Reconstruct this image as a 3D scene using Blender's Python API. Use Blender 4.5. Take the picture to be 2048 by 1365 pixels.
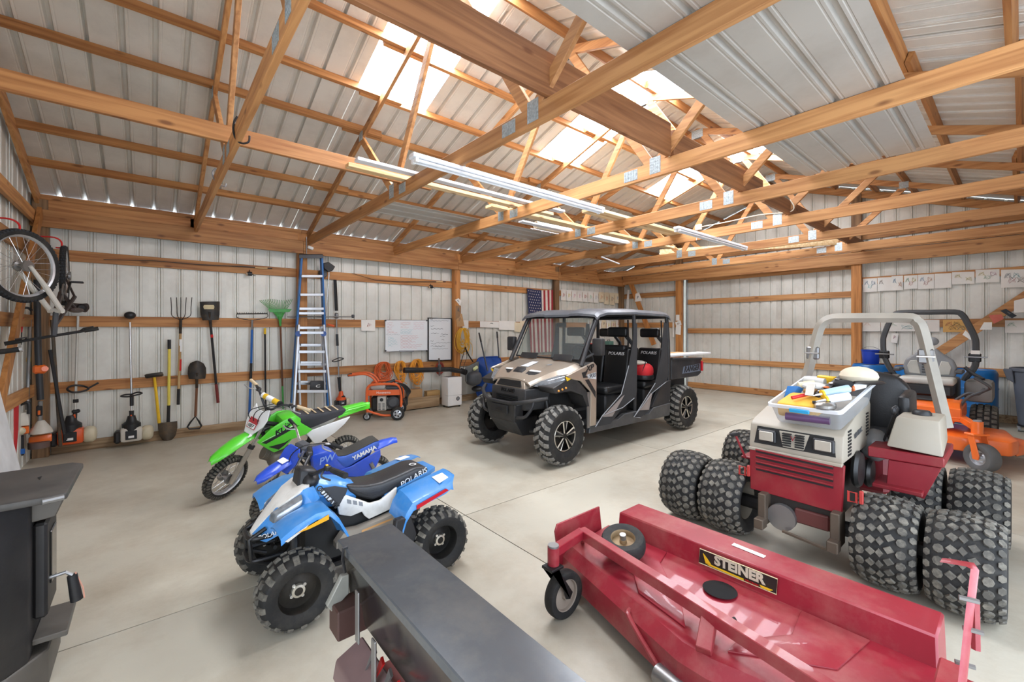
import bpy, bmesh, math, random
from mathutils import Vector, Matrix
random.seed(11)
PI = math.pi
for o in list(bpy.data.objects): bpy.data.objects.remove(o)
scene = bpy.context.scene
COL = scene.collection
# ---------------------------------------------------------------- camera (level, photograph taken as 2048 x 1365)
FPX, YAW, HOR = 858.242, math.radians(40.0887), 657.034
CAM = Vector((0.926, -7.86, 1.582))
cd = bpy.data.cameras.new('camera'); cam = bpy.data.objects.new('camera', cd); COL.objects.link(cam)
cd.sensor_fit = 'HORIZONTAL'; cd.sensor_width = 36.0; cd.lens = FPX / 2048 * 36.0
cd.shift_y = -(682.5 - HOR) / 2048; cd.clip_start = 0.02
cam.location = CAM; cam.rotation_euler = (PI / 2, 0, -YAW)
scene.camera = cam
# ---------------------------------------------------------------- sky, daylight, added fill lamps, exposure
wd = bpy.data.worlds.new('sky'); scene.world = wd; wd.use_nodes = True
wd.node_tree.nodes['Background'].inputs[0].default_value = (0.72, 0.84, 1.0, 1)
wd.node_tree.nodes['Background'].inputs[1].default_value = 3.0
def area(name, loc, rot, sx, sy, power, col=(1, 1, 1)):
    l = bpy.data.lights.new(name, 'AREA'); l.shape = 'RECTANGLE'; l.size = sx; l.size_y = sy; l.energy = power; l.color = col
    o = bpy.data.objects.new(name, l); COL.objects.link(o); o.location = loc; o.rotation_euler = rot
    return o
area('added_fill_front', (3.3, -9.05, 1.6), (PI / 2, 0, 0), 4.2, 2.9, 15, (1, 0.98, 0.95))   # added fill lamp, set in an assumed open doorway behind the camera
area('added_fill_left', (-0.12, -7.6, 1.2), (PI / 2, 0, -PI / 2), 2.0, 2.2, 12, (1, 0.98, 0.95))  # second added fill lamp, at an assumed doorway in the unseen left wall
SKY_EMIT = 19.0                                            # daylight coming through the translucent roof panels
scene.view_settings.view_transform = 'Standard'; scene.view_settings.look = 'None'
scene.view_settings.exposure = 0.58; scene.view_settings.gamma = 1.0; scene.view_settings.use_curve_mapping = False
# ---------------------------------------------------------------- pixel -> point on a known plane
FW = Vector((math.sin(YAW), math.cos(YAW), 0)); RT = Vector((math.cos(YAW), -math.sin(YAW), 0))
def ray(u, v): return FW + RT * ((u - 1024) / FPX) + Vector((0, 0, (HOR - v) / FPX))
def AX(u, v, x): d = ray(u, v); return CAM + d * ((x - CAM.x) / d.x)
def AY(u, v, y): d = ray(u, v); return CAM + d * ((y - CAM.y) / d.y)
def AZ(u, v, z=0.0): d = ray(u, v); return CAM + d * ((z - CAM.z) / d.z)
# ---------------------------------------------------------------- materials
def s2l(c):
    r = []
    for x in c:
        x /= 255.0
        r.append(x / 12.92 if x <= 0.04045 else ((x + 0.055) / 1.055) ** 2.4)
    return (r[0], r[1], r[2], 1.0)
MATS = {}
def _new(name):
    m = bpy.data.materials.new(name); m.use_nodes = True
    return m, m.node_tree, m.node_tree.nodes['Principled BSDF']
def _coords(nt, scale):
    tc = nt.nodes.new('ShaderNodeTexCoord'); mp = nt.nodes.new('ShaderNodeMapping'); oi = nt.nodes.new('ShaderNodeObjectInfo')
    mu = nt.nodes.new('ShaderNodeMath'); mu.operation = 'MULTIPLY'; mu.inputs[1].default_value = 37.0
    nt.links.new(oi.outputs['Random'], mu.inputs[0]); nt.links.new(tc.outputs['Object'], mp.inputs['Vector'])
    nt.links.new(mu.outputs[0], mp.inputs['Location']); mp.inputs['Scale'].default_value = scale
    return mp
def mat(name, col, rough=0.5, metal=0.0, var=0.12, scale=6.0, bump=0.0, bscale=60.0, dirt=None, dirt_amt=0.0, coat=0.0, spec=0.5, dscale=3.0):
    """paint, plastic, rubber or metal: base colour with soft unevenness, optional dust and fine relief"""
    if name in MATS: return MATS[name]
    m, nt, b = _new(name); N, L = nt.nodes, nt.links
    c = s2l(col)
    mp = _coords(nt, (1, 1, 1))
    nz = N.new('ShaderNodeTexNoise'); nz.inputs['Scale'].default_value = scale; nz.inputs['Detail'].default_value = 4
    L.new(mp.outputs[0], nz.inputs['Vector'])
    rp = N.new('ShaderNodeValToRGB'); e = rp.color_ramp.elements
    e[0].position = 0.3; e[1].position = 0.7
    e[0].color = tuple(max(0, x * (1 - var)) for x in c[:3]) + (1,); e[1].color = tuple(min(1, x * (1 + var)) for x in c[:3]) + (1,)
    L.new(nz.outputs['Fac'], rp.inputs[0]); out = rp.outputs[0]
    if dirt:
        n2 = N.new('ShaderNodeTexNoise'); n2.inputs['Scale'].default_value = dscale; n2.inputs['Detail'].default_value = 8; n2.inputs['Roughness'].default_value = 0.7
        L.new(mp.outputs[0], n2.inputs['Vector'])
        r2 = N.new('ShaderNodeValToRGB'); r2.color_ramp.elements[0].position = 0.45; r2.color_ramp.elements[1].position = 0.75
        L.new(n2.outputs['Fac'], r2.inputs[0])
        mu = N.new('ShaderNodeMath'); mu.operation = 'MULTIPLY'; mu.inputs[1].default_value = dirt_amt; L.new(r2.outputs[0], mu.inputs[0])
        mx = N.new('ShaderNodeMix'); mx.data_type = 'RGBA'; mx.inputs[7].default_value = s2l(dirt)
        L.new(mu.outputs[0], mx.inputs[0]); L.new(out, mx.inputs[6]); out = mx.outputs[2]
    L.new(out, b.inputs['Base Color'])
    b.inputs['Roughness'].default_value = rough; b.inputs['Metallic'].default_value = metal
    b.inputs['Coat Weight'].default_value = coat; b.inputs['Specular IOR Level'].default_value = spec
    if bump:
        n3 = N.new('ShaderNodeTexNoise'); n3.inputs['Scale'].default_value = bscale; n3.inputs['Detail'].default_value = 3
        L.new(mp.outputs[0], n3.inputs['Vector'])
        bp = N.new('ShaderNodeBump'); bp.inputs['Strength'].default_value = bump; bp.inputs['Distance'].default_value = 0.01
        L.new(n3.outputs['Fac'], bp.inputs['Height']); L.new(bp.outputs[0], b.inputs['Normal'])
    MATS[name] = m; return m
def wood(name, axis, light, dark, knots=True, rough=0.6, grain=1.0):
    """sawn timber with grain along one axis, year bands and knots"""
    if name in MATS: return MATS[name]
    m, nt, b = _new(name); N, L = nt.nodes, nt.links
    sc = [14.0, 14.0, 14.0]; sc[axis] = 0.7
    mp = _coords(nt, sc)
    nz = N.new('ShaderNodeTexNoise'); nz.inputs['Scale'].default_value = 1.6 * grain; nz.inputs['Detail'].default_value = 6; nz.inputs['Distortion'].default_value = 0.6
    L.new(mp.outputs[0], nz.inputs['Vector'])
    rp = N.new('ShaderNodeValToRGB'); e = rp.color_ramp.elements
    e[0].position = 0.32; e[0].color = s2l(dark); e[1].position = 0.62; e[1].color = s2l(light)
    L.new(nz.outputs['Fac'], rp.inputs[0]); out = rp.outputs[0]
    if knots:
        k = [7.0, 7.0, 7.0]; k[axis] = 2.6
        mk = _coords(nt, k)
        vo = N.new('ShaderNodeTexVoronoi'); vo.inputs['Scale'].default_value = 1.0; L.new(mk.outputs[0], vo.inputs['Vector'])
        r2 = N.new('ShaderNodeValToRGB'); q = r2.color_ramp.elements
        q[0].position = 0.07; q[0].color = (1, 1, 1, 1); q[1].position = 0.16; q[1].color = (0, 0, 0, 1)
        L.new(vo.outputs['Distance'], r2.inputs[0])
        mx = N.new('ShaderNodeMix'); mx.data_type = 'RGBA'; mx.inputs[7].default_value = s2l((104, 58, 28))
        mm = N.new('ShaderNodeMath'); mm.operation = 'MULTIPLY'; mm.inputs[1].default_value = 0.75; L.new(r2.outputs[0], mm.inputs[0])
        L.new(mm.outputs[0], mx.inputs[0]); L.new(out, mx.inputs[6]); out = mx.outputs[2]
    oi = N.new('ShaderNodeObjectInfo'); mr = N.new('ShaderNodeMapRange'); mr.inputs[3].default_value = 0.82; mr.inputs[4].default_value = 1.14
    L.new(oi.outputs['Random'], mr.inputs[0])
    hs = N.new('ShaderNodeHueSaturation'); L.new(mr.outputs[0], hs.inputs['Value']); L.new(out, hs.inputs['Color'])
    L.new(hs.outputs[0], b.inputs['Base Color']); b.inputs['Roughness'].default_value = rough
    bp = N.new('ShaderNodeBump'); bp.inputs['Strength'].default_value = 0.15; bp.inputs['Distance'].default_value = 0.004
    L.new(nz.outputs['Fac'], bp.inputs['Height']); L.new(bp.outputs[0], b.inputs['Normal'])
    MATS[name] = m; return m
def glass(name, col=(235, 240, 240), alpha=0.12, rough=0.03):
    if name in MATS: return MATS[name]
    m, nt, b = _new(name); N, L = nt.nodes, nt.links
    tr = N.new('ShaderNodeBsdfTransparent'); tr.inputs[0].default_value = s2l(col)
    mx = N.new('ShaderNodeMixShader'); mx.inputs[0].default_value = alpha
    b.inputs['Roughness'].default_value = rough; b.inputs['Base Color'].default_value = s2l(col)
    L.new(tr.outputs[0], mx.inputs[1]); L.new(b.outputs[0], mx.inputs[2])
    L.new(mx.outputs[0], N['Material Output'].inputs[0])
    MATS[name] = m; return m
def emit(name, col, st):
    m, nt, b = _new(name)
    b.inputs['Base Color'].default_value = s2l(col); b.inputs['Emission Color'].default_value = s2l(col); b.inputs['Emission Strength'].default_value = st
    MATS[name] = m; return m
# ---------------------------------------------------------------- mesh collector
def V(*a): return Vector(a)
class MB:
    def __init__(s): s.v = []; s.f = []
    def add(s, vs, fs, M=None):
        k = len(s.v)
        s.v += [tuple(M @ Vector(p)) if M else tuple(p) for p in vs]; s.f += [tuple(i + k for i in f) for f in fs]
        return s
    def _bm(s, vs, fs, bev, seg, M):
        bm = bmesh.new(); bv = [bm.verts.new(p) for p in vs]
        for f in fs: bm.faces.new([bv[i] for i in f])
        bmesh.ops.recalc_face_normals(bm, faces=bm.faces)
        if bev > 0: bmesh.ops.bevel(bm, geom=list(bm.edges), offset=bev, segments=seg, affect='EDGES', profile=0.5, clamp_overlap=True)
        bm.verts.index_update()
        r = [v.co.copy() for v in bm.verts], [[v.index for v in f.verts] for f in bm.faces]; bm.free()
        return s.add(r[0], r[1], M)
    def box(s, lo, hi, bev=0.0, M=None, seg=1):
        x0, y0, z0 = lo; x1, y1, z1 = hi
        vs = [(x0,y0,z0),(x1,y0,z0),(x1,y1,z0),(x0,y1,z0),(x0,y0,z1),(x1,y0,z1),(x1,y1,z1),(x0,y1,z1)]
        fs = [(3,2,1,0),(4,5,6,7),(0,1,5,4),(1,2,6,5),(2,3,7,6),(3,0,4,7)]
        if bev: return s._bm(vs, fs, bev, seg, M)
        return s.add(vs, fs, M)
    def cbox(s, c, d, bev=0.0, rot=(0, 0, 0), seg=1, M=None):
        R = Matrix.Translation(c) @ Matrix.Rotation(rot[2], 4, 'Z') @ Matrix.Rotation(rot[1], 4, 'Y') @ Matrix.Rotation(rot[0], 4, 'X')
        return s.box((-d[0]/2, -d[1]/2, -d[2]/2), (d[0]/2, d[1]/2, d[2]/2), bev, (M @ R) if M else R, seg)
    def hexa(s, p8, bev=0.0, seg=1, M=None):
        fs = [(3,2,1,0),(4,5,6,7),(0,1,5,4),(1,2,6,5),(2,3,7,6),(3,0,4,7)]
        return s._bm(p8, fs, bev, seg, M)
    def prism(s, poly, ext, bev=0.0, seg=1, M=None):
        """planar outline (3-D points) pushed along a vector"""
        n = len(poly); e = Vector(ext); a = [Vector(p) for p in poly]; b = [p + e for p in a]
        fs = [tuple(range(n)), tuple(range(2*n - 1, n - 1, -1))] + [(i, (i+1) % n, (i+1) % n + n, i + n) for i in range(n)]
        return s._bm(a + b, fs, bev, seg, M)
    def side(s, pts, y0, y1, bev=0.0, seg=1, M=None):
        """outline given as (x, z), extruded from y0 to y1"""
        return s.prism([(p[0], y0, p[1]) for p in pts], (0, y1 - y0, 0), bev, seg, M)
    def loft(s, rings, caps=True, closed=True, M=None, loop=False):
        n = len(rings[0]); vs = [p for r in rings for p in r]; fs = []
        R = len(rings)
        for i in range(R if loop else R - 1):
            j = (i + 1) % R
            for k in range(n if closed else n - 1):
                k2 = (k + 1) % n
                fs.append((i*n + k, i*n + k2, j*n + k2, j*n + k))
        if caps and not loop: fs += [tuple(range(n - 1, -1, -1)), tuple((R-1)*n + k for k in range(n))]
        return s.add(vs, fs, M)
    def tube(s, path, r, n=8, caps=True, closed=False, M=None, flat=1.0, up=None):
        P = [Vector(p) for p in path]; m = len(P); rr = r if isinstance(r, (list, tuple)) else [r] * m
        T = []
        for i in range(m):
            a = P[(i - 1) % m] if (closed or i > 0) else P[i]; b = P[(i + 1) % m] if (closed or i < m - 1) else P[i]
            t = (b - a); T.append(t.normalized() if t.length > 1e-9 else Vector((0, 0, 1)))
        u = Vector(up) if up else (Vector((0, 0, 1)) if abs(T[0].z) < 0.9 else Vector((1, 0, 0)))
        rings = []
        for i in range(m):
            t = T[i]; u = u - t * u.dot(t)
            if u.length < 1e-6: u = t.orthogonal()
            u.normalize(); w = t.cross(u)
            rings.append([P[i] + (u * math.cos(2*PI*k/n) + w * math.sin(2*PI*k/n) * flat) * rr[i] for k in range(n)])
        return s.loft(rings, caps, True, M, closed)
    def lathe(s, prof, org=(0, 0, 0), axis=(0, 0, 1), n=24, M=None, a0=0.0, a1=2*PI):
        ax = Vector(axis).normalized(); u = ax.orthogonal().normalized(); w = ax.cross(u); o = Vector(org)
        full = abs(a1 - a0 - 2*PI) < 1e-6; m = n if full else n + 1
        vs = []; fs = []; k = len(prof)
        for i in range(m):
            a = a0 + (a1 - a0) * i / n; d = u * math.cos(a) + w * math.sin(a)
            vs += [o + d * r + ax * h for r, h in prof]
        for i in range(n):
            j = (i + 1) % m
            for q in range(k - 1): fs.append((i*k + q, j*k + q, j*k + q + 1, i*k + q + 1))
        return s.add(vs, fs, M)
    def cyl(s, a, b, r, n=16, r2=None, M=None):
        a = Vector(a); b = Vector(b); return s.tube([a, b], [r, r if r2 is None else r2], n, True, False, M)
    def ball(s, c, r, nu=14, nv=9, M=None, e=1.0):
        rx, ry, rz = r if isinstance(r, (tuple, list)) else (r, r, r)
        def pw(x): return math.copysign(abs(x) ** e, x)
        rings = []
        for i in range(nv + 1):
            ph = -PI/2 + PI * i / nv; cz = max(math.cos(ph), 0.02)
            rings.append([(c[0] + rx * pw(cz) * pw(math.cos(2*PI*k/nu)), c[1] + ry * pw(cz) * pw(math.sin(2*PI*k/nu)), c[2] + rz * pw(math.sin(ph))) for k in range(nu)])
        return s.loft(rings, True, True, M)
    def sheet(s, grid, th, M=None):
        """grid of points made into a shell of thickness th (along z unless the vector is given)"""
        off = Vector(th) if isinstance(th, (tuple, list)) else Vector((0, 0, -th))
        R, n = len(grid), len(grid[0]); vs = [Vector(p) for r in grid for p in r]; vs += [p + off for p in vs]; K = R * n; fs = []
        for i in range(R - 1):
            for j in range(n - 1):
                a, b, c, d = i*n + j, i*n + j + 1, (i+1)*n + j + 1, (i+1)*n + j
                fs += [(a, b, c, d), (d + K, c + K, b + K, a + K)]
        ed = [(0, j, 0, j + 1) for j in range(n - 1)] + [(R-1, j + 1, R-1, j) for j in range(n - 1)] + [(i + 1, 0, i, 0) for i in range(R - 1)] + [(i, n-1, i + 1, n-1) for i in range(R - 1)]
        for i, j, p, q in ed: fs.append((p*n + q, i*n + j, i*n + j + K, p*n + q + K))
        return s.add(vs, fs, M)
    def mesh(s, name, off=(0, 0, 0), ang=35):
        me = bpy.data.meshes.new(name); o = Vector(off)
        me.from_pydata([tuple(Vector(p) - o) for p in s.v], [], s.f); 
        bm = bmesh.new(); bm.from_mesh(me); bmesh.ops.recalc_face_normals(bm, faces=bm.faces); bm.to_mesh(me); bm.free()
        me.polygons.foreach_set('use_smooth', [True] * len(me.polygons)); me.set_sharp_from_angle(angle=math.radians(ang)); me.update()
        return me
# ---------------------------------------------------------------- things and parts
ORG = {}                                                    # world origin of every object whose parts are given in world coordinates
def tag(o, label, cat, group=None):
    o['label'] = label; o['category'] = cat
    if group: o['group'] = group
    return o
def thing(name, label, cat, loc, group=None, rot=None, local=False):
    o = bpy.data.objects.new(name, None); COL.objects.link(o); o.location = loc; o.empty_display_size = 0.1
    if rot: o.rotation_euler = rot
    ORG[o.name] = Vector((0, 0, 0)) if (local or rot) else Vector(loc)
    return tag(o, label, cat, group)
def part(mb, name, m, parent, label=None, ang=35):
    off = ORG[parent.name]; me = mb.mesh(name, off, ang); me.materials.append(m)
    o = bpy.data.objects.new(name, me); COL.objects.link(o); o.parent = parent; ORG[o.name] = off
    if label: o['label'] = label
    return o
def solo(mb, name, m, label, cat, group=None, kind=None, ang=35):
    """a thing that is one mesh, origin at its base"""
    xs = [p[0] for p in mb.v]; ys = [p[1] for p in mb.v]; zs = [p[2] for p in mb.v]
    off = Vector(((min(xs) + max(xs)) / 2, (min(ys) + max(ys)) / 2, min(zs)))
    me = mb.mesh(name, off, ang); me.materials.append(m)
    o = bpy.data.objects.new(name, me); COL.objects.link(o); o.location = off; ORG[o.name] = off
    if kind: o['kind'] = kind
    if label: tag(o, label, cat, group)
    return o
def struct(mb, name, m):
    o = solo(mb, name, m, None, None, None, 'structure'); return o
def copy_tree(o, parent=None, loc=None, rot=None):
    c = o.copy(); COL.objects.link(c); c.parent = parent
    if loc is not None: c.location = loc
    if rot is not None: c.rotation_euler = rot
    for ch in list(o.children): copy_tree(ch, c)
    return c
def lettering(txt, size, m, parent, org, xd, yd, name='lettering', depth=0.0015, align='CENTER', shear=0.0, sx=1.0, bold=0.0):
    """raised printed letters laid along xd (baseline) and yd (up)"""
    cu = bpy.data.curves.new('t', 'FONT'); cu.body = txt; cu.size = size; cu.align_x = align; cu.align_y = 'CENTER'; cu.shear = shear
    cu.extrude = depth; cu.resolution_u = 3; cu.offset = bold
    to = bpy.data.objects.new('t', cu); COL.objects.link(to)
    me0 = bpy.data.meshes.new_from_object(to); bpy.data.objects.remove(to); bpy.data.curves.remove(cu)
    x = Vector(xd).normalized(); y = Vector(yd); y = (y - x * y.dot(x)).normalized(); z = x.cross(y)
    M = Matrix(((x.x, y.x, z.x, org[0]), (x.y, y.y, z.y, org[1]), (x.z, y.z, z.z, org[2]), (0, 0, 0, 1))) @ Matrix.Diagonal((sx, 1, 1, 1))
    off = ORG[parent.name]; me0.transform(Matrix.Translation(-off) @ M); me0.name = name
    me0.materials.clear(); me0.materials.append(m)
    o = bpy.data.objects.new(name, me0); COL.objects.link(o); o.parent = parent; ORG[o.name] = off
    return o
def arc(c, r, a0, a1, n, ax=(1, 0, 0), ay=(0, 0, 1)):
    ax = Vector(ax); ay = Vector(ay); c = Vector(c)
    return [c + ax * (r * math.cos(a0 + (a1 - a0) * i / n)) + ay * (r * math.sin(a0 + (a1 - a0) * i / n)) for i in range(n + 1)]
def smooth_path(pts, n=6):
    P = [Vector(p) for p in pts]; out = []
    for i in range(len(P) - 1):
        p0 = P[max(i - 1, 0)]; p1 = P[i]; p2 = P[i + 1]; p3 = P[min(i + 2, len(P) - 1)]
        for k in range(n):
            t = k / n
            out.append(0.5 * ((2 * p1) + (p2 - p0) * t + (2*p0 - 5*p1 + 4*p2 - p3) * t * t + (3*p1 - p0 - 3*p2 + p3) * t ** 3))
    out.append(P[-1]); return out
# common materials
M_RUB = mat('rubber_black', (28, 28, 28), 0.75, bump=0.1, dirt=(96, 90, 80), dirt_amt=0.3, dscale=9)
M_RUBL = mat('tread_dusty', (84, 81, 75), 0.85, var=0.2, dirt=(158, 152, 138), dirt_amt=0.8, dscale=14)
M_BLK = mat('plastic_black', (34, 34, 36), 0.45, bump=0.05, bscale=200)
M_BLKM = mat('steel_black', (30, 30, 32), 0.4, 0.3, dirt=(90, 85, 76), dirt_amt=0.3)
M_CHROME = mat('steel_bright', (205, 205, 205), 0.25, 0.9)
M_STEEL = mat('steel_grey', (150, 150, 150), 0.4, 0.8, dirt=(110, 96, 80), dirt_amt=0.3)
M_ALU = mat('aluminium', (205, 208, 212), 0.35, 0.75)
M_WHITE = mat('plastic_white', (238, 238, 236), 0.4, var=0.03)
M_ORANGE = mat('paint_orange', (240, 112, 38), 0.35, coat=0.3, dirt=(150, 90, 50), dirt_amt=0.2)
M_DKGREY = mat('plastic_dark_grey', (74, 76, 80), 0.5)
M_GREY = mat('plastic_grey', (140, 142, 145), 0.5)
M_GALV = mat('galvanised', (178, 186, 190), 0.35, 0.6, var=0.15, scale=40)
M_YEL = mat('paint_yellow', (236, 190, 40), 0.4)
M_RED = mat('paint_red', (200, 34, 34), 0.4)
WPX = wood('pine_x', 0, (194, 138, 82), (154, 98, 52)); WPY = wood('pine_y', 1, (198, 145, 91), (160, 106, 59)); WPZ = wood('pine_z', 2, (196, 134, 74), (154, 98, 48))
WOX = wood('old_timber_x', 0, (186, 158, 122), (128, 98, 66)); WOZ = wood('old_timber_z', 2, (150, 116, 80), (104, 76, 50))
# ================================================================ the building
LX, WY, RIB, SL, Z0 = 11.885, 9.14, 0.2286, 0.345, 3.25        # length, width, rib spacing, roof slope, eave height
def zr(y): return Z0 + SL * min(-y, WY + y)                     # underside of the roof sheets
M_SID = mat('siding_inside', (222, 221, 212), 0.5, 0.15, var=0.06, scale=1.5, dirt=(150, 140, 124), dirt_amt=0.3, dscale=2.2)
M_ROOF = mat('roof_sheet_inside', (226, 222, 213), 0.5, 0.2, var=0.06, scale=1.3, dirt=(140, 132, 120), dirt_amt=0.3, dscale=1.6)
def profile(a0, a1, ribs, rh=0.028, k=1.0):
    """flat sheet with raised ribs and two shallow swages in every pan: list of (along, out)"""
    out = [(a0, 0.0)]
    for r in ribs:
        for d, h in ((-0.114, 0.0), (-0.048, 0.0), (-0.044, 0.003), (-0.038, 0.003), (-0.034, 0.0), (-0.021, 0.0), (-0.010, rh), (0.010, rh), (0.021, 0.0), (0.034, 0.0), (0.038, 0.003), (0.044, 0.003), (0.048, 0.0)):
            a = r + d * (k if abs(d) < 0.03 else 1)
            if a0 + 1e-4 < a < a1 - 1e-4 and a > out[-1][0] + 1e-4: out.append((a, h))
    out.append((a1, 0.0)); return out
def wall_panels(wall, axis, plane, outdir, a_lo, a_hi, rib0, ztop, zbot=lambda a: 0.0, skip=None, width=0.9144, m=None):
    """one object for each three-foot sheet"""
    a = rib0 - RIB / 2
    while a > a_lo: a -= width
    k = 0
    while a < a_hi:
        b0, b1 = max(a, a_lo), min(a + width, a_hi)
        if b1 - b0 > 0.02 and not (skip and skip(b0, b1)):
            ribs = [a + RIB * (i + 0.5) for i in range(4)]; pf = profile(b0 - 0.004, b1 + 0.004, ribs)
            off = 0.0 if k % 2 else 0.0015
            mb = MB(); lo = []; hi = []
            for s, h in pf:
                p = plane + outdir * (h + off)
                lo.append((s, p, zbot(s)) if axis == 0 else (p, s, zbot(s))); hi.append((s, p, ztop(s)) if axis == 0 else (p, s, ztop(s)))
            n = len(lo); mb.add(lo + hi, [(i, i + 1, i + 1 + n, i + n) for i in range(n - 1)])
            part(mb, 'siding_panel', m or M_SID, wall, ang=20)
        a += width; k += 1
def structure_root(name, loc):
    o = bpy.data.objects.new(name, None); COL.objects.link(o); o.location = loc; o['kind'] = 'structure'; ORG[o.name] = Vector(loc); return o
def board(parent, name, lo, hi, m, bev=0.003): return part(MB().box(lo, hi, bev), name, m, parent)
def stick(parent, name, a, b, wide, thick, m, up=(0, 0, 1), bev=0.003):
    """a board from a to b, wide along up"""
    a = Vector(a); b = Vector(b); d = (b - a); L = d.length; d.normalize(); u = Vector(up); u = (u - d * u.dot(d)).normalized(); w = d.cross(u)
    c = [a + d * (L * i) + u * (wide / 2 * j) + w * (thick / 2 * k) for i, j, k in ((0,-1,-1),(1,-1,-1),(1,-1,1),(0,-1,1),(0,1,-1),(1,1,-1),(1,1,1),(0,1,1))]
    return part(MB().hexa(c, bev), name, m, parent)
# floor: four poured fields with sawn joints
M_CONC = mat('concrete', (189, 183, 167), 0.42, var=0.13, scale=0.9, bump=0.12, bscale=26, dirt=(140, 122, 98), dirt_amt=0.55, dscale=1.3, spec=0.4)
floor = structure_root('floor', (LX / 2, -WY / 2, 0))
xs = [-0.3, 2.96, 6.0, 9.04, 12.2]; ys = [0.1, -4.83, -9.4]
for i in range(4):
    for j in range(2):
        board(floor, 'concrete_slab', (xs[i] + 0.004, ys[j + 1] + 0.004, -0.12), (xs[i + 1] - 0.004, ys[j] - 0.004, 0.0), M_CONC, 0)
board(floor, 'joint_filler', (-0.3, -9.4, -0.14), (12.2, 0.1, -0.005), mat('joint_dirt', (84, 76, 66), 0.95, spec=0.1), 0)
# long wall with girts, posts and header
POSTX = [-0.105, 2.86, 5.90, 8.94, 11.76]; TRX = [1.426, 2.95, 4.474, 5.998, 7.522, 9.046, 10.57]
wb = structure_root('wall_back', (LX / 2, 0, 0))
wall_panels(wb, 0, 0.0, 1, -0.19, LX + 0.05, 0.102, lambda a: 3.235)
for top in (0.90, 1.74, 2.58):
    for x0, x1 in ((-0.05, 2.86), (2.86, 5.90), (5.90, 8.94), (8.94, 11.85)): board(wb, 'girt', (x0 + 0.002, -0.038, top - 0.14), (x1 - 0.002, 0.0, top), WPX)
for x in POSTX: board(wb, 'post', (x - 0.07, -0.16, 0.0), (x + 0.07, -0.04, 3.16), WOZ if x > 8 or x < 1 else WPZ)
for x0, x1 in ((-0.19, 2.86), (2.86, 5.90), (5.90, 8.94), (8.94, 11.8)):
    board(wb, 'header_board', (x0 + 0.002, -0.20, 2.82), (x1 - 0.002, -0.162, 3.03), WPX)
    board(wb, 'header_board', (x0 + 0.08, -0.158, 2.98), (x1 - 0.07, -0.12, 3.165), WPX)
    board(wb, 'eave_board', (x0 + 0.002, -0.085, 3.17), (x1 - 0.002, -0.002, 3.238), WPX)
for x in TRX[1::2] + [1.426]: board(wb, 'truss_block', (x - 0.065, -0.158, 3.035), (x - 0.022, -0.02, 3.16), WPZ)
board(wb, 'skirt_board', (-0.03, -0.036, 0.0), (11.7, -0.001, 0.13), WOX)
# left wall, mostly out of the frame
wl = structure_root('wall_left', (-0.19, -WY / 2, 0))
wall_panels(wl, 1, -0.19, -1, -WY, 0.0, -0.1, lambda a: zr(a) - 0.01, skip=lambda a, b: b > -8.7 and a < -6.7)
for top in (0.90, 1.74, 2.58): board(wl, 'girt', (-0.188, -6.6, top - 0.14), (-0.15, -0.17, top), WPY)
stick(wl, 'rafter', (-0.13, -0.12, zr(-0.12) - 0.13), (-0.13, -4.56, zr(-4.56) - 0.13), 0.14, 0.038, WPY)
stick(wl, 'gable_chord', (-0.13, -0.21, 2.90), (-0.13, -9.0, 2.99), 0.14, 0.04, WPY)
stick(wl, 'brace', (-0.085, -0.30, 2.98), (-0.085, -2.35, 0.62), 0.14, 0.038, WPZ, up=(0, 1, 0))
board(wl, 'post', (-0.145, -4.3, 0), (-0.01, -4.16, 2.9), WOZ)
# end wall with gable, sliding door opening
we = structure_root('wall_right', (LX, -WY / 2, 0)); DY0, DY1 = -2.03, -5.66
wall_panels(we, 1, LX, 1, -WY, 0.0, -5.863, lambda a: zr(a) - 0.01, zbot=lambda a: 2.9 if DY1 - 0.01 < a < DY0 + 0.01 else 0.0)
for top in (0.90, 1.745, 2.60):
    board(we, 'girt', (LX - 0.04, -1.9, top - 0.14), (LX - 0.002, -0.02, top), WPY); board(we, 'girt', (LX - 0.04, -9.1, top - 0.14), (LX - 0.002, -5.78, top), WPY)
board(we, 'girt', (LX - 0.04, -9.0, 3.36), (LX - 0.002, -0.5, 3.46), WPY)
for y in (-1.93, -5.72): board(we, 'post', (LX - 0.14, y - 0.08, 0), (LX - 0.04, y + 0.08, 3.02), WPZ)
board(we, 'gable_post', (LX - 0.14, -5.80, 3.1), (LX - 0.04, -5.64, 4.3), WOZ); board(we, 'gable_post', (LX - 0.14, -2.01, 3.1), (LX - 0.04, -1.85, 3.80), WOZ)
board(we, 'header_board', (LX - 0.19, -9.1, 2.86), (LX - 0.145, -0.2, 3.10), WPY)
board(we, 'gable_chord', (LX - 0.19, -9.1, 3.11), (LX - 0.15, -0.17, 3.2), WPY)
for a, b in ((-0.05, -4.55), (-9.08, -4.59)): stick(we, 'rafter', (LX - 0.1, a, zr(a) - 0.14), (LX - 0.1, b, zr(b) - 0.14), 0.14, 0.038, WPY)
stick(we, 'brace', AX(1256, 552, LX - 0.17), AX(1308, 690, LX - 0.17), 0.14, 0.038, WPZ, up=(0, 1, 0))
stick(we, 'brace', AX(1862, 716, LX - 0.17), AX(2090, 568, LX - 0.17), 0.15, 0.038, WPY, up=(0, 0.5, 1))
board(we, 'skirt_board', (LX - 0.036, -9.1, 0), (LX - 0.001, -5.8, 0.13), WOX)
d1 = structure_root('door_1', (LX + 0.06, (DY0 + DY1) / 2, 0))
M_DOOR = mat('door_sheet', (210, 208, 199), 0.5, 0.15, var=0.06, scale=1.5, dirt=(146, 134, 116), dirt_amt=0.4, dscale=2.0)
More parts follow.
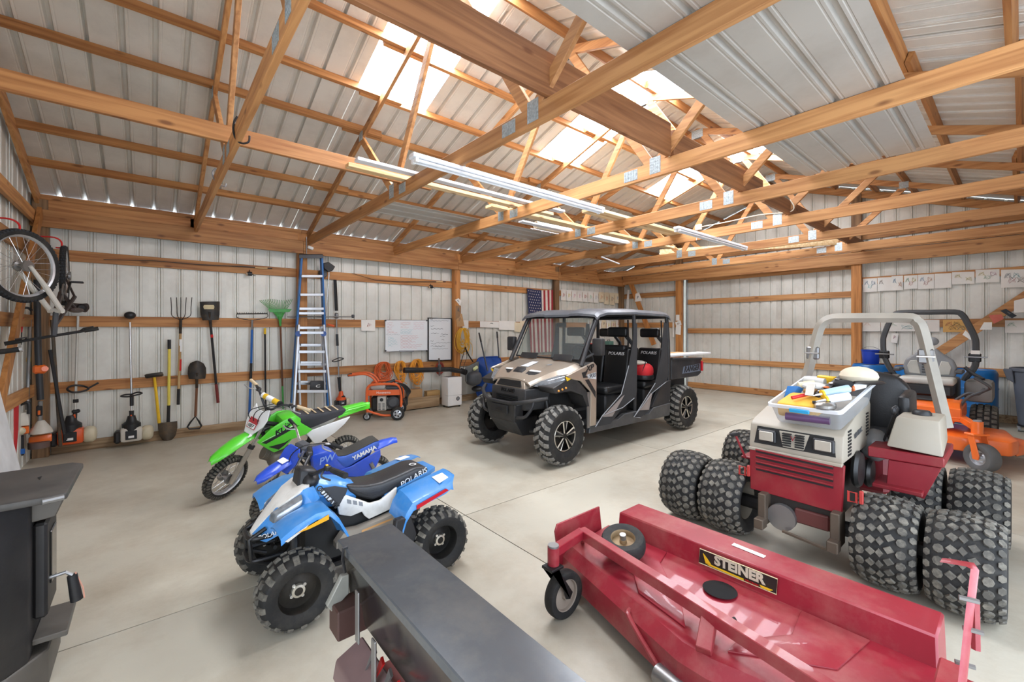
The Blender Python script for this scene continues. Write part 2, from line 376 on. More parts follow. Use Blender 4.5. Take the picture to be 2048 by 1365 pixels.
wall_panels(d1, 1, LX + 0.10, 1, DY1 - 0.15, DY0 + 0.12, -2.264, lambda a: 2.90, m=M_DOOR)
for top, h in ((2.90, 0.10), (2.347, 0.125), (1.578, 0.125), (0.815, 0.125), (0.15, 0.14)): board(d1, 'door_rail', (LX + 0.062, DY1 - 0.12, top - h), (LX + 0.098, DY0 - 0.06, top), WPY)
board(d1, 'edge_channel', (LX + 0.03, DY0 - 0.055, 0.01), (LX + 0.099, DY0 - 0.02, 3.0), M_GALV)
board(d1, 'track_board', (LX - 0.02, DY1, 2.90), (LX + 0.09, DY0, 3.02), WPY)
# wall behind the camera, unseen; its big open doorway is added to let light in
wf = structure_root('wall_front', (LX / 2, -WY, 0))
wall_panels(wf, 0, -WY, -1, -0.19, LX + 0.05, 0.102, lambda a: 3.235, zbot=lambda a: 3.1 if 1.2 < a < 5.4 else 0.0)
for x0, x1 in ((-0.15, 1.2), (5.4, 11.8)):
    for top in (0.90, 1.74, 2.58): board(wf, 'girt', (x0, -WY, top - 0.14), (x1, -WY + 0.038, top), WPX)
for x in (1.2, 5.4, 8.94, 11.76): board(wf, 'post', (x - 0.07, -WY + 0.04, 0), (x + 0.07, -WY + 0.16, 3.1), WPZ)
board(wf, 'header_board', (-0.15, -WY + 0.16, 2.86), (11.8, -WY + 0.2, 3.1), WPX)
# roof: sheets, translucent panels, purlins
roof = structure_root('ceiling', (LX / 2, -WY / 2, Z0))
M_SKYL = emit('translucent_panel', (236, 244, 255), SKY_EMIT)
SKY = [(2.70, 3.56), (5.53, 6.42), (8.42, 9.34)]
def roof_sheet(x0, x1, ya, yb, m, name):
    ribs = [0.045 + RIB * k for k in range(-3, 60) if x0 - 0.01 < 0.045 + RIB * k < x1 + 0.01]
    pf = profile(x0 - 0.004, x1 + 0.004, ribs, 0.044, 1.15) if name == 'roof_panel' else [(x0 + 0.004, 0.004), (x1 - 0.004, 0.004)]
    mb = MB(); a = [(s, ya, (Z0 - SL * ya if ya > -WY / 2 else Z0 + SL * (WY + ya)) + h) for s, h in pf]; b = [(s, yb, zr(yb) + h) for s, h in pf]
    n = len(a); mb.add(a + b, [(i, i + 1, i + 1 + n, i + n) for i in range(n - 1)]); return part(mb, name, m, roof, ang=20)
xe = [-0.4]
for a, b in SKY: xe += [a, b]
xe.append(12.3); RG = -WY / 2
for k in range(0, len(xe) - 1):
    x = xe[k]; end = xe[k + 1]
    if k % 2 == 1:
        for e, s, r in ((0.06, -3.04, RG + 0.02), (-WY - 0.06, -WY + 3.04, RG - 0.02)):
            roof_sheet(x, end, e, s, M_ROOF, 'roof_panel'); roof_sheet(x, end, s, r, M_SKYL, 'skylight_panel')
        continue
    while x < end - 0.01:
        x2 = min(x + 0.9144, end)
        roof_sheet(x, x2, 0.06, RG, M_ROOF, 'roof_panel'); roof_sheet(x, x2, -WY - 0.06, RG, M_ROOF, 'roof_panel'); x = x2
part(MB().box((-0.4, RG - 0.1, zr(RG) - 0.0), (12.3, RG + 0.1, zr(RG) + 0.06)), 'ridge_cap', M_ROOF, roof)
cs, sn = math.cos(math.atan(SL)), math.sin(math.atan(SL))
for i, y in enumerate((-0.70, -1.29, -1.89, -2.50, -3.07, -3.72, -4.36)):
    for side in (1, -1):
        yy = y if side > 0 else -WY - y
        for k, (x0, x1) in enumerate(((-0.18, 3.20), (2.72, 6.25), (5.78, 9.28), (8.82, 11.86))):
            o = 0.021 * (1 if k % 2 else -1); c = Vector((0, yy + o, zr(yy + o))); up = Vector((0, sn * side, cs))
            al = Vector((0, -cs * side, sn)); q = []
            for X in (x0, x1):
                q.append([Vector((X, 0, 0)) + c + al * a + up * b for a, b in ((-0.019, -0.091), (0.019, -0.091), (0.019, -0.002), (-0.019, -0.002))])
            part(MB().loft(q), 'purlin', WPX, roof)
# trusses
M_PLATE = mat('truss_plate', (176, 188, 192), 0.35, 0.5, var=0.25, scale=55)
def make_truss():
    t = thing('roof_truss', 'pine roof truss with galvanised connector plates spanning under the metal roof', 'truss', (TRX[0], 0, 2.97), 'roof trusses')
    X0 = TRX[0]; h = 0.019
    board(t, 'bottom_chord', (X0 - h, -WY + 0.02, 2.97), (X0 + h, -0.02, 3.11), WPY)
    for s in (1, -1):
        f = (lambda y: y) if s > 0 else (lambda y: -WY - y)
        pts = [(f(-0.03), zr(-0.03) - 0.190), (f(RG + 0.001), zr(RG) - 0.190), (f(RG + 0.001), zr(RG) - 0.096), (f(-0.03), zr(-0.03) - 0.096)]
        part(MB().prism([(X0 - h, y, z) for y, z in pts], (2 * h, 0, 0), 0.002), 'top_chord', WPY, t)
        stick(t, 'web', (X0, f(-3.42), 3.10), (X0, f(-2.55), zr(-2.55) - 0.19), 0.089, 0.036, WPY, up=(0, 1, 0))
        stick(t, 'web', (X0, f(-3.50), 3.10), (X0, f(-4.50), zr(-4.50) - 0.16), 0.089, 0.036, WPY, up=(0, 1, 0))
        for (y, z, w, hh) in ((f(-3.44), 3.075, 0.11, 0.15), (f(-3.70), 3.045, 0.15, 0.10), (f(-2.55), zr(-2.55) - 0.15, 0.12, 0.11)):
            pl = MB()
            for e in (-1, 1):
                pl.box((X0 + e * (h + 0.0015) - 0.001, y - w / 2, z - hh / 2), (X0 + e * (h + 0.0015) + 0.001, y + w / 2, z + hh / 2))
                for a in range(5):
                    for b in range(6): pl.box((X0 + e * (h + 0.0035) - 0.001, y - w / 2 + w * (a + 0.3) / 5, z - hh / 2 + hh * (b + 0.25) / 6), (X0 + e * (h + 0.0035) + 0.001, y - w / 2 + w * (a + 0.7) / 5, z - hh / 2 + hh * (b + 0.75) / 6))
            part(pl, 'connector_plate', M_PLATE, t)
    pl = MB()
    for e in (-1, 1): pl.box((X0 + e * (h + 0.0015) - 0.001, RG - 0.09, zr(RG) - 0.25), (X0 + e * (h + 0.0015) + 0.001, RG + 0.09, zr(RG) - 0.12))
    part(pl, 'connector_plate', M_PLATE, t)
    return t
tr0 = make_truss()
TRL = ('pine roof truss landing at the wall post behind the blue stepladder', 'pine roof truss whose heel rests above the large whiteboard', 'pine roof truss landing at the wall post with the yellow cord', 'pine roof truss carrying the grey junction box and its cable', 'pine roof truss landing at the wall post beside the flag', 'pine roof truss standing closest to the sliding door wall')
tr0['label'] = 'pine roof truss with two bicycle hooks screwed into its bottom chord'
for x, l in zip(TRX[1:], TRL): copy_tree(tr0, None, (x, 0, 2.97))['label'] = l
# boards lying along the trusses
def loose_board(name, lo, hi, m, label, cat='board', group=None): return solo(MB().box(lo, hi, 0.003), name, m, label, cat, group)
WDK = wood('brace_plank_x', 0, (160, 110, 70), (122, 78, 46))
loose_board('brace_plank', (-0.15, -5.86, 3.112), (4.45, -5.82, 3.40), WDK, 'wide brown brace plank on edge across the truss chords beside the loose white roof sheets')
loose_board('brace_plank', (4.5, -5.86, 3.112), (6.55, -5.82, 3.36), WDK, 'shorter brown brace plank ending beside the third truss web')
loose_board('brace_plank', (6.6, -5.86, 3.112), (11.7, -5.82, 3.30), WDK, 'brown brace plank along the far trusses towards the gable')
loose_board('brace_board', (-0.15, -3.66, 3.112), (3.3, -3.62, 3.25), WPX, 'pale pine brace board on edge resting on the trusses above the hanging bicycle')
WPALE = wood('fresh_pine_x', 0, (240, 214, 170), (214, 174, 118))
loose_board('loose_plank', (2.35, -3.78, 3.112), (5.1, -3.69, 3.15), WPALE, 'fresh pale plank laid flat across the trusses beside the pine brace board')
loose_board('loose_plank', (4.2, -3.58, 3.112), (8.6, -3.44, 3.15), WPALE, 'long pale plank laid flat on the trusses near the white pipe')
loose_board('loose_plank', (5.3, -4.32, 3.112), (7.9, -4.10, 3.15), WPALE, 'wide pale plank laid on the trusses above the second strip light')
solo(MB().hexa([(9.2, -2.9, 3.115), (9.24, -2.9, 3.115), (10.6, -5.7, 3.115), (10.56, -5.7, 3.115), (9.2, -2.9, 3.255), (9.24, -2.9, 3.255), (10.6, -5.7, 3.255), (10.56, -5.7, 3.255)], 0.003), 'loose_plank', WPALE, 'pale new plank standing slanted on the far trusses near the gable', 'board')
# loose ribbed roof sheets lying on the chords
M_SHEET = mat('loose_sheet', (180, 175, 166), 0.45, 0.25, var=0.06, scale=1.6, dirt=(140, 126, 112), dirt_amt=0.3)
def loose_sheet(x0, x1, y0, y1, z, label):
    pf = profile(min(y0, y1), max(y0, y1), [min(y0, y1) + RIB * (i + 0.5) for i in range(5)], 0.024)
    a = [(x0, s, z + h) for s, h in pf]; b = [(x1, s, z + h) for s, h in pf]
    return solo(MB().sheet([a, b], -0.001), 'metal_roofing_sheet', M_SHEET, label, 'metal sheet', ang=20)
loose_sheet(-0.1, 5.97, -7.40, -6.46, 3.112, 'broad ribbed white metal roofing sheet lying on the truss chords beside the brown plank')
loose_sheet(3.0, 7.5, -2.98, -2.36, 3.112, 'narrow ribbed metal sheet lying on the trusses above the whiteboards')
# ================================================================ tools and things along the long wall
def z5(a, b): return (230 + a * 0.381, 380 + b * 0.381)
def W(p, y): return AY(p[0], p[1], y)
M_HANDLE = wood('handle_ash', 2, (206, 172, 120), (170, 130, 80), knots=False)
M_HANDLED = wood('handle_dark', 2, (128, 84, 56), (92, 56, 36), knots=False)
M_BLADE = mat('blade_rusty', (92, 84, 74), 0.5, 0.6, dirt=(140, 112, 82), dirt_amt=0.7, dscale=8)
M_BLADED = mat('blade_dark', (52, 50, 48), 0.5, 0.5, dirt=(110, 86, 60), dirt_amt=0.5, dscale=10)
M_BLUE = mat('paint_blue', (34, 98, 176), 0.4); M_GREEN = mat('plastic_green', (72, 158, 74), 0.45)
def blade(pts, y, m, t, name='blade', curve=0.03, th=0.003):
    """dished sheet blade traced as left and right edge from top to bottom"""
    g = []
    for L, R in pts:
        a = W(L, y); b = W(R, y); g.append([a.lerp(b, k / 6) + Vector((0, -curve * (1 - (2 * k / 6 - 1) ** 2), 0)) for k in range(7)])
    return part(MB().sheet(g, (0, th, 0)), name, m, t)
Y1 = -0.10
# pitchfork
t = thing('pitchfork', 'five-tined pitchfork with wooden handle and red tape hung on the wall girt', 'pitchfork', W(z5(332, 1125), Y1))
mb = MB()
for xt, xb in ((293, 300), (323, 328), (346, 345), (374, 366), (404, 394)):
    mb.tube(smooth_path([W(z5(xt, 565), Y1 - 0.02), W(z5((xt + xb) / 2, 620), Y1 - 0.05), W(z5(xb, 662), Y1 - 0.02), W(z5(345, 684), Y1)], 4), 0.005, 6)
part(mb, 'tine', M_BLADED, t); part(MB().tube([W(z5(345, 680), Y1), W(z5(343, 755), Y1)], 0.018, 8), 'socket', M_BLADED, t)
part(MB().tube([W(z5(343, 755), Y1), W(z5(334, 1045), Y1)], 0.0165, 8), 'handle', M_HANDLE, t); part(MB().tube([W(z5(342, 890), Y1), W(z5(340, 950), Y1)], 0.018, 8), 'tape_band', M_RED, t)
part(MB().tube([W(z5(343, 785), Y1), W(z5(342, 850), Y1)], 0.0178, 8), 'tape_band', M_WHITE, t); part(MB().tube([W(z5(334, 1045), Y1), W(z5(332, 1128), Y1)], 0.019, 8), 'grip', M_BLK, t)
# square shovel hung blade up
t = thing('square_shovel', 'square-bladed shovel with black and red shaft hung blade up on the girt', 'shovel', W(z5(540, 1118), Y1))
blade([(z5(445, 588), z5(550, 586)), (z5(446, 620), z5(550, 620)), (z5(450, 655), z5(549, 655)), (z5(460, 686), z5(545, 682))], Y1 - 0.01, M_BLADED, t)
part(MB().prism([W(z5(a, b), Y1 - 0.045) for a, b in ((468, 604), (518, 604), (522, 615), (518, 627), (468, 627), (463, 615))], (0, -0.002, 0)), 'sticker', mat('paper_tan', (206, 190, 150), 0.7), t)
part(MB().tube([W(z5(495, 640), Y1 - 0.03), W(z5(503, 720), Y1 - 0.01)], [0.022, 0.018], 8), 'socket', M_BLADED, t)
part(MB().tube([W(z5(503, 720), Y1 - 0.01), W(z5(531, 1020), Y1)], 0.017, 8), 'shaft', M_BLK, t); part(MB().tube([W(z5(507, 760), Y1 - 0.01), W(z5(509, 776), Y1 - 0.01)], 0.0185, 8), 'band', M_RED, t)
part(MB().tube([W(z5(531, 1020), Y1), W(z5(541, 1118), Y1)], 0.02, 8), 'grip', mat('grip_maroon', (118, 44, 40), 0.6), t)
# D-handle shovel
t = thing('round_shovel', 'dark round-point shovel with D-shaped grip hung blade up', 'shovel', W(z5(415, 1256), Y1))
blade([(z5(425, 897), z5(436, 897)), (z5(395, 910), z5(466, 912)), (z5(384, 930), z5(478, 935)), (z5(381, 965), z5(479, 965)), (z5(388, 994), z5(474, 992))], Y1 - 0.01, M_BLADED, t)
part(MB().tube([W(z5(430, 960), Y1 - 0.03), W(z5(429, 1040), Y1)], 0.018, 8), 'socket', M_BLADED, t); part(MB().tube([W(z5(429, 1040), Y1), W(z5(422, 1190), Y1)], 0.0165, 8), 'shaft', M_HANDLED, t)
part(MB().tube([W(z5(a, b), Y1) for a, b in ((422, 1190), (395, 1222), (380, 1246), (390, 1256), (444, 1252), (454, 1240), (440, 1215))], 0.012, 8, closed=True), 'grip', M_BLK, t)
# sledgehammer
t = thing('sledgehammer', 'sledgehammer with yellow handle leaning head up against the wall', 'hammer', W(z5(232, 1222), Y1))
part(MB().tube([W(z5(157, 981), Y1 - .03), W(z5(165, 979), Y1 - .03), W(z5(245, 968), Y1 - .03), W(z5(253, 966), Y1 - .03)], [0.022, 0.03, 0.03, 0.022], 8), 'head', M_BLADED, t)
part(MB().tube([W(z5(207, 985), Y1), W(z5(232, 1225), Y1)], [0.016, 0.02], 8), 'handle', M_YEL, t)
# yellow shovel
t = thing('round_shovel', 'round-point shovel with yellow handle standing blade down by the sledgehammer', 'shovel', W(z5(275, 1322), Y1))
part(MB().tube([W(z5(285, 787), Y1), W(z5(285, 836), Y1)], 0.021, 8), 'grip', M_BLK, t); part(MB().tube([W(z5(285, 836), Y1), W(z5(282, 1135), Y1)], 0.018, 8), 'shaft', mat('fibreglass_yellow', (232, 212, 92), 0.4), t)
part(MB().tube([W(z5(282, 1132), Y1), W(z5(279, 1222), Y1)], 0.02, 8), 'socket', M_BLK, t)
blade([(z5(224, 1224), z5(327, 1214)), (z5(226, 1255), z5(328, 1250)), (z5(232, 1290), z5(318, 1290)), (z5(250, 1314), z5(300, 1312)), (z5(272, 1325), z5(284, 1325))], Y1, M_BLADE, t)
# bow rake
t = thing('bow_rake', 'bow rake with blue handle hung on the girt by the ladder', 'rake', W(z5(705, 1150), Y1))
mb = MB().tube([W(z5(640, 652), Y1), W(z5(800, 650), Y1)], 0.008, 6)
for k in range(14): mb.tube([W(z5(642 + 12 * k, 652), Y1), W(z5(643 + 12 * k, 644), Y1 - 0.03)], 0.004, 5)
mb.tube(smooth_path([W(z5(640, 652), Y1), W(z5(645, 672), Y1), W(z5(720, 684), Y1), W(z5(797, 670), Y1), W(z5(800, 650), Y1)], 4), 0.005, 6)
part(mb, 'rake_head', M_BLADED, t); part(MB().tube([W(z5(720, 684), Y1), W(z5(719, 735), Y1)], 0.016, 8), 'socket', M_STEEL, t); part(MB().tube([W(z5(719, 735), Y1), W(z5(715, 910), Y1)], 0.0165, 8), 'handle', M_BLUE, t)
part(MB().tube([W(z5(715, 910), Y1), W(z5(712, 1000), Y1)], 0.019, 8), 'grip', M_BLK, t); part(MB().tube([W(z5(712, 1000), Y1), W(z5(703, 1240), Y1)], 0.018, 8), 'handle', M_BLUE, t)
# black pole with yellow top
t = thing('tool_pole', 'thin black pole with yellow end leaning between two rakes', 'pole', W(z5(792, 1240), Y1))
part(MB().tube([W(z5(787, 727), Y1), W(z5(787, 758), Y1)], 0.018, 8), 'cap', M_YEL, t); part(MB().tube([W(z5(787, 758), Y1), W(z5(792, 1240), Y1)], 0.0135, 8), 'shaft', M_BLK, t)
# leaf rake
t = thing('leaf_rake', 'green plastic leaf rake with fanned tines hung beside the blue ladder', 'rake', W(z5(880, 1100), Y1))
for k in range(19):
    f = k / 18; part(MB().tube(smooth_path([W(z5(762 + 168 * f, 577 + 3 * math.cos(f * 9)), Y1 - 0.05), W(z5(768 + 156 * f, 590), Y1 - 0.02), W(z5(838 + 50 * f, 650), Y1), W(z5(862 + 8 * f, 688), Y1)], 3), 0.004, 5), 'tine', M_GREEN, t)
part(MB().prism([W(z5(a, b), Y1 - 0.01) for a, b in ((803, 626), (928, 626), (915, 642), (812, 642))], (0, -0.006, 0)), 'crossbar', M_GREEN, t)
part(MB().tube([W(z5(866, 665), Y1), W(z5(868, 715), Y1)], [0.026, 0.016], 8), 'socket', M_GREEN, t)
part(MB().tube([W(z5(868, 712), Y1), W(z5(879, 1030), Y1)], 0.0145, 8), 'handle', M_HANDLED, t); part(MB().tube([W(z5(879, 1030), Y1), W(z5(883, 1150), Y1)], 0.015, 8), 'handle_end', M_GREEN, t)
# fishing rods on the top girt
def rod(label, pts, y, reel, grip):
    t = thing('fishing_rod', label, 'fishing rod', W(pts[-1], y), 'fishing rods on the top girt')
    n = len(pts); part(MB().tube([W(p, y) for p in pts], [0.0035 + 0.0045 * i / (n - 1) for i in range(n)], 6), 'blank', M_BLK, t)
    part(MB().tube([W(p, y) for p in grip], 0.013, 8), 'cork_grip', mat('cork', (212, 176, 126), 0.8), t)
    c = W(reel, y - 0.03); r = part(MB().cyl(c + V(-0.03, 0, 0), c + V(0.03, 0, 0), 0.032, 14), 'reel', M_BLK, t)
    part(MB().cyl(c + V(-0.05, 0, -0.006), c + V(-0.028, 0, -0.006), 0.024, 12), 'spool', mat('spool_tan', (200, 170, 140), 0.5), r)
    part(MB().tube([c + V(0, 0, 0.03), c + V(0, 0.02, 0.06)], 0.006, 6), 'reel_foot', M_BLK, r); part(MB().tube([c + V(0.03, -0.01, 0), c + V(0.05, -0.05, -0.03), c + V(0.07, -0.05, -0.03)], 0.005, 6), 'crank', M_BLK, r)
rod('black fishing rod with spinning reel lying along the top girt left of the blue ladder', [z5(-60, 366), z5(200, 372), z5(450, 393), z5(650, 402), z5(825, 413)], -0.06, z5(707, 441), [z5(735, 409), z5(800, 412)])
rod('bent fishing rod with reel along the top girt above the whiteboards', [(704, 547), (752, 561), (800, 564), (850, 564), (891, 564)], -0.06, (862, 574), [(872, 564), (885, 564)])
# ---- string trimmers
M_STIHL = mat('paint_orange_red', (228, 92, 40), 0.4, dirt=(120, 70, 40), dirt_amt=0.25); M_OFFW = mat('plastic_offwhite', (214, 208, 196), 0.5, dirt=(120, 110, 95), dirt_amt=0.4)
def powerhead(t, u, v, y, s, m, m2):
    c = W((u, v), y)
    h = part(MB().cbox(c, (0.20 * s, 0.16 * s, 0.17 * s), 0.035 * s, (0, 0, 0), 2), 'engine_cover', m, t)
    part(MB().cbox(c + V(0, -0.083 * s, 0.0), (0.10 * s, 0.014, 0.10 * s), 0.004), 'starter_grille', m2, h)
    part(MB().ball(c + V(0.14 * s, 0.0, -0.005), (0.06 * s, 0.065 * s, 0.085 * s), 12, 8, e=0.7), 'fuel_tank', mat('tank_cloudy', (206, 196, 168), 0.4), t)
    part(MB().cbox(c + V(-0.12 * s, 0.0, -0.02), (0.06 * s, 0.14 * s, 0.14 * s), 0.02 * s), 'muffler', M_BLK, t)
    part(MB().lathe([(0.0, 0.16 * s), (0.035 * s, 0.16 * s), (0.05 * s, 0.10 * s), (0.085 * s, 0.07 * s), (0.085 * s, 0.0), (0, 0)], c + V(0, 0, 0.05 * s), (0, 0, 1), 14), 'clutch_housing', M_BLK, t)
    part(MB().cbox(c + V(0, -0.09 * s, -0.02 * s), (0.05 * s, 0.01, 0.025 * s), 0.002), 'label_plate', M_WHITE, h)
    return c
def loop_handle(t, pts, y, r=0.012): part(MB().tube(smooth_path([W(p, y + d) for p, d in pts], 5), r, 8), 'loop_handle', M_BLK, t)
YT = -0.16
t = thing('string_trimmer', 'orange string trimmer with a long white shaft hanging by the corner post', 'trimmer', W((142, 893), YT), 'trimmers hung on the long wall')
powerhead(t, 142, 872, YT, 1.2, M_STIHL, M_BLK)
part(MB().tube([W((156, 632), YT + 0.05), W((150, 838), YT)], 0.014, 10), 'shaft', mat('shaft_white', (206, 204, 196), 0.35, 0.4), t)
part(MB().tube([W((150, 826), YT), W((148, 858), YT)], 0.022, 10), 'control_grip', M_BLK, t); part(MB().cbox(W((149, 833), YT - 0.02), (0.02, 0.02, 0.05), 0.005), 'trigger', M_STIHL, t); part(MB().cbox(W((152, 823), YT), (0.075, 0.05, 0.045), 0.012), 'throttle_housing', M_BLK, t)
loop_handle(t, [((151, 771), 0), ((139, 774), -0.05), ((135, 780), -0.10), ((146, 785), -0.14), ((166, 783), -0.10), ((177, 778), -0.04), ((168, 773), 0), ((151, 771), 0)], YT)
part(MB().tube([W((177, 777), YT - 0.04), W((197, 766), YT - 0.02)], 0.011, 8), 'barrier_bar', M_BLK, t); part(MB().cyl(W((146, 803), YT), W((157, 802), YT), 0.022, 10), 'collar', M_BLK, t)
g = MB(); c = W((158, 616), YT + 0.03)
g.prism([c + V(-0.13, 0, 0.02), c + V(-0.07, 0, 0.06), c + V(0.02, 0, 0.05), c + V(0.085, 0, 0.06), c + V(0.10, 0, 0.0), c + V(0.07, 0, -0.06), c + V(-0.02, 0, -0.04), c + V(-0.1, 0, -0.05)], (0, -0.05, 0), 0.012); part(g, 'guard', mat('plastic_brown', (62, 48, 42), 0.5), t)
part(MB().lathe([(0, 0), (0.045, 0), (0.05, 0.03), (0.03, 0.05), (0, 0.05)], c + V(0.03, -0.04, 0), (0, -1, 0), 14), 'line_head', M_BLK, t)
t = thing('string_trimmer', 'white string trimmer with bright shaft and black round head hung beside the sledgehammer', 'trimmer', W((264, 888), YT), 'trimmers hung on the long wall')
powerhead(t, 263, 868, YT, 1.15, M_OFFW, M_BLK); part(MB().tube([W((260, 645), YT + 0.05), W((264, 842), YT)], 0.013, 10), 'shaft', M_CHROME, t)
part(MB().tube([W((263.5, 790), YT), W((263.5, 812), YT)], 0.021, 10), 'foam_grip', M_BLK, t); part(MB().tube([W((263, 822), YT), W((263, 856), YT)], [0.026, 0.02], 10), 'control_grip', M_BLK, t); part(MB().cbox(W((262.5, 834), YT - 0.022), (0.018, 0.015, 0.05), 0.004), 'trigger', M_STIHL, t)
part(MB().ball(W((260, 631), YT + 0.04), (0.062, 0.05, 0.05), 16, 10), 'edger_head', M_BLK, t)
loop_handle(t, [((263, 789), 0), ((250, 790), -0.04), ((242, 793), -0.07), ((256, 794), -0.08), ((275, 790), -0.08), ((284, 787), -0.05), ((276, 785), -0.02), ((263, 789), 0)], YT, 0.01)
t = thing('pole_hedge_trimmer', 'long-reach trimmer with black blade cover standing by the orange generator', 'trimmer', W((683, 812), YT), 'trimmers hung on the long wall')
powerhead(t, 683, 804, YT, 0.75, M_BLK, M_DKGREY); part(MB().lathe([(0.0, 0.16), (0.03, 0.15), (0.045, 0.07), (0.085, 0.03), (0.085, 0.0), (0, 0)], W((682, 800), YT), (0, 0, 1), 12), 'engine_shroud', M_STIHL, t)
part(MB().tube([W((670, 560), -0.08), W((673, 622), -0.08)], 0.028, 4, flat=0.6), 'blade_cover', M_BLK, t); part(MB().cbox(W((673, 632), -0.10), (0.06, 0.06, 0.10), 0.015), 'gear_head', M_STEEL, t)
part(MB().tube([W((673, 640), -0.1), W((678, 760), YT)], 0.013, 8), 'shaft', M_STEEL, t); part(MB().tube([W((674, 669), -0.12), W((675, 692), -0.13)], 0.022, 8), 'foam_grip', M_BLK, t)
part(MB().tube([W((678, 755), YT), W((680, 783), YT)], [0.03, 0.022], 8), 'control_grip', M_BLK, t); loop_handle(t, [((678, 716), 0), ((665, 722), -0.04), ((670, 724), -0.08), ((687, 718), -0.06), ((678, 716), 0)], YT, 0.009)
t = thing('string_trimmer', 'curved-shaft trimmer with dark guard hung on the top girt next to the blue ladder', 'trimmer', W((651, 640), -0.09), 'trimmers hung on the long wall')
part(MB().tube(smooth_path([W((655, 530), -0.12), W((658, 545), -0.12), W((656, 580), -0.1), W((650, 650), -0.09)], 5), 0.009, 8), 'shaft', M_CHROME, t)
part(MB().prism([W(p, -0.12) for p in ((645, 527), (656, 525), (669, 534), (664, 542), (655, 545), (646, 538))], (0, -0.05, 0), 0.01), 'guard', M_BLK, t); part(MB().lathe([(0, 0), (0.06, 0), (0.075, 0.02), (0.06, 0.05), (0.03, 0.05), (0, 0.055)], W((645, 548), -0.06), (0, -1, 0), 18), 'line_head', M_DKGREY, t)
t = thing('reach_pole', 'grey metal pole with clamp and orange tip lying flat along the middle girt', 'pole', W((600, 634), -0.18))
part(MB().tube([W((575, 634), -0.172), W((600, 634), -0.172), W((708, 634), -0.172)], 0.011, 8), 'shaft', M_STEEL, t); part(MB().cbox(W((706, 633), -0.18), (0.05, 0.04, 0.06), 0.01), 'clamp', M_DKGREY, t); part(MB().tube([W((655, 649), -0.18), W((668, 653), -0.18)], [0.012, 0.022], 8), 'spray_tip', M_STIHL, t)
# ---- ladders
M_LBLUE = mat('fibreglass_blue', (30, 104, 172), 0.4, var=0.08)
t = thing('step_ladder', 'tall blue fibreglass stepladder leaning against the wall post', 'ladder', W((625, 820), -0.35))
yl = -0.30
for top, bot in (((603, 512), (583, 806)), ((643, 512), (655, 812))): 
    a = W(top, -0.22); b = W(bot, yl); stick(t, 'side_rail', a, b, 0.075, 0.03, M_LBLUE, up=(0, 1, 0))
    stick(t, 'rear_rail', a + V(0, 0.04, 0), W((bot[0] + (4 if bot[0] < 600 else -4), bot[1] - 20), -0.2), 0.05, 0.025, M_LBLUE, up=(0, 1, 0))
part(MB().hexa([W((598, 517), -0.27), W((646, 517), -0.27), W((646, 514), -0.19), W((598, 514), -0.19), W((598, 510), -0.27), W((646, 510), -0.27), W((646, 508), -0.19), W((598, 508), -0.19)], 0.004), 'top_cap', M_DKGREY, t)
for k, v in enumerate((552, 589, 617, 626, 655, 690, 728, 766)):
    f = (v - 512) / 300; a = W((604 - 20 * f, v), -0.26); b = W((642 + 11 * f, v), -0.26)
    part(MB().hexa([a + V(0, -0.05, -0.03), b + V(0, -0.05, -0.03), b + V(0, 0.03, -0.03), a + V(0, 0.03, -0.03), a + V(0, -0.05, 0.012), b + V(0, -0.05, 0.012), b + V(0, 0.03, 0.012), a + V(0, 0.03, 0.012)], 0.003), 'step', M_ALU, t)
t = thing('folding_ladder', 'silver aluminium multi-position ladder standing in front of the blue stepladder', 'ladder', W((630, 822), -0.55))
for (ua, va), (ub, vb) in (((597, 650), (586, 836)), ((647, 650), (664, 842))):
    a = W((ua, va), -0.44); b = W((ub, vb), -0.55); stick(t, 'side_rail', a, b, 0.07, 0.03, M_ALU, up=(0, 1, 0))
    stick(t, 'rear_rail', a + V(0, 0.06, -0.02), W((ub + (14 if ub < 620 else -14), vb - 26), -0.36), 0.055, 0.028, M_ALU, up=(0, 1, 0))
    part(MB().tube([W((ua, va + 18), -0.50), W((ua, va + 18), -0.38)], 0.045, 14), 'hinge', mat('hinge_blue', (40, 84, 160), 0.4), t)
for v in (666, 704, 743, 783):
    f = (v - 650) / 190; a = W((599 - 8 * f, v), -0.50); b = W((645 + 13 * f, v), -0.50); stick(t, 'rung', a, b, 0.045, 0.06, M_ALU)
for v in (690, 725, 764):
    f = (v - 650) / 190; stick(t, 'rear_rung', W((602 - 4 * f, v), -0.40), W((640 + 6 * f, v), -0.40), 0.035, 0.05, M_ALU)
bt = solo(MB().hexa([W((619, 781), -0.52), W((648, 781), -0.52), W((648, 781), -0.38), W((619, 781), -0.38), W((621, 763), -0.52), W((648, 763), -0.52), W((648, 762), -0.38), W((621, 762), -0.38)], 0.01, 2), 'battery_case', M_BLK, 'small black case resting on a rung inside the silver ladder', 'case')
lettering('C', 0.06, M_WHITE, bt, W((636, 773), -0.523), (1, 0, 0), (0, 0, 1), 'emblem', sx=1.8)
t = thing('hand_clamp', 'small grey bar clamp hooked above the blue ladder top', 'clamp', W((614, 503), -0.23))
part(MB().tube([W((613, 474), -0.21), W((613, 508), -0.22)], 0.008, 6), 'bar', M_STEEL, t); part(MB().cbox(W((621, 496), -0.235), (0.09, 0.04, 0.05), 0.01, (0, 0.3, 0)), 'jaw', M_WHITE, t)
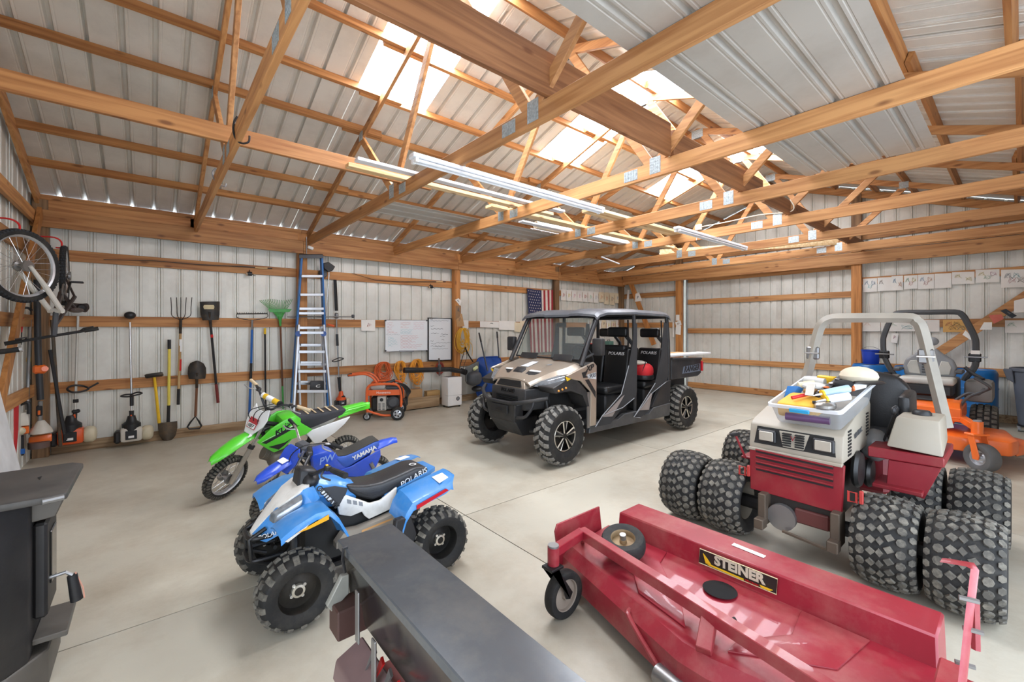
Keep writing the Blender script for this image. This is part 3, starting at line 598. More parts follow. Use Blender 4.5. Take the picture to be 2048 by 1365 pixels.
# ================================================================ boards, papers, flag
M_PAPER = mat('paper_white', (236, 233, 226), 0.8, var=0.03); M_CREAM = mat('paper_cream', (228, 214, 184), 0.8, var=0.05); M_CARD = mat('cardboard', (190, 150, 104), 0.8, var=0.08)
INKS = {'red': (206, 92, 84), 'blue': (84, 140, 190), 'green': (96, 170, 120), 'yellow': (226, 200, 60), 'pink': (226, 150, 170), 'orange': (226, 140, 80), 'black': (60, 60, 66), 'brown': (120, 84, 62), 'teal': (90, 180, 190), 'grey': (150, 150, 155)}
def ink(c): return mat('ink_' + c, INKS[c], 0.8, var=0.05)
def crayon(c): return mat('crayon_' + c, tuple(int(x * .5 + 116) for x in INKS[c]), 0.9, var=.1, scale=60)
def sheet_of_paper(pl, c4, label, group=None, marks=(), m=None, name='drawing_sheet', cat='paper', curl=0.006):
    """paper from four pixel corners (tl, tr, br, bl) on a wall plane; marks are coloured crayon strokes (u, v, spread, colour)"""
    q = [pl(*p) for p in c4]; n = (q[1] - q[0]).cross(q[3] - q[0]).normalized()
    if n.dot(CAM - q[0]) < 0: n = -n
    g = [[(q[0].lerp(q[1], i / 4)).lerp(q[3].lerp(q[2], i / 4), j / 3) + n * (curl * math.sin(j / 3 * 2.6) * math.sin(i / 4 * PI + 0.4)) for i in range(5)] for j in range(4)]
    o = solo(MB().sheet(g, tuple(n * -0.0008)), name, m or M_PAPER, label, cat, group)
    for a, b, sp, col in marks:
        c = q[0].lerp(q[1], a).lerp(q[3].lerp(q[2], a), b) + n * (curl * .8 + 0.0005); ex = (q[1] - q[0]); ey = (q[3] - q[0])
        pts = [c + ex * (sp * math.sin(1.7 * k + a * 9)) * (0.4 + 0.6 * ((k * 7) % 5) / 5) + ey * (sp * 0.8 * math.cos(2.3 * k + b * 7)) for k in range(9)]
        part(MB().tube(smooth_path(pts, 2), 0.003 + 0.012 * sp, 4, flat=0.2, up=tuple(n)), 'drawing_stroke', crayon(col), o)
    return o
PYW = lambda u, v: AY(u, v, -0.045); PXW = lambda u, v: AX(u, v, LX - 0.045)
def rect4(u0, v0, u1, v1, sk=0.0): return [(u0, v0), (u1, v0 + sk), (u1, v1 + sk), (u0, v1)]
GA = 'drawings pinned along the long wall'
sheet_of_paper(PYW, rect4(722.5, 640, 750.5, 662), 'white sheet with faint red drawing pinned left of the large whiteboard', GA, [(0.55, 0.45, 0.2, 'red'), (0.5, 0.55, 0.15, 'orange')])
for u0, v0, u1, v1, l, mk in ((960, 643, 998, 655, 'torn paper strip with dark sketch pinned above the blue wheelbarrow', [(0.6, 0.3, 0.12, 'black')]), (998, 642, 1031, 660, 'large blank white sheet pinned above the wheelbarrow', []), (1029, 645, 1043, 664, 'crooked cream sheet overlapping the large blank sheet', []), (1040, 642, 1056, 662, 'rounded cream paper pinned beside the flag', [(0.4, 0.5, 0.2, 'orange')])):
    sheet_of_paper(PYW, rect4(u0, v0, u1, v1, 1), l, GA, mk, M_CREAM if 'cream' in l else None)
ORD = ['first', 'second', 'third', 'fourth', 'fifth', 'sixth', 'seventh', 'eighth', 'ninth', 'tenth', 'eleventh']
cols = ['red', 'yellow', 'pink', 'pink', 'red', 'green', 'grey', 'orange', 'orange', 'brown', 'grey']
for k in range(11):
    u0 = 1122 + 10.8 * k; v0 = 579 + 0.75 * k
    sheet_of_paper(PYW, rect4(u0, v0, u0 + 10.2, v0 + (22 if k < 7 else 20) + (4 if k in (8, 9) else 0), 0.7), ORD[k] + ' small crayon drawing from the flag post in the high row by the corner', 'row of small drawings by the corner', [(0.5, 0.5, 0.25, cols[k])], M_CREAM if k > 6 else None)
for k in range(7):
    u0 = 1175 + 9.5 * k; sheet_of_paper(PYW, rect4(u0, 641 + (k % 3), u0 + 8.8, 656 + (k * 5) % 7, 0.3), ORD[k] + ' small sheet from the flag post on the girt behind the utility vehicle', 'drawings behind the utility vehicle', [(0.5, 0.4, 0.25, cols[(k * 3) % 11])], M_CREAM if k % 2 else None)
PPF = lambda u, v: AY(u, v, -0.168)
for (c4, m, l, mk) in (([(910, 600), (917, 597), (923, 602), (920, 612), (912, 611)][:4], M_PAPER, 'small torn note tacked highest on the post above the yellow cord', [(0.4, 0.4, 0.2, 'black')]), (rect4(911, 612, 922, 640), mat('paper_brown', (150, 116, 84), 0.8), 'brown printed notice tacked on the post', [(0.5, 0.3, 0.2, 'black')]), ([(911, 628), (924, 628), (929, 653), (914, 654)], M_CARD, 'tan cardboard flyer tacked low on the post above the yellow cord', [(0.5, 0.4, 0.25, 'brown')])): sheet_of_paper(PPF, c4, l, 'notes on the wall post', mk, m)
sheet_of_paper(PYW, rect4(925, 641, 937, 658, 0.2), 'plain white sheet on the girt right of the notice post', GA)
# corner papers on the end wall
for c4, l, mk in (([(1255, 580), (1259, 580), (1257, 625), (1250, 640)], 'long narrow paper strip hanging at the room corner', []), ([(1271, 588), (1278, 585), (1284, 602), (1270, 604)], 'small paper with black sketch pinned on the corner brace', [(0.5, 0.5, 0.25, 'black')]), (rect4(1352, 630, 1359, 642), 'little note pinned highest on the door post', []), ([(1350, 645), (1361, 641), (1363, 650), (1353, 655)], 'tilted note with a star sketch on the door post', [(0.5, 0.5, 0.25, 'brown')]), ([(1352, 651), (1362, 652), (1361, 670), (1351, 669)], 'rounded white note lowest on the door post', []), (rect4(1345, 645, 1348.5, 675), 'narrow paper strip hanging beside the door post', [])): sheet_of_paper((PXW if 'corner' in l and 'brace' not in l or 'beside' in l else (lambda u, v: AX(u, v, LX - 0.191)) if 'brace' in l else (lambda u, v: AX(u, v, LX - 0.143))), c4, l, 'papers by the sliding door', mk)
EW = (((1726, 558, 1754, 585), 'pale blue crayon picture', ['blue', 'teal', 'blue']), ((1755, 556, 1783, 583), 'sheet with a small brown mark', ['brown']), ((1783, 553, 1806, 582), 'sheet with a blue painted figure', ['blue', 'orange']), ((1808, 552, 1835, 579), 'sheet with green and red figures', ['green', 'red', 'yellow']), ((1836, 550, 1868, 579), 'drawing of a blue cloud and red mouth', ['blue', 'red', 'orange']), ((1869, 548, 1903, 577), 'blank white sheet', []), ((1904, 545, 1949, 569), 'sheet with a yellow scribble', ['yellow', 'yellow']), ((1951, 540, 1999, 566), 'sheet with yellow, green and pink blocks', ['yellow', 'green', 'pink']), ((2002, 540, 2056, 576), 'large sheet with dark eyes and teal ground', ['black', 'red', 'teal', 'brown']))
for k, ((u0, v0, u1, v1), l, cs_) in enumerate(EW): sheet_of_paper(PXW, [(u0, v0), (u1, v0 - 1.5), (u1, v1 - 1.5), (u0, v1)], l + ' in the upper row on the end wall', 'upper row of drawings on the end wall', [(0.25 + 0.5 * i / max(1, len(cs_) - 1), 0.35 + 0.25 * (i % 2), 0.22, c) for i, c in enumerate(cs_)])
EW2 = (((1725, 640, 1761, 663), 'white sheet with an orange scribble', ['orange']), ((1762, 640, 1832, 663), 'wide white sheet with faint green marks', ['green', 'teal']), ((1838, 640, 1879, 664), 'white sheet with faint teal marks', ['teal']), ((1886, 640, 1934, 665), 'orange sheet painted with dark leaves', ['red', 'brown', 'black', 'blue']), ((2010, 641, 2060, 666), 'wide sheet with pale green scribble', ['green']))
for (u0, v0, u1, v1), l, cs_ in EW2: sheet_of_paper(PXW, rect4(u0, v0, u1, v1), l + ' in the lower row on the end wall', 'lower row of drawings on the end wall', [(0.25 + 0.5 * i / max(1, len(cs_) - 1), 0.35 + 0.3 * (i % 2), 0.25, c) for i, c in enumerate(cs_)], mat('paper_orange', (216, 172, 104), 0.8) if 'orange sheet' in l else None)
PBR = lambda u, v: AX(u, v, LX - 0.193)
for c4, l, m, mk in (([(1783, 667), (1797, 667), (1794, 687), (1782, 685)], 'little paper tag with pink print under the lower drawings', None, [(0.5, 0.4, 0.25, 'pink')]), ([(1925, 670), (1931, 661), (1943, 673), (1942, 681), (1925, 680)][:4], 'white folded paper on the slanted brace behind the grey roll bar', None, []), ([(1959, 660), (1968, 645), (1984, 645), (1984, 660)], 'white paper aeroplane tacked on the slanted brace', None, []), ([(1977, 631), (2003, 629), (2008, 638), (1988, 648)], 'red paper shape tacked on the slanted brace', mat('paper_red', (206, 112, 96), 0.8), []), ([(2028, 602), (2060, 594), (2060, 624), (2028, 626)], 'plain white sheet on the upper end of the slanted brace', None, []), ([(2000, 622), (2012, 618), (2034, 632), (2024, 637)], 'black and white cut-out beside the red paper shape', mat('paper_black', (50, 56, 62), 0.7), [(0.6, 0.5, 0.2, 'grey')])): sheet_of_paper(PXW if 'tag' in l else PBR, c4, l, 'papers on the slanted brace', mk, m)
# whiteboards
M_WB = mat('whiteboard', (234, 237, 238), 0.25, var=0.01)
def scribble_lines(t, pl, rows, col, r=0.0022):
    mb = MB()
    for (u0, u1, v) in rows:
        n = max(3, int((u1 - u0) / 2.2)); pts = [pl(u0 + (u1 - u0) * i / n, v + 1.0 * math.sin(i * 2.1 + v) * (1 if i % 4 else 0.2)) for i in range(n + 1)]
        mb.tube(pts, r, 4)
    return part(mb, 'writing', ink(col), t)
yb = -0.07; PB = lambda u, v: AY(u, v, yb - 0.004)
t = thing('whiteboard', 'large white dry-erase board covered in coloured handwriting hung by the black-framed board', 'whiteboard', AY(812, 700, yb))
part(MB().prism([AY(u, v, yb) for u, v in ((770.5, 640.5), (855, 641), (855, 701), (770.5, 704))], (0, 0.02, 0)), 'panel', M_WB, t)
part(MB().tube([AY(u, v, yb) for u, v in ((770.5, 640.5), (855, 641), (855, 701), (770.5, 704))], 0.009, 4, closed=True), 'frame', M_ALU, t); part(MB().hexa([AY(u, v, y) for v in (704, 701.5) for (u, y) in ((798, yb - 0.05), (828, yb - 0.05), (828, yb), (798, yb))]), 'tray', M_GREY, t)
for u in (771, 853.5):
    for v in (641.5, 702): part(MB().cbox(AY(u, v, yb), (0.03, 0.03, 0.03), 0.006), 'corner_cap', M_DKGREY, t)
R_ = random.Random(4)
def rows(u0, u1, v0, v1, n): return [(u0 + 1, u0 + 1 + (u1 - u0) * R_.uniform(0.35, 0.9), v0 + (v1 - v0) * i / (n - 1)) for i in range(n)]
scribble_lines(t, PB, rows(773, 797, 646, 666, 7), 'red', 0.0015); scribble_lines(t, PB, rows(800, 825, 646, 656, 4), 'red', 0.0015); scribble_lines(t, PB, rows(800, 850, 660, 668, 4), 'teal', 0.0015); scribble_lines(t, PB, rows(826, 852, 646, 658, 4), 'pink', 0.0015)
scribble_lines(t, PB, rows(775, 798, 675, 692, 7), 'teal', 0.0015); scribble_lines(t, PB, rows(800, 850, 672, 696, 9), 'red', 0.0015); scribble_lines(t, PB, [(772, 799, 669.5)], 'grey', 0.0015)
t = thing('framed_whiteboard', 'upright whiteboard in a black frame with dark handwriting beside the wall post', 'whiteboard', AY(880, 720, yb))
q = ((856.5, 636.5), (903, 637.5), (903, 720.5), (856.5, 721.5))
part(MB().prism([AY(u, v, yb) for u, v in q], (0, 0.02, 0)), 'panel', M_WB, t); part(MB().tube([AY(u, v, yb - 0.005) for u, v in q], 0.02, 4, closed=True), 'frame', M_BLK, t)
PB2 = lambda u, v: AY(u, v, yb - 0.004)
scribble_lines(t, PB2, [(861, 868, 652.5), (862, 886, 658.2), (862, 872, 667), (882, 896, 669), (861, 867, 682.5), (883, 888, 680)], 'black', 0.0028)
scribble_lines(t, PB2, [(861, 897, 642), (860, 866, 639), (868, 878, 667), (880, 890, 673), (862, 872, 688), (861, 890, 692.5), (872, 902, 686), (864, 896, 698), (870, 884, 694)], 'black', 0.002)
# flag
t = thing('flag', 'american flag hung vertically on the wall girt behind the utility vehicle', 'flag', AY(1080, 706, -0.07))
fa, fb, fc, fd = AY(1054, 577, -0.07), AY(1106, 580, -0.07), AY(1106, 704, -0.07), AY(1060, 706, -0.07)
def fp(a, b): return fa.lerp(fb, a).lerp(fd.lerp(fc, a), b) + Vector((0, -0.025 * (0.5 + 0.5 * math.sin(a * 17 + b * 2)) * (0.3 + b), -0.03 * math.sin(a * PI) * (1 - b)))
M_FR = mat('flag_red', (160, 44, 52), 0.8); M_FW = mat('flag_white', (226, 216, 204), 0.8); M_FB = mat('flag_blue', (44, 50, 88), 0.8)
for k in range(13):
    b0 = 0.42 if k < 7 else 0.0
    part(MB().sheet([[fp((k + i / 3) / 13, b0 + (1 - b0) * j / 14) for i in range(4)] for j in range(15)], (0, 0.001, 0)), 'stripe', M_FR if k % 2 == 0 else M_FW, t)
part(MB().sheet([[fp(7 / 13 * i / 10, 0.42 * j / 8) for i in range(11)] for j in range(9)], (0, 0.001, 0)), 'canton', M_FB, t)
star = None
for r in range(9):
    for c in range(5 if r % 2 else 6):
        o = fp(0.045 + 0.082 * (c + (0.5 if r % 2 else 0)), 0.032 + 0.044 * r) + V(0, -0.007, 0)
        if star is None: star = part(MB().prism([o + V(math.cos(PI / 2 + i * PI / 5) * (0.019 if i % 2 == 0 else 0.008), 0, math.sin(PI / 2 + i * PI / 5) * (0.019 if i % 2 == 0 else 0.008)) for i in range(10)], (0, -0.002, 0)), 'star', M_FW, t); o0 = o
        else: q = star.copy(); COL.objects.link(q); q.location = o - o0

# ================================================================ cords, generator, blower, dehumidifier, wheelbarrow
def cord_coil(label, u, v, w, h, y, m, n=9, seed=1, name='extension_lead', tail=None):
    R = random.Random(seed); c = AY(u, v, y); sx = (AY(u + w, v, y) - c).x; sz = c.z - AY(u, v + h, y).z; pts = []
    for k in range(n * 14):
        a = 2 * PI * k / 14; lp = k // 14
        if k % 14 == 0: rz = R.uniform(.55, 1.15); ox, oz, rx, ph = R.uniform(-.22, .22), 1 - rz + R.uniform(-.08, .05), R.uniform(.40, 1.05), R.uniform(-.3, .3); prev = pts[-1] if pts else None
        p = c + V(sx * (ox + rx * math.cos(a + ph)), -0.012 * (lp % 5) - 0.012 * math.sin(a * 3 + lp), sz * (oz + rz * math.sin(a + ph)))
        pts.append(p if prev is None or k % 14 > 1 else prev.lerp(p, .5))
    if tail: pts += [AY(p[0], p[1], y - 0.02) for p in tail]
    return solo(MB().tube(smooth_path(pts, 2), 0.0065, 5), name, m, label, 'cord', 'coiled cords on the long wall')
M_CO = mat('cord_orange', (214, 100, 48), 0.5); M_CY = mat('cord_amber', (236, 160, 50), 0.5); M_CYL = mat('cord_yellow', (226, 172, 48), 0.5)
cord_coil('dark orange extension cord coiled on a nail behind the generator', 766, 744, 16, 19, -0.10, M_CO, 22, 1, tail=[(778, 732), (786, 750)])
cord_coil('amber extension cord coiled left of the blower tube', 800, 742, 10, 19, -0.10, M_CY, 20, 2, tail=[(806, 760), (814, 768)])
cord_coil('amber extension cord hung in a long tangle under the whiteboard', 832, 742, 13, 22, -0.10, M_CY, 26, 3, tail=[(826, 772), (840, 775)])
cord_coil('bright yellow extension cord coiled on the wall post', 925, 680, 13, 22, -0.20, M_CYL, 20, 5, tail=[(944, 690), (944, 712)])
t = thing('hose_reel', 'small dark red coil hung on a bracket above the white dehumidifier', 'coil', AY(879, 750, -0.1), 'coiled cords on the long wall')
mb = MB()
for k in range(5): mb.tube([AY(879, 737, -0.10) + V(math.cos(a) * (0.07 + 0.008 * k), -0.012 * (k % 3), math.sin(a) * (0.095 + 0.008 * k)) for a in [2 * PI * i / 16 for i in range(16)]], 0.008, 5, closed=True)
part(mb, 'coil', mat('cord_darkred', (150, 60, 44), 0.5), t); part(MB().tube([AY(878, 717, -0.13), AY(879, 752, -0.13)], 0.02, 6), 'bracket', M_STEEL, t)
# generator (own frame, x along its long side)
GA_ = math.atan2(-0.24, 0.42)
t = thing('generator', 'orange portable generator on wheels with coiled black cable', 'generator', (4.13, -0.58, 0), None, (0, 0, GA_)); t.scale = (1.1, 1.1, 1.1)
M_GO = mat('generator_orange', (232, 104, 48), 0.4, dirt=(150, 80, 50), dirt_amt=0.2)
def hoop(y): return smooth_path([(-0.26, y, 0.13), (-0.27, y, 0.40), (-0.25, y, 0.52), (-0.16, y, 0.56), (0.13, y, 0.56), (0.22, y, 0.52), (0.25, y, 0.42), (0.25, y, 0.20)], 5)
part(MB().tube(hoop(-0.22), 0.02, 10), 'frame_hoop', M_GO, t); part(MB().tube(hoop(0.2), 0.02, 10), 'frame_hoop', M_GO, t)
part(MB().tube(smooth_path([(-0.26, -0.22, 0.16), (-0.2, -0.22, 0.13), (-0.05, -0.22, 0.08), (0.05, -0.22, 0.07), (0.16, -0.22, 0.08)], 4), 0.017, 8), 'lower_rail', M_GO, t)
part(MB().tube(smooth_path([(-0.26, 0.2, 0.16), (-0.05, 0.2, 0.08), (0.16, 0.2, 0.08)], 4), 0.017, 8), 'lower_rail', M_GO, t)
for x in (-0.15, 0.12): part(MB().tube([(x, -0.22, 0.56), (x, 0.2, 0.56)], 0.016, 8), 'cross_bar', M_GO, t)
part(MB().tube(smooth_path([(-0.13, -0.12, 0.57), (-0.20, -0.12, 0.66), (-0.32, -0.12, 0.715), (-0.52, -0.12, 0.70), (-0.56, -0.08, 0.695), (-0.56, 0.08, 0.695), (-0.52, 0.12, 0.70), (-0.32, 0.12, 0.715), (-0.2, 0.12, 0.66), (-0.13, 0.12, 0.57)], 4), 0.017, 8), 'handle', M_GO, t)
part(MB().tube([(-0.56, -0.09, 0.695), (-0.56, 0.09, 0.695)], 0.022, 8), 'handle_grip', M_BLK, t)
pn = part(MB().box((-0.25, -0.215, 0.385), (0.24, -0.195, 0.47), 0.004), 'control_panel', M_GO, t); part(MB().box((-0.255, -0.21, 0.38), (-0.235, 0.2, 0.47), 0.004), 'side_panel', M_GO, t)
lettering('Husqvarna', 0.05, M_WHITE, pn, (-0.02, -0.217, 0.43), (1, 0, 0), (0, 0, 1))
part(MB().box((-0.23, -0.17, 0.47), (0.0, 0.14, 0.535), 0.03, None, 3), 'fuel_tank', mat('tank_pale', (200, 196, 188), 0.4), t); part(MB().box((0.01, -0.19, 0.47), (0.23, 0.16, 0.525), 0.02, None, 2), 'tank_cover', M_DKGREY, t)
mf = part(MB().box((-0.12, -0.20, 0.14), (0.02, -0.10, 0.37), 0.012), 'muffler_shield', mat('shield_silver', (196, 194, 188), 0.4, 0.5), t)
mb = MB().cyl((-0.05, -0.203, 0.315), (-0.05, -0.196, 0.315), 0.028, 12)
for k in range(6):
    for s in (-0.08, -0.02): mb.box((s - 0.018, -0.203, 0.16 + 0.018 * k), (s + 0.018, -0.199, 0.168 + 0.018 * k))
part(mb, 'shield_slots', M_BLK, mf)
part(MB().box((-0.22, -0.12, 0.12), (0.22, 0.16, 0.36), 0.03), 'engine_block', M_BLK, t); part(MB().lathe([(0, 0), (0.09, 0), (0.10, 0.04), (0.06, 0.07), (0, 0.07)], (0.12, -0.12, 0.26), (0, -1, 0), 16), 'recoil_starter', M_DKGREY, t)
for k in range(4): part(MB().box((0.03 + 0.02 * k, -0.15, 0.16), (0.04 + 0.02 * k, -0.1, 0.34)), 'cooling_fin', M_STEEL, t)
def gen_wheel(x, y, r, w, m_r): 
    h = part(MB().lathe([(0, -w * .6), (r * .18, -w * .6), (r * .2, -w * .45), (r * .5, -w * .35), (r * .55, -w * .5), (r * .62, -w * .5), (r * .62, w * .5), (0, w * .5)], (x, y, r), (0, 1, 0), 18), 'wheel', m_r, t)
    part(MB().lathe([(r * .6, -w * .5), (r * .85, -w * .5), (r * .98, -w * .3), (r, 0), (r * .98, w * .3), (r * .85, w * .5), (r * .6, w * .5)], (x, y, r), (0, 1, 0), 22), 'tire', M_RUB, h)
    return h
for y in (-0.27, 0.25): 
    h = gen_wheel(0.20, y, 0.105, 0.07, M_ALU)
    for k in range(5): part(MB().tube([(0.20 + 0.025 * math.cos(k * 1.257), y - 0.04, 0.105 + 0.025 * math.sin(k * 1.257)), (0.20 + 0.05 * math.cos(k * 1.257), y - 0.035, 0.105 + 0.05 * math.sin(k * 1.257))], 0.01, 5), 'spoke_hole', M_BLK, h)
for y in (-0.2, 0.2): gen_wheel(-0.27, y, 0.06, 0.035, M_ALU); part(MB().prism([(-0.28, y - 0.03, 0.13), (-0.24, y - 0.03, 0.13), (-0.255, y - 0.03, 0.055), (-0.285, y - 0.03, 0.055)], (0, 0.008, 0)), 'caster_fork', M_STEEL, t)
mb = MB()
for k in range(6): mb.tube(smooth_path([(0.14, -0.18 + 0.015 * k, 0.55), (0.24 + 0.01 * k, -0.25, 0.56), (0.33 + 0.012 * k, -0.22 + 0.02 * k, 0.42), (0.34 - 0.01 * k, -0.2, 0.22 + 0.02 * k), (0.28, -0.2, 0.30), (0.26, -0.24, 0.48), (0.2, -0.2, 0.56)], 5), 0.008, 6)
part(mb, 'cable', M_BLK, t); part(MB().tube([(0.0, -0.05, 0.55), (0.14, -0.02, 0.59)], 0.03, 8), 'plug', M_BLK, t)
# stacked old planks and cardboard behind the generator
loose_board('old_plank', tuple(AY(806, 829, -0.28) * 1)[:1] + (-0.30, 0.02), (5.38, -0.26, 0.235), WOX, 'weathered thick plank standing on edge by the white dehumidifier', 'plank')
solo(MB().box((4.55, -0.22, 0.005), (5.42, -0.10, 0.16), 0.004), 'old_timber', WOX, 'weathered timber block lying behind the standing plank', 'plank')
solo(MB().box((4.75, -0.20, 0.165), (5.05, -0.06, 0.38), 0.004), 'cardboard_box', M_CARD, 'brown cardboard box below the tangled amber cords', 'box')
solo(MB().box((5.15, -0.21, 0.165), (5.45, -0.09, 0.32), 0.004), 'plywood_offcut', wood('ply', 0, (206, 168, 112), (176, 134, 80), knots=False), 'yellowish plywood offcut standing behind the weathered plank', 'board')
# dehumidifier
t = thing('dehumidifier', 'white upright dehumidifier with round dial standing by the wall post', 'dehumidifier', (5.585, -0.43, 0))
x0, x1, y0, y1 = 5.42, 5.75, -0.56, -0.30
part(MB().box((x0, y0, 0.03), (x1, y1, 0.60), 0.02, None, 3), 'body', M_WHITE, t); part(MB().box((x0 - 0.002, y0 - 0.003, 0.24), (x1 + 0.002, y0 + 0.1, 0.243)), 'tank_seam', M_GREY, t)
part(MB().lathe([(0.030, 0), (0.036, 0.006), (0.042, 0)], (x1 - 0.10, y0 - 0.001, 0.17), (0, -1, 0), 20), 'dial', M_BLK, t); part(MB().lathe([(0.0, 0.003), (0.028, 0.002), (0.028, 0)], (x1 - 0.10, y0 - 0.001, 0.17), (0, -1, 0), 16), 'dial_face', M_GREY, t)
for x in (x0 + 0.04, x1 - 0.04):
    for y in (y0 + 0.04, y1 - 0.04): part(MB().cyl((x, y, 0), (x, y, 0.032), 0.018, 8), 'foot', M_BLK, t)
part(MB().tube(smooth_path([(x1, -0.42, 0.5), (x1 + 0.06, -0.40, 0.42), (x1 + 0.05, -0.36, 0.25), (x1 + 0.02, -0.34, 0.1)], 5), 0.006, 6), 'drain_hose', mat('hose_pink', (226, 170, 140), 0.5), t)
part(MB().box((x0 + 0.05, y0 + 0.06, 0.598), (x1 - 0.05, y1 - 0.03, 0.605), 0.002), 'top_grille', M_GREY, t)
# backpack blower on the post
t = thing('backpack_blower', 'black backpack leaf blower with long tube hung on the wall post', 'leaf blower', AY(950, 780, -0.5))
yb2 = -0.52; B = lambda u, v, d=0.0: AY(u, v, yb2 + d)
part(MB().tube([B(808, 741), B(830, 741), B(832, 741), B(870, 740), B(900, 739)], [0.052, 0.052, 0.047, 0.047, 0.046], 14), 'tube', M_BLK, t)
part(MB().tube(smooth_path([B(900, 739), B(915, 742), B(926, 743)], 4), [0.048] * 9, 14), 'tube_elbow', M_BLK, t)
mb = MB()
for k in range(5): mb.tube([B(922 + 2.2 * k, 742 + 0.8 * k), B(923 + 2.2 * k, 742.4 + 0.8 * k)], 0.058, 14)
part(mb, 'bellows', M_BLK, t); part(MB().cbox(B(879, 736, -0.03), (0.06, 0.06, 0.13), 0.015), 'control_handle', M_DKGREY, t)
part(MB().ball(B(947, 757), (0.17, 0.15, 0.15), 16, 10, e=0.75), 'fan_housing', M_DKGREY, t)
part(MB().hexa([B(930, 765), B(957, 770), B(957, 770, 0.25), B(930, 765, 0.25), B(930, 735), B(958, 722), B(958, 722, 0.25), B(930, 735, 0.25)], 0.03, 2), 'engine_cover', mat('cover_grey', (96, 98, 96), 0.5), t)
part(MB().cbox(B(951, 737, -0.03), (0.13, 0.05, 0.07), 0.02, (0, -0.5, 0)), 'shiny_label', mat('label_lime', (206, 214, 160), 0.35), t)
mb = MB()
for a in ((918, 735), (926, 730)): mb.tube(smooth_path([B(930, 695, 0.25), B(a[0] + 8, 712, 0.1), B(a[0] + 3, 728, 0.05), B(a[0], 742, 0.02)], 4), 0.02, 6, flat=0.25)
mb.tube(smooth_path([B(930, 695, 0.25), B(938, 712, 0.1), B(946, 724, 0.05)], 4), 0.02, 6, flat=0.25); part(mb, 'strap', M_BLK, t)
part(MB().ball(B(955, 790 - 12, 0.05), (0.13, 0.12, 0.06), 12, 8), 'backpad', M_BLK, t)
# wheelbarrow stood on its nose
t = thing('wheelbarrow', 'blue wheelbarrow standing on end with black handles against the wall', 'wheelbarrow', (6.72, -0.36, 0))
M_WBL = mat('tray_blue', (28, 74, 156), 0.4, dirt=(60, 80, 120), dirt_amt=0.3)
def rr(cx, cz, w, h, y, n=5, r=0.12):
    p = []
    for sx, sz, a in ((1, 1, 0), (-1, 1, PI / 2), (-1, -1, PI), (1, -1, 1.5 * PI)):
        for k in range(n): p.append((cx + sx * (w / 2 - r) + r * math.cos(a + PI / 2 * k / (n - 1)), y, cz + sz * (h / 2 - r) + r * math.sin(a + PI / 2 * k / (n - 1))))
    return p
wx = 6.72
part(MB().loft([rr(wx, 0.50, 0.66, 0.86, -0.18), rr(wx, 0.50, 0.64, 0.84, -0.19), rr(wx, 0.46, 0.50, 0.62, -0.40), rr(wx, 0.44, 0.34, 0.44, -0.47), rr(wx, 0.44, 0.2, 0.3, -0.48, 5, 0.08)]), 'tray', M_WBL, t)
part(MB().tube([Vector(p) for p in rr(wx, 0.50, 0.68, 0.88, -0.18)], 0.014, 6, closed=True), 'tray_rim', M_WBL, t)
for u0, v0, u1, v1, yy in ((958, 666, 975, 742, -0.5), (994, 664, 998, 716, -0.42)):
    a = AY(u0, v0, -0.16); b = AY(u1, v1, yy); 
    part(MB().tube([a, a.lerp(b, 0.25)], [0.016, 0.02], 8), 'grip', M_BLK, t); part(MB().tube([a.lerp(b, 0.25), b], 0.0165, 8), 'handle', M_DKGREY, t)
h = part(MB().lathe([(0, -0.05), (0.08, -0.04), (0.09, -0.03), (0.09, 0.03), (0, 0.05)], (wx, -0.30, 0.16), (1, 0, 0), 16), 'wheel', M_STEEL, t); part(MB().lathe([(0.08, -0.045), (0.13, -0.045), (0.16, 0), (0.13, 0.045), (0.08, 0.045)], (wx, -0.30, 0.16), (1, 0, 0), 20), 'tire', M_RUB, h)
part(MB().prism([(wx + a, -0.455 + b * 0.0, 0.70 + c) for a, b, c in ((-0.1, 0, 0), (0.1, 0, 0), (0.1, 0, 0.07), (-0.1, 0, 0.07))], (0, -0.004, 0)), 'sticker', mat('sticker_teal', (80, 130, 170), 0.5), t)
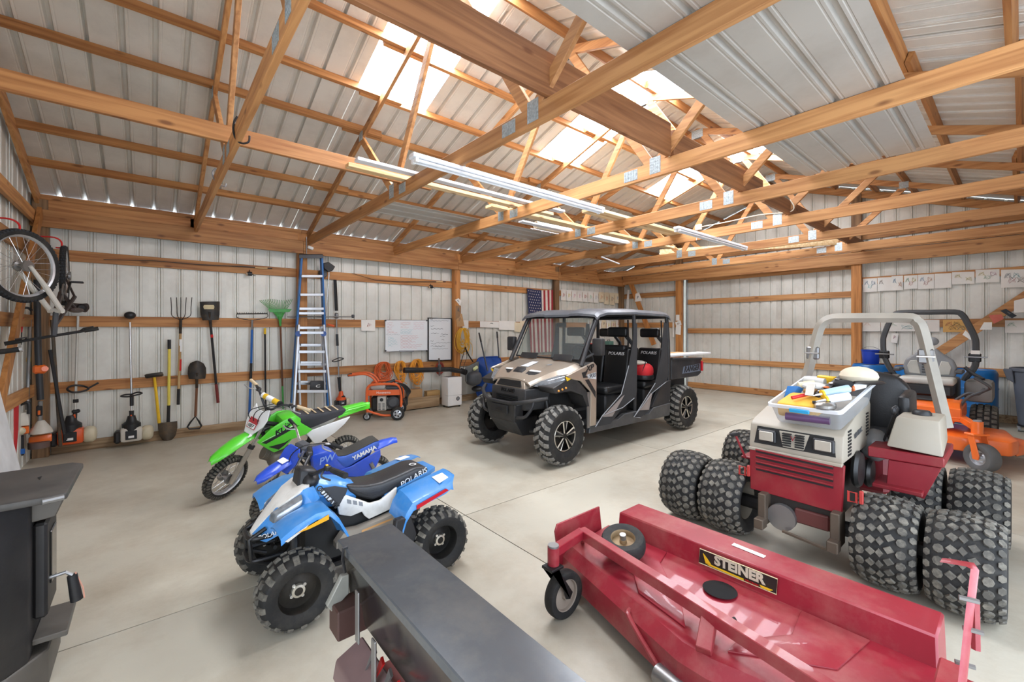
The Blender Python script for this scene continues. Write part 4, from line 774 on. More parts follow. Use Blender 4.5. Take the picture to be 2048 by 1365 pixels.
# ================================================================ wheels
def crown(R, s, drop): return R - drop * abs(s) ** 3
def lug(mb, poly, R, w, drop, h, M, shrink=0.86):
    n = len(poly); cx = sum(p[0] for p in poly) / n; cs_ = sum(p[1] for p in poly) / n; bot = []; top = []
    for th, s in poly:
        r = crown(R, s, drop) - 0.004; bot.append((r * math.cos(th), s * w / 2, r * math.sin(th)))
        t2 = cx + (th - cx) * shrink; s2 = cs_ + (s - cs_) * shrink; r = crown(R, s2, drop) + h; top.append((r * math.cos(t2), s2 * w / 2, r * math.sin(t2)))
    mb.add(bot + top, [tuple(range(n, 2 * n))] + [(i, (i + 1) % n, (i + 1) % n + n, i + n) for i in range(n)], M)
def tread_polys(kind, n):
    P = []; d = 2 * PI / n
    for k in range(n):
        a = k * d
        if kind == 'mud':
            for sg in (1, -1):
                o = a + (d / 2 if sg < 0 else 0)
                P.append([(o, 0.02 * sg), (o + 0.42 * d, 0.04 * sg), (o + 0.75 * d, 0.52 * sg), (o + 0.25 * d, 0.55 * sg)])
                P.append([(o + 0.35 * d, 0.62 * sg), (o + 0.85 * d, 0.60 * sg), (o + 0.95 * d, 1.0 * sg), (o + 0.45 * d, 1.0 * sg)])
        elif kind == 'turf':
            for sg in (1, -1):
                o = a + (d / 2 if sg < 0 else 0); c = o + 0.5 * d
                P.append([(c + 0.40 * d * math.cos(q), (0.60 + 0.155 * math.sin(q)) * sg) for q in [i * PI / 4 for i in range(8)]])
                P.append([(c + 0.5 * d + 0.36 * d * math.cos(q), (0.90 + 0.11 * math.sin(q)) * sg) for q in [i * PI / 3 for i in range(6)]])
                P.append([(o - .05 * d, 0.30 * sg), (o + 0.26 * d, 0.10 * sg), (o + 0.70 * d, 0.24 * sg), (o + 0.36 * d, 0.44 * sg)])
            P.append([(a - .12 * d, 0.02), (a + 0.26 * d, -0.13), (a + 0.66 * d, -0.02), (a + 0.30 * d, 0.13)])
        elif kind == 'atv':
            for sg in (1, -1):
                o = a + (d / 2 if sg < 0 else 0)
                P.append([(o, 0.10 * sg), (o + 0.45 * d, 0.06 * sg), (o + 0.5 * d, 0.42 * sg), (o + 0.08 * d, 0.46 * sg)])
                P.append([(o + 0.5 * d, 0.55 * sg), (o + 0.95 * d, 0.52 * sg), (o + 0.98 * d, 1.0 * sg), (o + 0.52 * d, 1.0 * sg)])
        elif kind == 'moto':
            if k % 2 == 0: 
                for s0 in (-0.32, 0.32): P.append([(a, s0 - 0.2), (a + 0.6 * d, s0 - 0.2), (a + 0.6 * d, s0 + 0.2), (a, s0 + 0.2)])
            else: P.append([(a, -0.26), (a + 0.6 * d, -0.26), (a + 0.6 * d, 0.26), (a, 0.26)])
            for sg in (1, -1): P.append([(a + 0.1 * d, 0.66 * sg), (a + 0.7 * d, 0.66 * sg), (a + 0.7 * d, 1.0 * sg), (a + 0.1 * d, 1.0 * sg)])
        elif kind == 'block':
            for s0 in (-0.75, -0.25, 0.25, 0.75):
                o = a + (d / 2 if s0 in (-0.25, 0.75) else 0); P.append([(o, s0 - 0.2), (o + 0.7 * d, s0 - 0.2), (o + 0.7 * d, s0 + 0.2), (o, s0 + 0.2)])
    return P
M_RIMD = mat('rim_black', (36, 35, 34), 0.4, 0.4, dirt=(96, 88, 76), dirt_amt=0.4); M_MACH = mat('rim_machined', (206, 200, 186), 0.3, 0.7)
def wheel(t, c, R, w, rim, tread, n, h, kind='steel', drop=None, rot=None, face=-1, rim_m=None, tread_m=None, depth=0.25, tire_m=None):
    """axis along local y; face says which side looks at the viewer"""
    M = Matrix.Translation(Vector(c)) @ (rot if rot else Matrix())
    drop = R * 0.10 if drop is None else drop; Rc = R - h; f = face
    b = MB()
    if kind in ('steel', 'plain', 'utv', 'dish'):
        b.lathe([(rim + 0.004, -w * 0.40), (rim * 1.0, -w * 0.40), (rim * 0.94, -w * 0.34), (rim * 0.90, -w * 0.05), (rim * 0.90, w * 0.05), (rim * 0.94, w * 0.34), (rim, w * 0.40), (rim + 0.004, w * 0.40)], (0, 0, 0), (0, 1, 0), 28, M)
        yd = f * w * depth
        if kind != 'utv': b.lathe([(rim * 0.92, yd * 0.6), (rim * 0.62, yd * 0.5), (rim * 0.45, yd), (rim * 0.30, yd), (rim * 0.28, yd + f * 0.02), (0.0, yd + f * 0.022)], (0, 0, 0), (0, 1, 0), 24, M)
    if kind in ('wire', 'mag3'): b.lathe([(rim + 0.004, -w * 0.34), (rim, -w * 0.36), (rim * 0.94, -w * 0.2), (rim * 0.92, 0), (rim * 0.94, w * 0.2), (rim, w * 0.36), (rim + 0.004, w * 0.34)], (0, 0, 0), (0, 1, 0), 32, M)
    o = part(b, 'wheel', rim_m or M_RIMD, t)
    if kind == 'steel':
        yd = f * w * depth
        for k in range(4): a = k * PI / 2 + 0.6; part(MB().cyl((rim * 0.37 * math.cos(a), yd - f * 0.002, rim * 0.37 * math.sin(a)), (rim * 0.37 * math.cos(a), yd + f * 0.012, rim * 0.37 * math.sin(a)), 0.009, 6, M=M), 'lug_nut', M_CHROME, o)
        part(MB().lathe([(rim * 0.20, yd + f * 0.0225), (rim * 0.31, yd + f * 0.020), (rim * 0.32, yd + f * 0.002)], (0, 0, 0), (0, 1, 0), 20, M), 'hub_plate', M_MACH, o)
    if kind == 'utv':
        yd = f * w * 0.36; d_ = MB(); e_ = MB()
        d_.lathe([(0, yd + f * 0.006), (0.035, yd + f * 0.006), (0.04, yd), (0.045, yd - f * 0.03)], (0, 0, 0), (0, 1, 0), 16, M)
        d_.lathe([(rim * 0.92, f * 0.0), (0.04, f * w * 0.05)], (0, 0, 0), (0, 1, 0), 20, M)
        for k in range(5):
            a = k * 2 * PI / 5 + 0.3
            for q in (-0.20, 0.20):
                p0 = (0.03 * math.cos(a + q), yd, 0.03 * math.sin(a + q)); p1 = (rim * 0.93 * math.cos(a + q * 0.9), yd + f * 0.004, rim * 0.93 * math.sin(a + q * 0.9))
                e_.tube([p0, p1], [0.008, 0.010], 4, M=M)
            d_.tube([(0.03 * math.cos(a), yd - f * 0.004, 0.03 * math.sin(a)), (rim * 0.9 * math.cos(a), yd - f * 0.004, rim * 0.9 * math.sin(a))], [0.02, 0.034], 4, M=M, flat=0.35, up=(0, 1, 0) if rot is None else None)
        part(d_, 'spoke_web', M_RIMD, o); e_.tube([(rim * 0.92 * math.cos(2 * PI * k / 32), yd + f * 0.004, rim * 0.92 * math.sin(2 * PI * k / 32)) for k in range(32)], 0.006, 5, closed=True, M=M); part(e_, 'machined_spoke', M_MACH, o)
    if kind == 'wire':
        hb = MB().lathe([(0.0, -0.05), (0.045, -0.05), (0.045, -0.03), (0.022, -0.02), (0.022, 0.02), (0.05, 0.03), (0.05, 0.05), (0, 0.05)], (0, 0, 0), (0, 1, 0), 16, M); part(hb, 'hub', M_STEEL, o)
        sp = MB()
        for k in range(28):
            a = 2 * PI * k / 28; s = 1 if k % 2 else -1; a2 = a + (0.55 if (k // 2) % 2 else -0.55); sp.tube([(0.045 * math.cos(a2), s * 0.035, 0.045 * math.sin(a2)), (rim * 0.95 * math.cos(a), 0, rim * 0.95 * math.sin(a))], 0.0018, 4, M=M)
        q = part(sp, 'spokes', M_CHROME, o); q['kind'] = 'stuff'
    if kind == 'mag3':
        sp = MB().lathe([(0.0, -0.04), (0.04, -0.04), (0.04, 0.04), (0, 0.04)], (0, 0, 0), (0, 1, 0), 14, M)
        for k in range(3): a = k * 2 * PI / 3 + 0.25; sp.tube([(0.02 * math.cos(a), 0, 0.02 * math.sin(a)), (rim * 0.95 * math.cos(a), 0, rim * 0.95 * math.sin(a))], [0.03, 0.024], 6, M=M, flat=0.6)
        part(sp, 'mag_spokes', rim_m or M_RIMD, o)
    mb = MB(); pr = [(rim * 0.99, -w * 0.40), (rim + (Rc - rim) * 0.25, -w * 0.47), (rim + (Rc - rim) * 0.6, -w * 0.5), (crown(Rc, 1, drop), -w * 0.485)]
    pr += [(crown(Rc, s, drop), s * w / 2) for s in (-0.9, -0.7, -0.4, 0, 0.4, 0.7, 0.9)] + [(r_, -y_) for r_, y_ in reversed(pr[:4])]
    part(mb.lathe(pr, (0, 0, 0), (0, 1, 0), 40, M), 'tire', tire_m or M_RUB, o)
    if tread:
        tb = MB()
        for p in tread_polys(tread, n): lug(tb, p, Rc, w, drop, h, M)
        q = part(tb, 'tread', tread_m or M_RUBL, o, ang=30); q['kind'] = 'stuff'
    return o
# ================================================================ the utility vehicle (faces -x)
def zu(a, b): return (920 + a * 0.2711, 580 + b * 0.2711)
YC = -3.74
def mir(y): return 2 * YC - y
M_TAN = mat('paint_tan_metallic', (172, 158, 142), 0.32, 0.45, var=0.05, coat=0.4); M_UBLK = mat('utv_plastic_black', (40, 40, 42), 0.5, bump=0.08, bscale=150, dirt=(110, 104, 94), dirt_amt=0.25)
M_SEAT = mat('vinyl_black', (30, 30, 31), 0.38, bump=0.1, bscale=120); M_NET = mat('net_fabric', (52, 52, 54), 0.85); M_NETL = mat('net_light', (150, 140, 136), 0.7)
M_GLASS = glass('windshield_clear', (226, 230, 228), 0.05); M_LENS = mat('lamp_lens', (150, 156, 162), 0.12, 0.5, var=.3, scale=25)
t = utv = thing('utility_vehicle', 'tan and black four-door utility vehicle with cargo bed parked on the concrete', 'vehicle', (5.95, YC, 0))
for x, w_, yo in ((4.56, 0.23, 0.66), (7.34, 0.27, 0.64)):
    for s in (-1, 1): wheel(t, (x, YC + s * yo, 0.345), 0.345, w_, 0.185, 'mud', 21, 0.016, 'utv', 0.03, face=s, tread_m=mat('tread_utv', (128, 125, 118), .85, var=.2, dirt=(70, 68, 64), dirt_amt=.7, dscale=16))
def U(a, b, y): return AY(*zu(a, b), y)
def uside(pts, y0, y1, bev=0.006): return MB().prism([U(a, b, y0) for a, b in pts], (0, y1 - y0, 0), bev)
# hood shell
hx = [4.37, 4.45, 4.60, 4.80, 5.00]; hys = [[0, .10, .20, .28, .32, .36], [0, .10, .21, .33, .38, .42], [0, .10, .22, .36, .46, .54], [0, .10, .22, .36, .54, .69], [0, .10, .22, .36, .54, .69]]
hz = [[.965, .963, .955, .940, .930, .905], [1.01, 1.01, .995, .985, .975, .955], [1.085, 1.085, 1.05, 1.06, 1.045, 1.01], [1.135, 1.135, 1.105, 1.12, 1.10, 1.05], [1.175, 1.175, 1.165, 1.165, 1.15, 1.10]]
g = [[Vector((hx[i], YC + sg * hys[i][j], hz[i][j])) for sg, j in [(-1, 5), (-1, 4), (-1, 3), (-1, 2), (-1, 1), (1, 0), (1, 1), (1, 2), (1, 3), (1, 4), (1, 5)]] for i in range(5)]
hood = part(MB().sheet(g, 0.02), 'hood', M_TAN, t, ang=12)
part(MB().hexa([(4.47, YC - 0.10, 1.0), (4.47, YC + 0.10, 1.0), (4.54, YC + 0.10, 1.02), (4.54, YC - 0.10, 1.02), (4.49, YC - 0.085, 1.045), (4.49, YC + 0.085, 1.045), (4.56, YC + 0.085, 1.09), (4.56, YC - 0.085, 1.09)], 0.004), 'hood_scoop', M_UBLK, hood)
part(MB().prism([(4.60, YC - 0.07, 1.09), (4.60, YC + 0.07, 1.09), (4.80, YC + 0.055, 1.142), (4.80, YC - 0.055, 1.142)], (-0.002, 0, 0.004)), 'hood_decal', mat('decal_silver', (206, 208, 210), 0.4), hood)
for sg in (-1, 1):
    part(MB().prism([(4.46, YC + sg * 0.15, 0.998), (4.50, YC + sg * 0.30, 0.995), (4.56, YC + sg * 0.34, 1.035), (4.53, YC + sg * 0.16, 1.045)], (-0.002, 0, 0.005)), 'hood_stripe', M_BLK, hood)
    part(MB().prism([(4.53, YC + sg * 0.17, 1.045), (4.56, YC + sg * 0.33, 1.043), (4.585, YC + sg * 0.33, 1.054), (4.56, YC + sg * 0.17, 1.06)], (-0.002, 0, 0.005)), 'hood_stripe', M_WHITE, hood)
lettering('XP', 0.06, M_GREY, hood, (4.80, YC - 0.24, 1.118), (0, -1, 0), (1, 0, 0.25), shear=0.3)
# nose: tan grille surround, black mesh, lower fascia
part(MB().hexa([(4.34, YC - 0.30, 0.845), (4.34, YC + 0.30, 0.845), (4.48, YC + 0.32, 0.845), (4.48, YC - 0.32, 0.845), (4.38, YC - 0.24, 0.965), (4.38, YC + 0.24, 0.965), (4.50, YC + 0.26, 0.98), (4.50, YC - 0.26, 0.98)], 0.008), 'grille_surround', M_TAN, t)
gr = part(MB().hexa([(4.333, YC - 0.235, 0.868), (4.333, YC + 0.235, 0.868), (4.45, YC + 0.235, 0.868), (4.45, YC - 0.235, 0.868), (4.362, YC - 0.195, 0.938), (4.362, YC + 0.195, 0.938), (4.45, YC + 0.195, 0.938), (4.45, YC - 0.195, 0.938)]), 'grille', mat('mesh_black', (16, 16, 17), 0.6), t)
for k in range(5): part(MB().box((4.332 + 0.007 * k, YC - 0.225 + 0.006 * k, 0.866 + 0.016 * k), (4.345 + 0.007 * k, YC + 0.225 - 0.006 * k, 0.869 + 0.016 * k)), 'grille_bar', M_UBLK, gr)
fas = part(MB().hexa([(4.31, YC - 0.33, 0.60), (4.31, YC + 0.33, 0.60), (4.6, YC + 0.40, 0.60), (4.6, YC - 0.40, 0.60), (4.325, YC - 0.32, 0.85), (4.325, YC + 0.32, 0.85), (4.6, YC + 0.5, 0.88), (4.6, YC - 0.5, 0.88)], 0.012), 'fascia', M_UBLK, t)
lettering('POLARIS', 0.062, mat('letter_dark', (20, 20, 22), 0.4), fas, (4.319, YC, 0.815), (0, -1, 0), (0.06, 0, 1), depth=0.004, shear=0.25, sx=1.1, bold=0.001)
mb = MB()
for k in range(6): mb.box((4.300, YC - 0.2, 0.64 + 0.022 * k), (4.318, YC + 0.2, 0.652 + 0.022 * k))
part(mb, 'lower_grille', mat('mesh_black', (16, 16, 17), 0.6), fas)
for sg in (-1, 1):
    part(MB().hexa([(4.40, YC + sg * 0.36, 0.885), (4.44, YC + sg * 0.52, 0.885), (4.62, YC + sg * 0.69, 0.965), (4.62, YC + sg * 0.42, 0.92), (4.44, YC + sg * 0.385, 0.935), (4.50, YC + sg * 0.53, 0.97), (4.64, YC + sg * 0.685, 1.03), (4.64, YC + sg * 0.46, 1.02)], 0.01, 2), 'headlight', M_LENS, t)
    part(MB().prism([(4.46, YC + sg * 0.695, 0.83), (4.42, YC + sg * 0.69, 0.90), (4.64, YC + sg * 0.70, 0.985), (4.80, YC + sg * 0.71, 0.98), (4.99, YC + sg * 0.71, 0.82), (5.04, YC + sg * 0.71, 0.62), (5.0, YC + sg * 0.71, 0.62), (4.92, YC + sg * 0.71, 0.77), (4.72, YC + sg * 0.70, 0.84)], (0, -sg * 0.26, 0), 0.008), 'fender', M_UBLK, t)
    tr = part(MB().prism([(4.60, YC + sg * 0.712, 1.02), (4.63, YC + sg * 0.712, 0.965), (4.70, YC + sg * 0.712, 0.99)], (0, sg * 0.006, 0)), 'marker_lamp', M_YEL, t)
    for k in range(3): part(MB().ball((4.50 + 0.06 * k, YC + sg * 0.705, 0.862 + 0.012 * k), 0.014, 8, 6), 'amber_dot', mat('amber', (214, 150, 70), 0.3), t)
    sp = part(MB().prism([(4.60, YC + sg * 0.70, 1.03), (5.10, YC + sg * 0.70, 1.17), (5.16, YC + sg * 0.70, 1.12), (5.15, YC + sg * 0.70, 0.38), (5.03, YC + sg * 0.70, 0.38), (5.05, YC + sg * 0.70, 0.80), (4.86, YC + sg * 0.70, 0.95), (4.70, YC + sg * 0.70, 0.985)], (0, sg * 0.028, 0), 0.008), 'side_panel', M_TAN, t)
    part(MB().prism([(4.93, YC + sg * 0.729, 0.96), (5.0, YC + sg * 0.729, 0.96), (5.13, YC + sg * 0.729, 0.80), (5.13, YC + sg * 0.729, 0.72)], (0, sg * 0.003, 0)), 'black_slash', M_BLK, sp); part(MB().prism([(4.87, YC + sg * 0.729, 1.05), (4.98, YC + sg * 0.729, 1.065), (4.94, YC + sg * 0.729, 1.01), (5.0, YC + sg * 0.729, 0.985), (4.90, YC + sg * 0.729, 0.985)], (0, sg * 0.003, 0)), 'black_slash', M_BLK, sp)
    part(MB().prism([(4.97, YC + sg * 0.729, 1.02), (5.14, YC + sg * 0.729, 1.04), (5.14, YC + sg * 0.729, 0.95), (4.98, YC + sg * 0.729, 0.975)], (0, sg * 0.002, 0)), 'silver_patch', mat('decal_silver', (206, 208, 210), 0.4), sp)
    part(MB().box((5.0, YC + sg * 0.70 - 0.008, 0.36), (5.05, YC + sg * 0.70 + 0.008, 0.80)), 'bright_edge', M_STEEL, t)
    if sg < 0: lettering('XP', 0.095, M_BLK, sp, (5.01, YC - 0.732, 1.095), (1, 0, 0.12), (0, 0, 1), shear=0.35, sx=1.2, bold=0.002); lettering('900', 0.075, M_DKGREY, sp, (5.06, YC - 0.734, 1.0), (1, 0, 0.08), (0, 0, 1), shear=0.35, sx=1.15)
part(MB().box((4.6, YC - 0.36, 0.27), (7.7, YC + 0.36, 0.52), 0.03), 'chassis', mat('chassis_black', (20, 20, 21), 0.6), t)
part(MB().box((4.62, YC - 0.42, 0.52), (5.1, YC + 0.42, 0.90), 0.02), 'engine_bay', mat('chassis_black', (20, 20, 21), 0.6), t)
for x in (4.56, 7.34):
    for sg in (-1, 1):
        part(MB().tube([(x - 0.14, YC + sg * 0.3, 0.34), (x, YC + sg * 0.58, 0.32), (x + 0.14, YC + sg * 0.3, 0.34)], 0.02, 6), 'suspension_arm', M_BLKM, t)
        part(MB().tube([(x + 0.02, YC + sg * 0.5, 0.36), (x + 0.03, YC + sg * 0.40, 0.74)], [0.035, 0.028], 10), 'shock', M_BLKM, t)
# front bumper
part(MB().tube(smooth_path([(4.40, mir(-4.30), 0.82), (4.30, mir(-4.22), 0.77), (4.21, mir(-4.02), 0.70), (4.205, YC + 0.15, 0.685), (4.205, YC - 0.15, 0.685), (4.21, -4.02, 0.70), (4.30, -4.20, 0.735), (4.44, -4.33, 0.77)], 4), 0.024, 10), 'bumper_tube', M_UBLK, t)
part(MB().hexa([(4.22, YC - 0.25, 0.46), (4.22, YC + 0.25, 0.46), (4.36, YC + 0.25, 0.46), (4.36, YC - 0.25, 0.46), (4.195, YC - 0.29, 0.68), (4.195, YC + 0.29, 0.68), (4.34, YC + 0.29, 0.68), (4.34, YC - 0.29, 0.68)], 0.012), 'bumper_plate', M_UBLK, t)
part(MB().hexa([(4.36, YC - 0.24, 0.28), (4.36, YC + 0.24, 0.28), (4.6, YC + 0.24, 0.26), (4.6, YC - 0.24, 0.26), (4.22, YC - 0.25, 0.47), (4.22, YC + 0.25, 0.47), (4.6, YC + 0.25, 0.5), (4.6, YC - 0.25, 0.5)], 0.01), 'skid_plate', M_UBLK, t)
pt = part(MB().box((4.183, YC - 0.16, 0.555), (4.20, YC + 0.16, 0.655), 0.004), 'winch_plate', M_BLK, t); part(MB().box((4.176, YC - 0.06, 0.585), (4.186, YC + 0.06, 0.62), 0.003), 'fairlead', mat('mesh_black', (16, 16, 17), 0.6), pt)
for sg in (-1, 1): part(MB().tube(smooth_path([(4.24, YC + sg * 0.27, 0.52), (4.26, YC + sg * 0.40, 0.55), (4.30, YC + sg * 0.47, 0.66), (4.32, YC + sg * 0.48, 0.74)], 4), 0.02, 8), 'bumper_brace', M_UBLK, t)
# cab frame, roof, windshield
for sg in (-1, 1):
    y = YC + sg * 0.655
    part(MB().tube(smooth_path([(4.93, YC + sg * 0.67, 1.12), (5.10, y, 1.44), (5.28, y, 1.74), (5.40, y, 1.775), (6.04, y, 1.785), (6.80, y, 1.775), (6.90, y, 1.72), (6.93, YC + sg * 0.67, 1.2), (6.92, YC + sg * 0.67, 0.5)], 4), 0.028, 10), 'roll_cage', M_UBLK, t)
    part(MB().tube([(6.05, y, 1.77), (6.05, YC + sg * 0.67, 1.0), (6.05, YC + sg * 0.67, 0.36)], 0.026, 10), 'cage_post', M_UBLK, t)
    mr = part(MB().hexa([(5.04 + dx, YC + sg * (0.74 + dy), z) for z in (1.25, 1.46) for dx, dy in ((0, 0), (0, 0.15), (0.08, 0.15), (0.08, 0))], 0.02, 2), 'mirror', M_UBLK, t); part(MB().tube([(5.0, YC + sg * 0.68, 1.22), (5.06, YC + sg * 0.78, 1.28)], 0.016, 6), 'mirror_arm', M_UBLK, mr)
for x, z in ((5.3, 1.75), (6.05, 1.77), (6.88, 1.75)): part(MB().tube([(x, YC - 0.65, z), (x, YC + 0.65, z)], 0.025, 8), 'cross_tube', M_UBLK, t)
rz = lambda x: 1.83 if 5.42 < x < 6.75 else (1.80 if x < 5.42 else 1.80)
g = [[(x, YC + sy * 0.72 * (1 - 0.02 * (abs(sy) > .9)), zt - (0.05 if abs(sy) > 0.97 else 0.012 if abs(sy) > 0.8 else 0) + (0.012 if abs(abs(sy) - 0.45) < 0.12 else 0)) for sy in (-1, -0.94, -0.8, -0.55, -0.5, -0.35, -0.3, 0, 0.3, 0.35, 0.5, 0.55, 0.8, 0.94, 1)] for x, zt in ((5.19, 1.765), (5.24, 1.80), (5.40, 1.835), (6.04, 1.855), (6.1, 1.85), (6.75, 1.84), (6.88, 1.82), (6.93, 1.77))]
part(MB().sheet(g, 0.03), 'roof', mat('roof_plastic', (96, 99, 104), 0.35, dirt=(140, 140, 138), dirt_amt=0.4), t, ang=25)
wa = [(4.985, YC - 0.60, 1.19), (4.985, YC + 0.60, 1.19), (5.275, YC + 0.60, 1.73), (5.275, YC - 0.60, 1.73)]
ws = part(MB().prism(wa, (0.005, 0, 0.003)), 'windshield', M_GLASS, t); part(MB().tube([Vector(p) for p in wa], 0.012, 6, closed=True), 'windshield_seal', M_BLK, ws)
for y in (YC - 0.32, YC + 0.32): part(MB().hexa([(4.955 + 0.04 * k, y + s * 0.17, 1.165 + 0.07 * k + e) for e in (0, 0.012) for k, s in ((0, -1), (0, 1), (1, 1), (1, -1))], 0.005), 'vent_flap', M_UBLK, ws)
part(MB().box((5.02, YC - 0.62, 0.92), (5.26, YC + 0.62, 1.15), 0.03), 'dashboard', M_UBLK, t)
part(MB().tube([Vector((5.36, -4.06, 1.20)) + V(-0.06 * math.sin(a), 0.17 * math.cos(a), 0.16 * math.sin(a)) for a in [2 * PI * i / 24 for i in range(24)]], 0.014, 8, closed=True), 'steering_wheel', M_BLK, t); part(MB().tube([(5.36, -4.06, 1.2), (5.2, -4.06, 1.05)], 0.025, 8), 'steering_column', M_BLK, t)
part(MB().box((5.36, YC + 0.0, 1.60), (5.40, YC + 0.16, 1.66), 0.008), 'rear_view_mirror', M_BLK, t)
part(MB().box((5.1, YC - 0.64, 0.30), (6.95, YC + 0.64, 0.37), 0.01), 'floor_pan', M_UBLK, t)
for sg in (-1, 1):
    y = YC + sg * 0.71
    part(MB().prism([(5.03, y, 0.29), (5.06, y, 0.40), (5.30, y, 0.40), (5.62, y, 0.385), (5.76, y, 0.44), (6.05, y, 0.44), (6.10, y, 0.37), (6.35, y, 0.37), (6.46, y, 0.44), (6.92, y, 0.46), (6.90, y, 0.27)], (0, -sg * 0.06, 0), 0.008), 'rocker_panel', mat('rocker_grey', (70, 71, 73), 0.5, dirt=(120, 116, 108), dirt_amt=0.3), t)
    part(MB().prism([(6.42, y - sg * 0.01, 0.44), (6.90, y - sg * 0.01, 0.45), (6.96, y - sg * 0.01, 0.80), (6.72, y - sg * 0.01, 0.78)], (0, -sg * 0.05, 0), 0.008), 'rear_side_panel', M_UBLK, t)
def bench(x0, x1, xb0, xb1, ztop):
    part(MB().box((x0 + 0.02, YC - 0.60, 0.37), (x1 + 0.12, YC + 0.60, 0.70), 0.02), 'seat_base', M_UBLK, t)
    for k, (ya, yb_) in enumerate(((YC - 0.63, YC - 0.22), (YC - 0.20, YC + 0.2), (YC + 0.22, YC + 0.63))):
        part(MB().box((x0, ya, 0.70), (x1 + 0.06, yb_, 0.815), 0.045, None, 3), 'seat_cushion', M_SEAT, t)
        b = part(MB().hexa([(xb0, ya, 0.78), (xb0, yb_, 0.78), (xb0 + 0.12, yb_, 0.78), (xb0 + 0.12, ya, 0.78), (xb1, ya, ztop), (xb1, yb_, ztop), (xb1 + 0.08, yb_, ztop), (xb1 + 0.08, ya, ztop)], 0.035, 3), 'seat_back', M_SEAT, t)
        if k == 0: lettering('POLARIS', 0.062, M_WHITE, b, (xb1 - 0.012 + (xb0 - xb1) * 0.13, (ya + yb_) / 2, ztop - 0.075), (0, -1, 0), (0.1, 0, 1), shear=0.2, sx=1.15)
    for y in (YC - 0.40, YC + 0.40):
        h = part(MB().box((xb1 + 0.02, y - 0.17, ztop + 0.16), (xb1 + 0.10, y + 0.17, ztop + 0.30), 0.035, None, 3), 'headrest', M_SEAT, t)
        part(MB().tube([(xb1 + 0.08, y - 0.1, ztop + 0.2), (xb1 + 0.12, y - 0.2, ztop + 0.06), (xb1 + 0.1, y - 0.22, ztop - 0.05)], 0.028, 6), 'headrest_bracket', M_BLK, h)
bench(5.47, 5.86, 5.90, 5.98, 1.30); bench(6.36, 6.68, 6.70, 6.80, 1.28)
part(MB().box((5.98, YC - 0.55, 0.78), (6.1, YC + 0.62, 1.34), 0.02), 'seat_divider', M_UBLK, t)
for x in (6.02, 6.88):
    for y in (YC - 0.58, ): part(MB().tube([(x, y, 1.70), (x - 0.02, y - 0.02, 1.4), (x - 0.02, y, 1.1)], 0.02, 4, flat=0.3), 'seat_belt', M_BLK, t)
# fabric door nets, near and far side
NETS = (([(1285, 240), (1308, 250), (1305, 760), (1285, 800), (1200, 870), (1110, 990), (1000, 1012), (1050, 930), (1190, 770), (1245, 560), (1275, 400)], [(1195, 790), (1215, 775), (1125, 935), (1050, 940)]), ([(1505, 240), (1528, 250), (1535, 640), (1520, 680), (1420, 760), (1395, 890), (1330, 945), (1283, 940), (1340, 850), (1440, 690), (1485, 480)], [(1405, 765), (1420, 760), (1395, 885), (1320, 890)]))
for sg in (-1, 1):
    for outer, lite in NETS:
        F = lambda a, b, d: (lambda p: Vector((p.x, p.y if sg < 0 else mir(p.y), p.z)))(U(a, b, YC - 0.735 - d))
        n = part(MB().prism([F(a, b, 0) for a, b in outer], (0, 0.004, 0)), 'door_net', M_NET, t); part(MB().prism([F(a, b, 0.004) for a, b in lite], (0, 0.002, 0)), 'net_window', M_NETL, n)
        part(MB().tube([F(a, b, 0.006) for a, b in outer[6:10]], 0.007, 4), 'net_seam', M_GREY, n); part(MB().tube([F(a, b, 0.006) for a, b in (outer[3], outer[4], outer[7])], 0.006, 4), 'net_seam', M_GREY, n)
# cargo bed
bd = part(MB().box((6.99, YC - 0.66, 0.79), (7.86, YC + 0.66, 0.83), 0.006), 'bed_floor', M_UBLK, t)
for sg in (-1, 1):
    y = YC + sg * 0.70
    w = part(MB().prism([(6.97, y, 0.80), (6.97, y, 1.12), (7.90, y, 1.08), (7.90, y, 0.84), (7.80, y, 0.80)], (0, -sg * 0.04, 0), 0.01), 'bed_wall', M_UBLK, t)
    part(MB().tube([(6.97, y, 1.12), (7.90, y, 1.08)], 0.02, 6), 'bed_rail', M_UBLK, w); part(MB().box((7.885, y - 0.03, 0.88), (7.915, y + 0.03, 1.04), 0.006), 'tail_lamp', mat('lamp_red', (190, 30, 36), 0.25), w)
    if sg < 0:
        part(MB().prism([(7.32, y - 0.0415 + 0.04, 0.98), (7.86, y - 0.0015, 1.0), (7.86, y - 0.0015, 0.88), (7.28, y - 0.0015, 0.87)], (0, -0.002, 0)), 'decal', mat('decal_slate', (110, 120, 136), 0.4), w)
        lettering('RANGER', 0.13, M_BLK, w, (7.58, y - 0.006, 0.935), (1, 0, 0.03), (0, 0, 1), shear=0.3, sx=0.98, bold=0.003)
part(MB().box((6.97, YC - 0.68, 0.80), (7.0, YC + 0.68, 1.12), 0.008), 'bed_front', M_UBLK, t); part(MB().box((7.86, YC - 0.66, 0.82), (7.90, YC + 0.66, 1.06), 0.008), 'tailgate', M_UBLK, t)
part(MB().box((7.0, YC - 0.5, 0.55), (7.75, YC + 0.5, 0.78), 0.02), 'rear_chassis', mat('chassis_black', (20, 20, 21), 0.6), t)
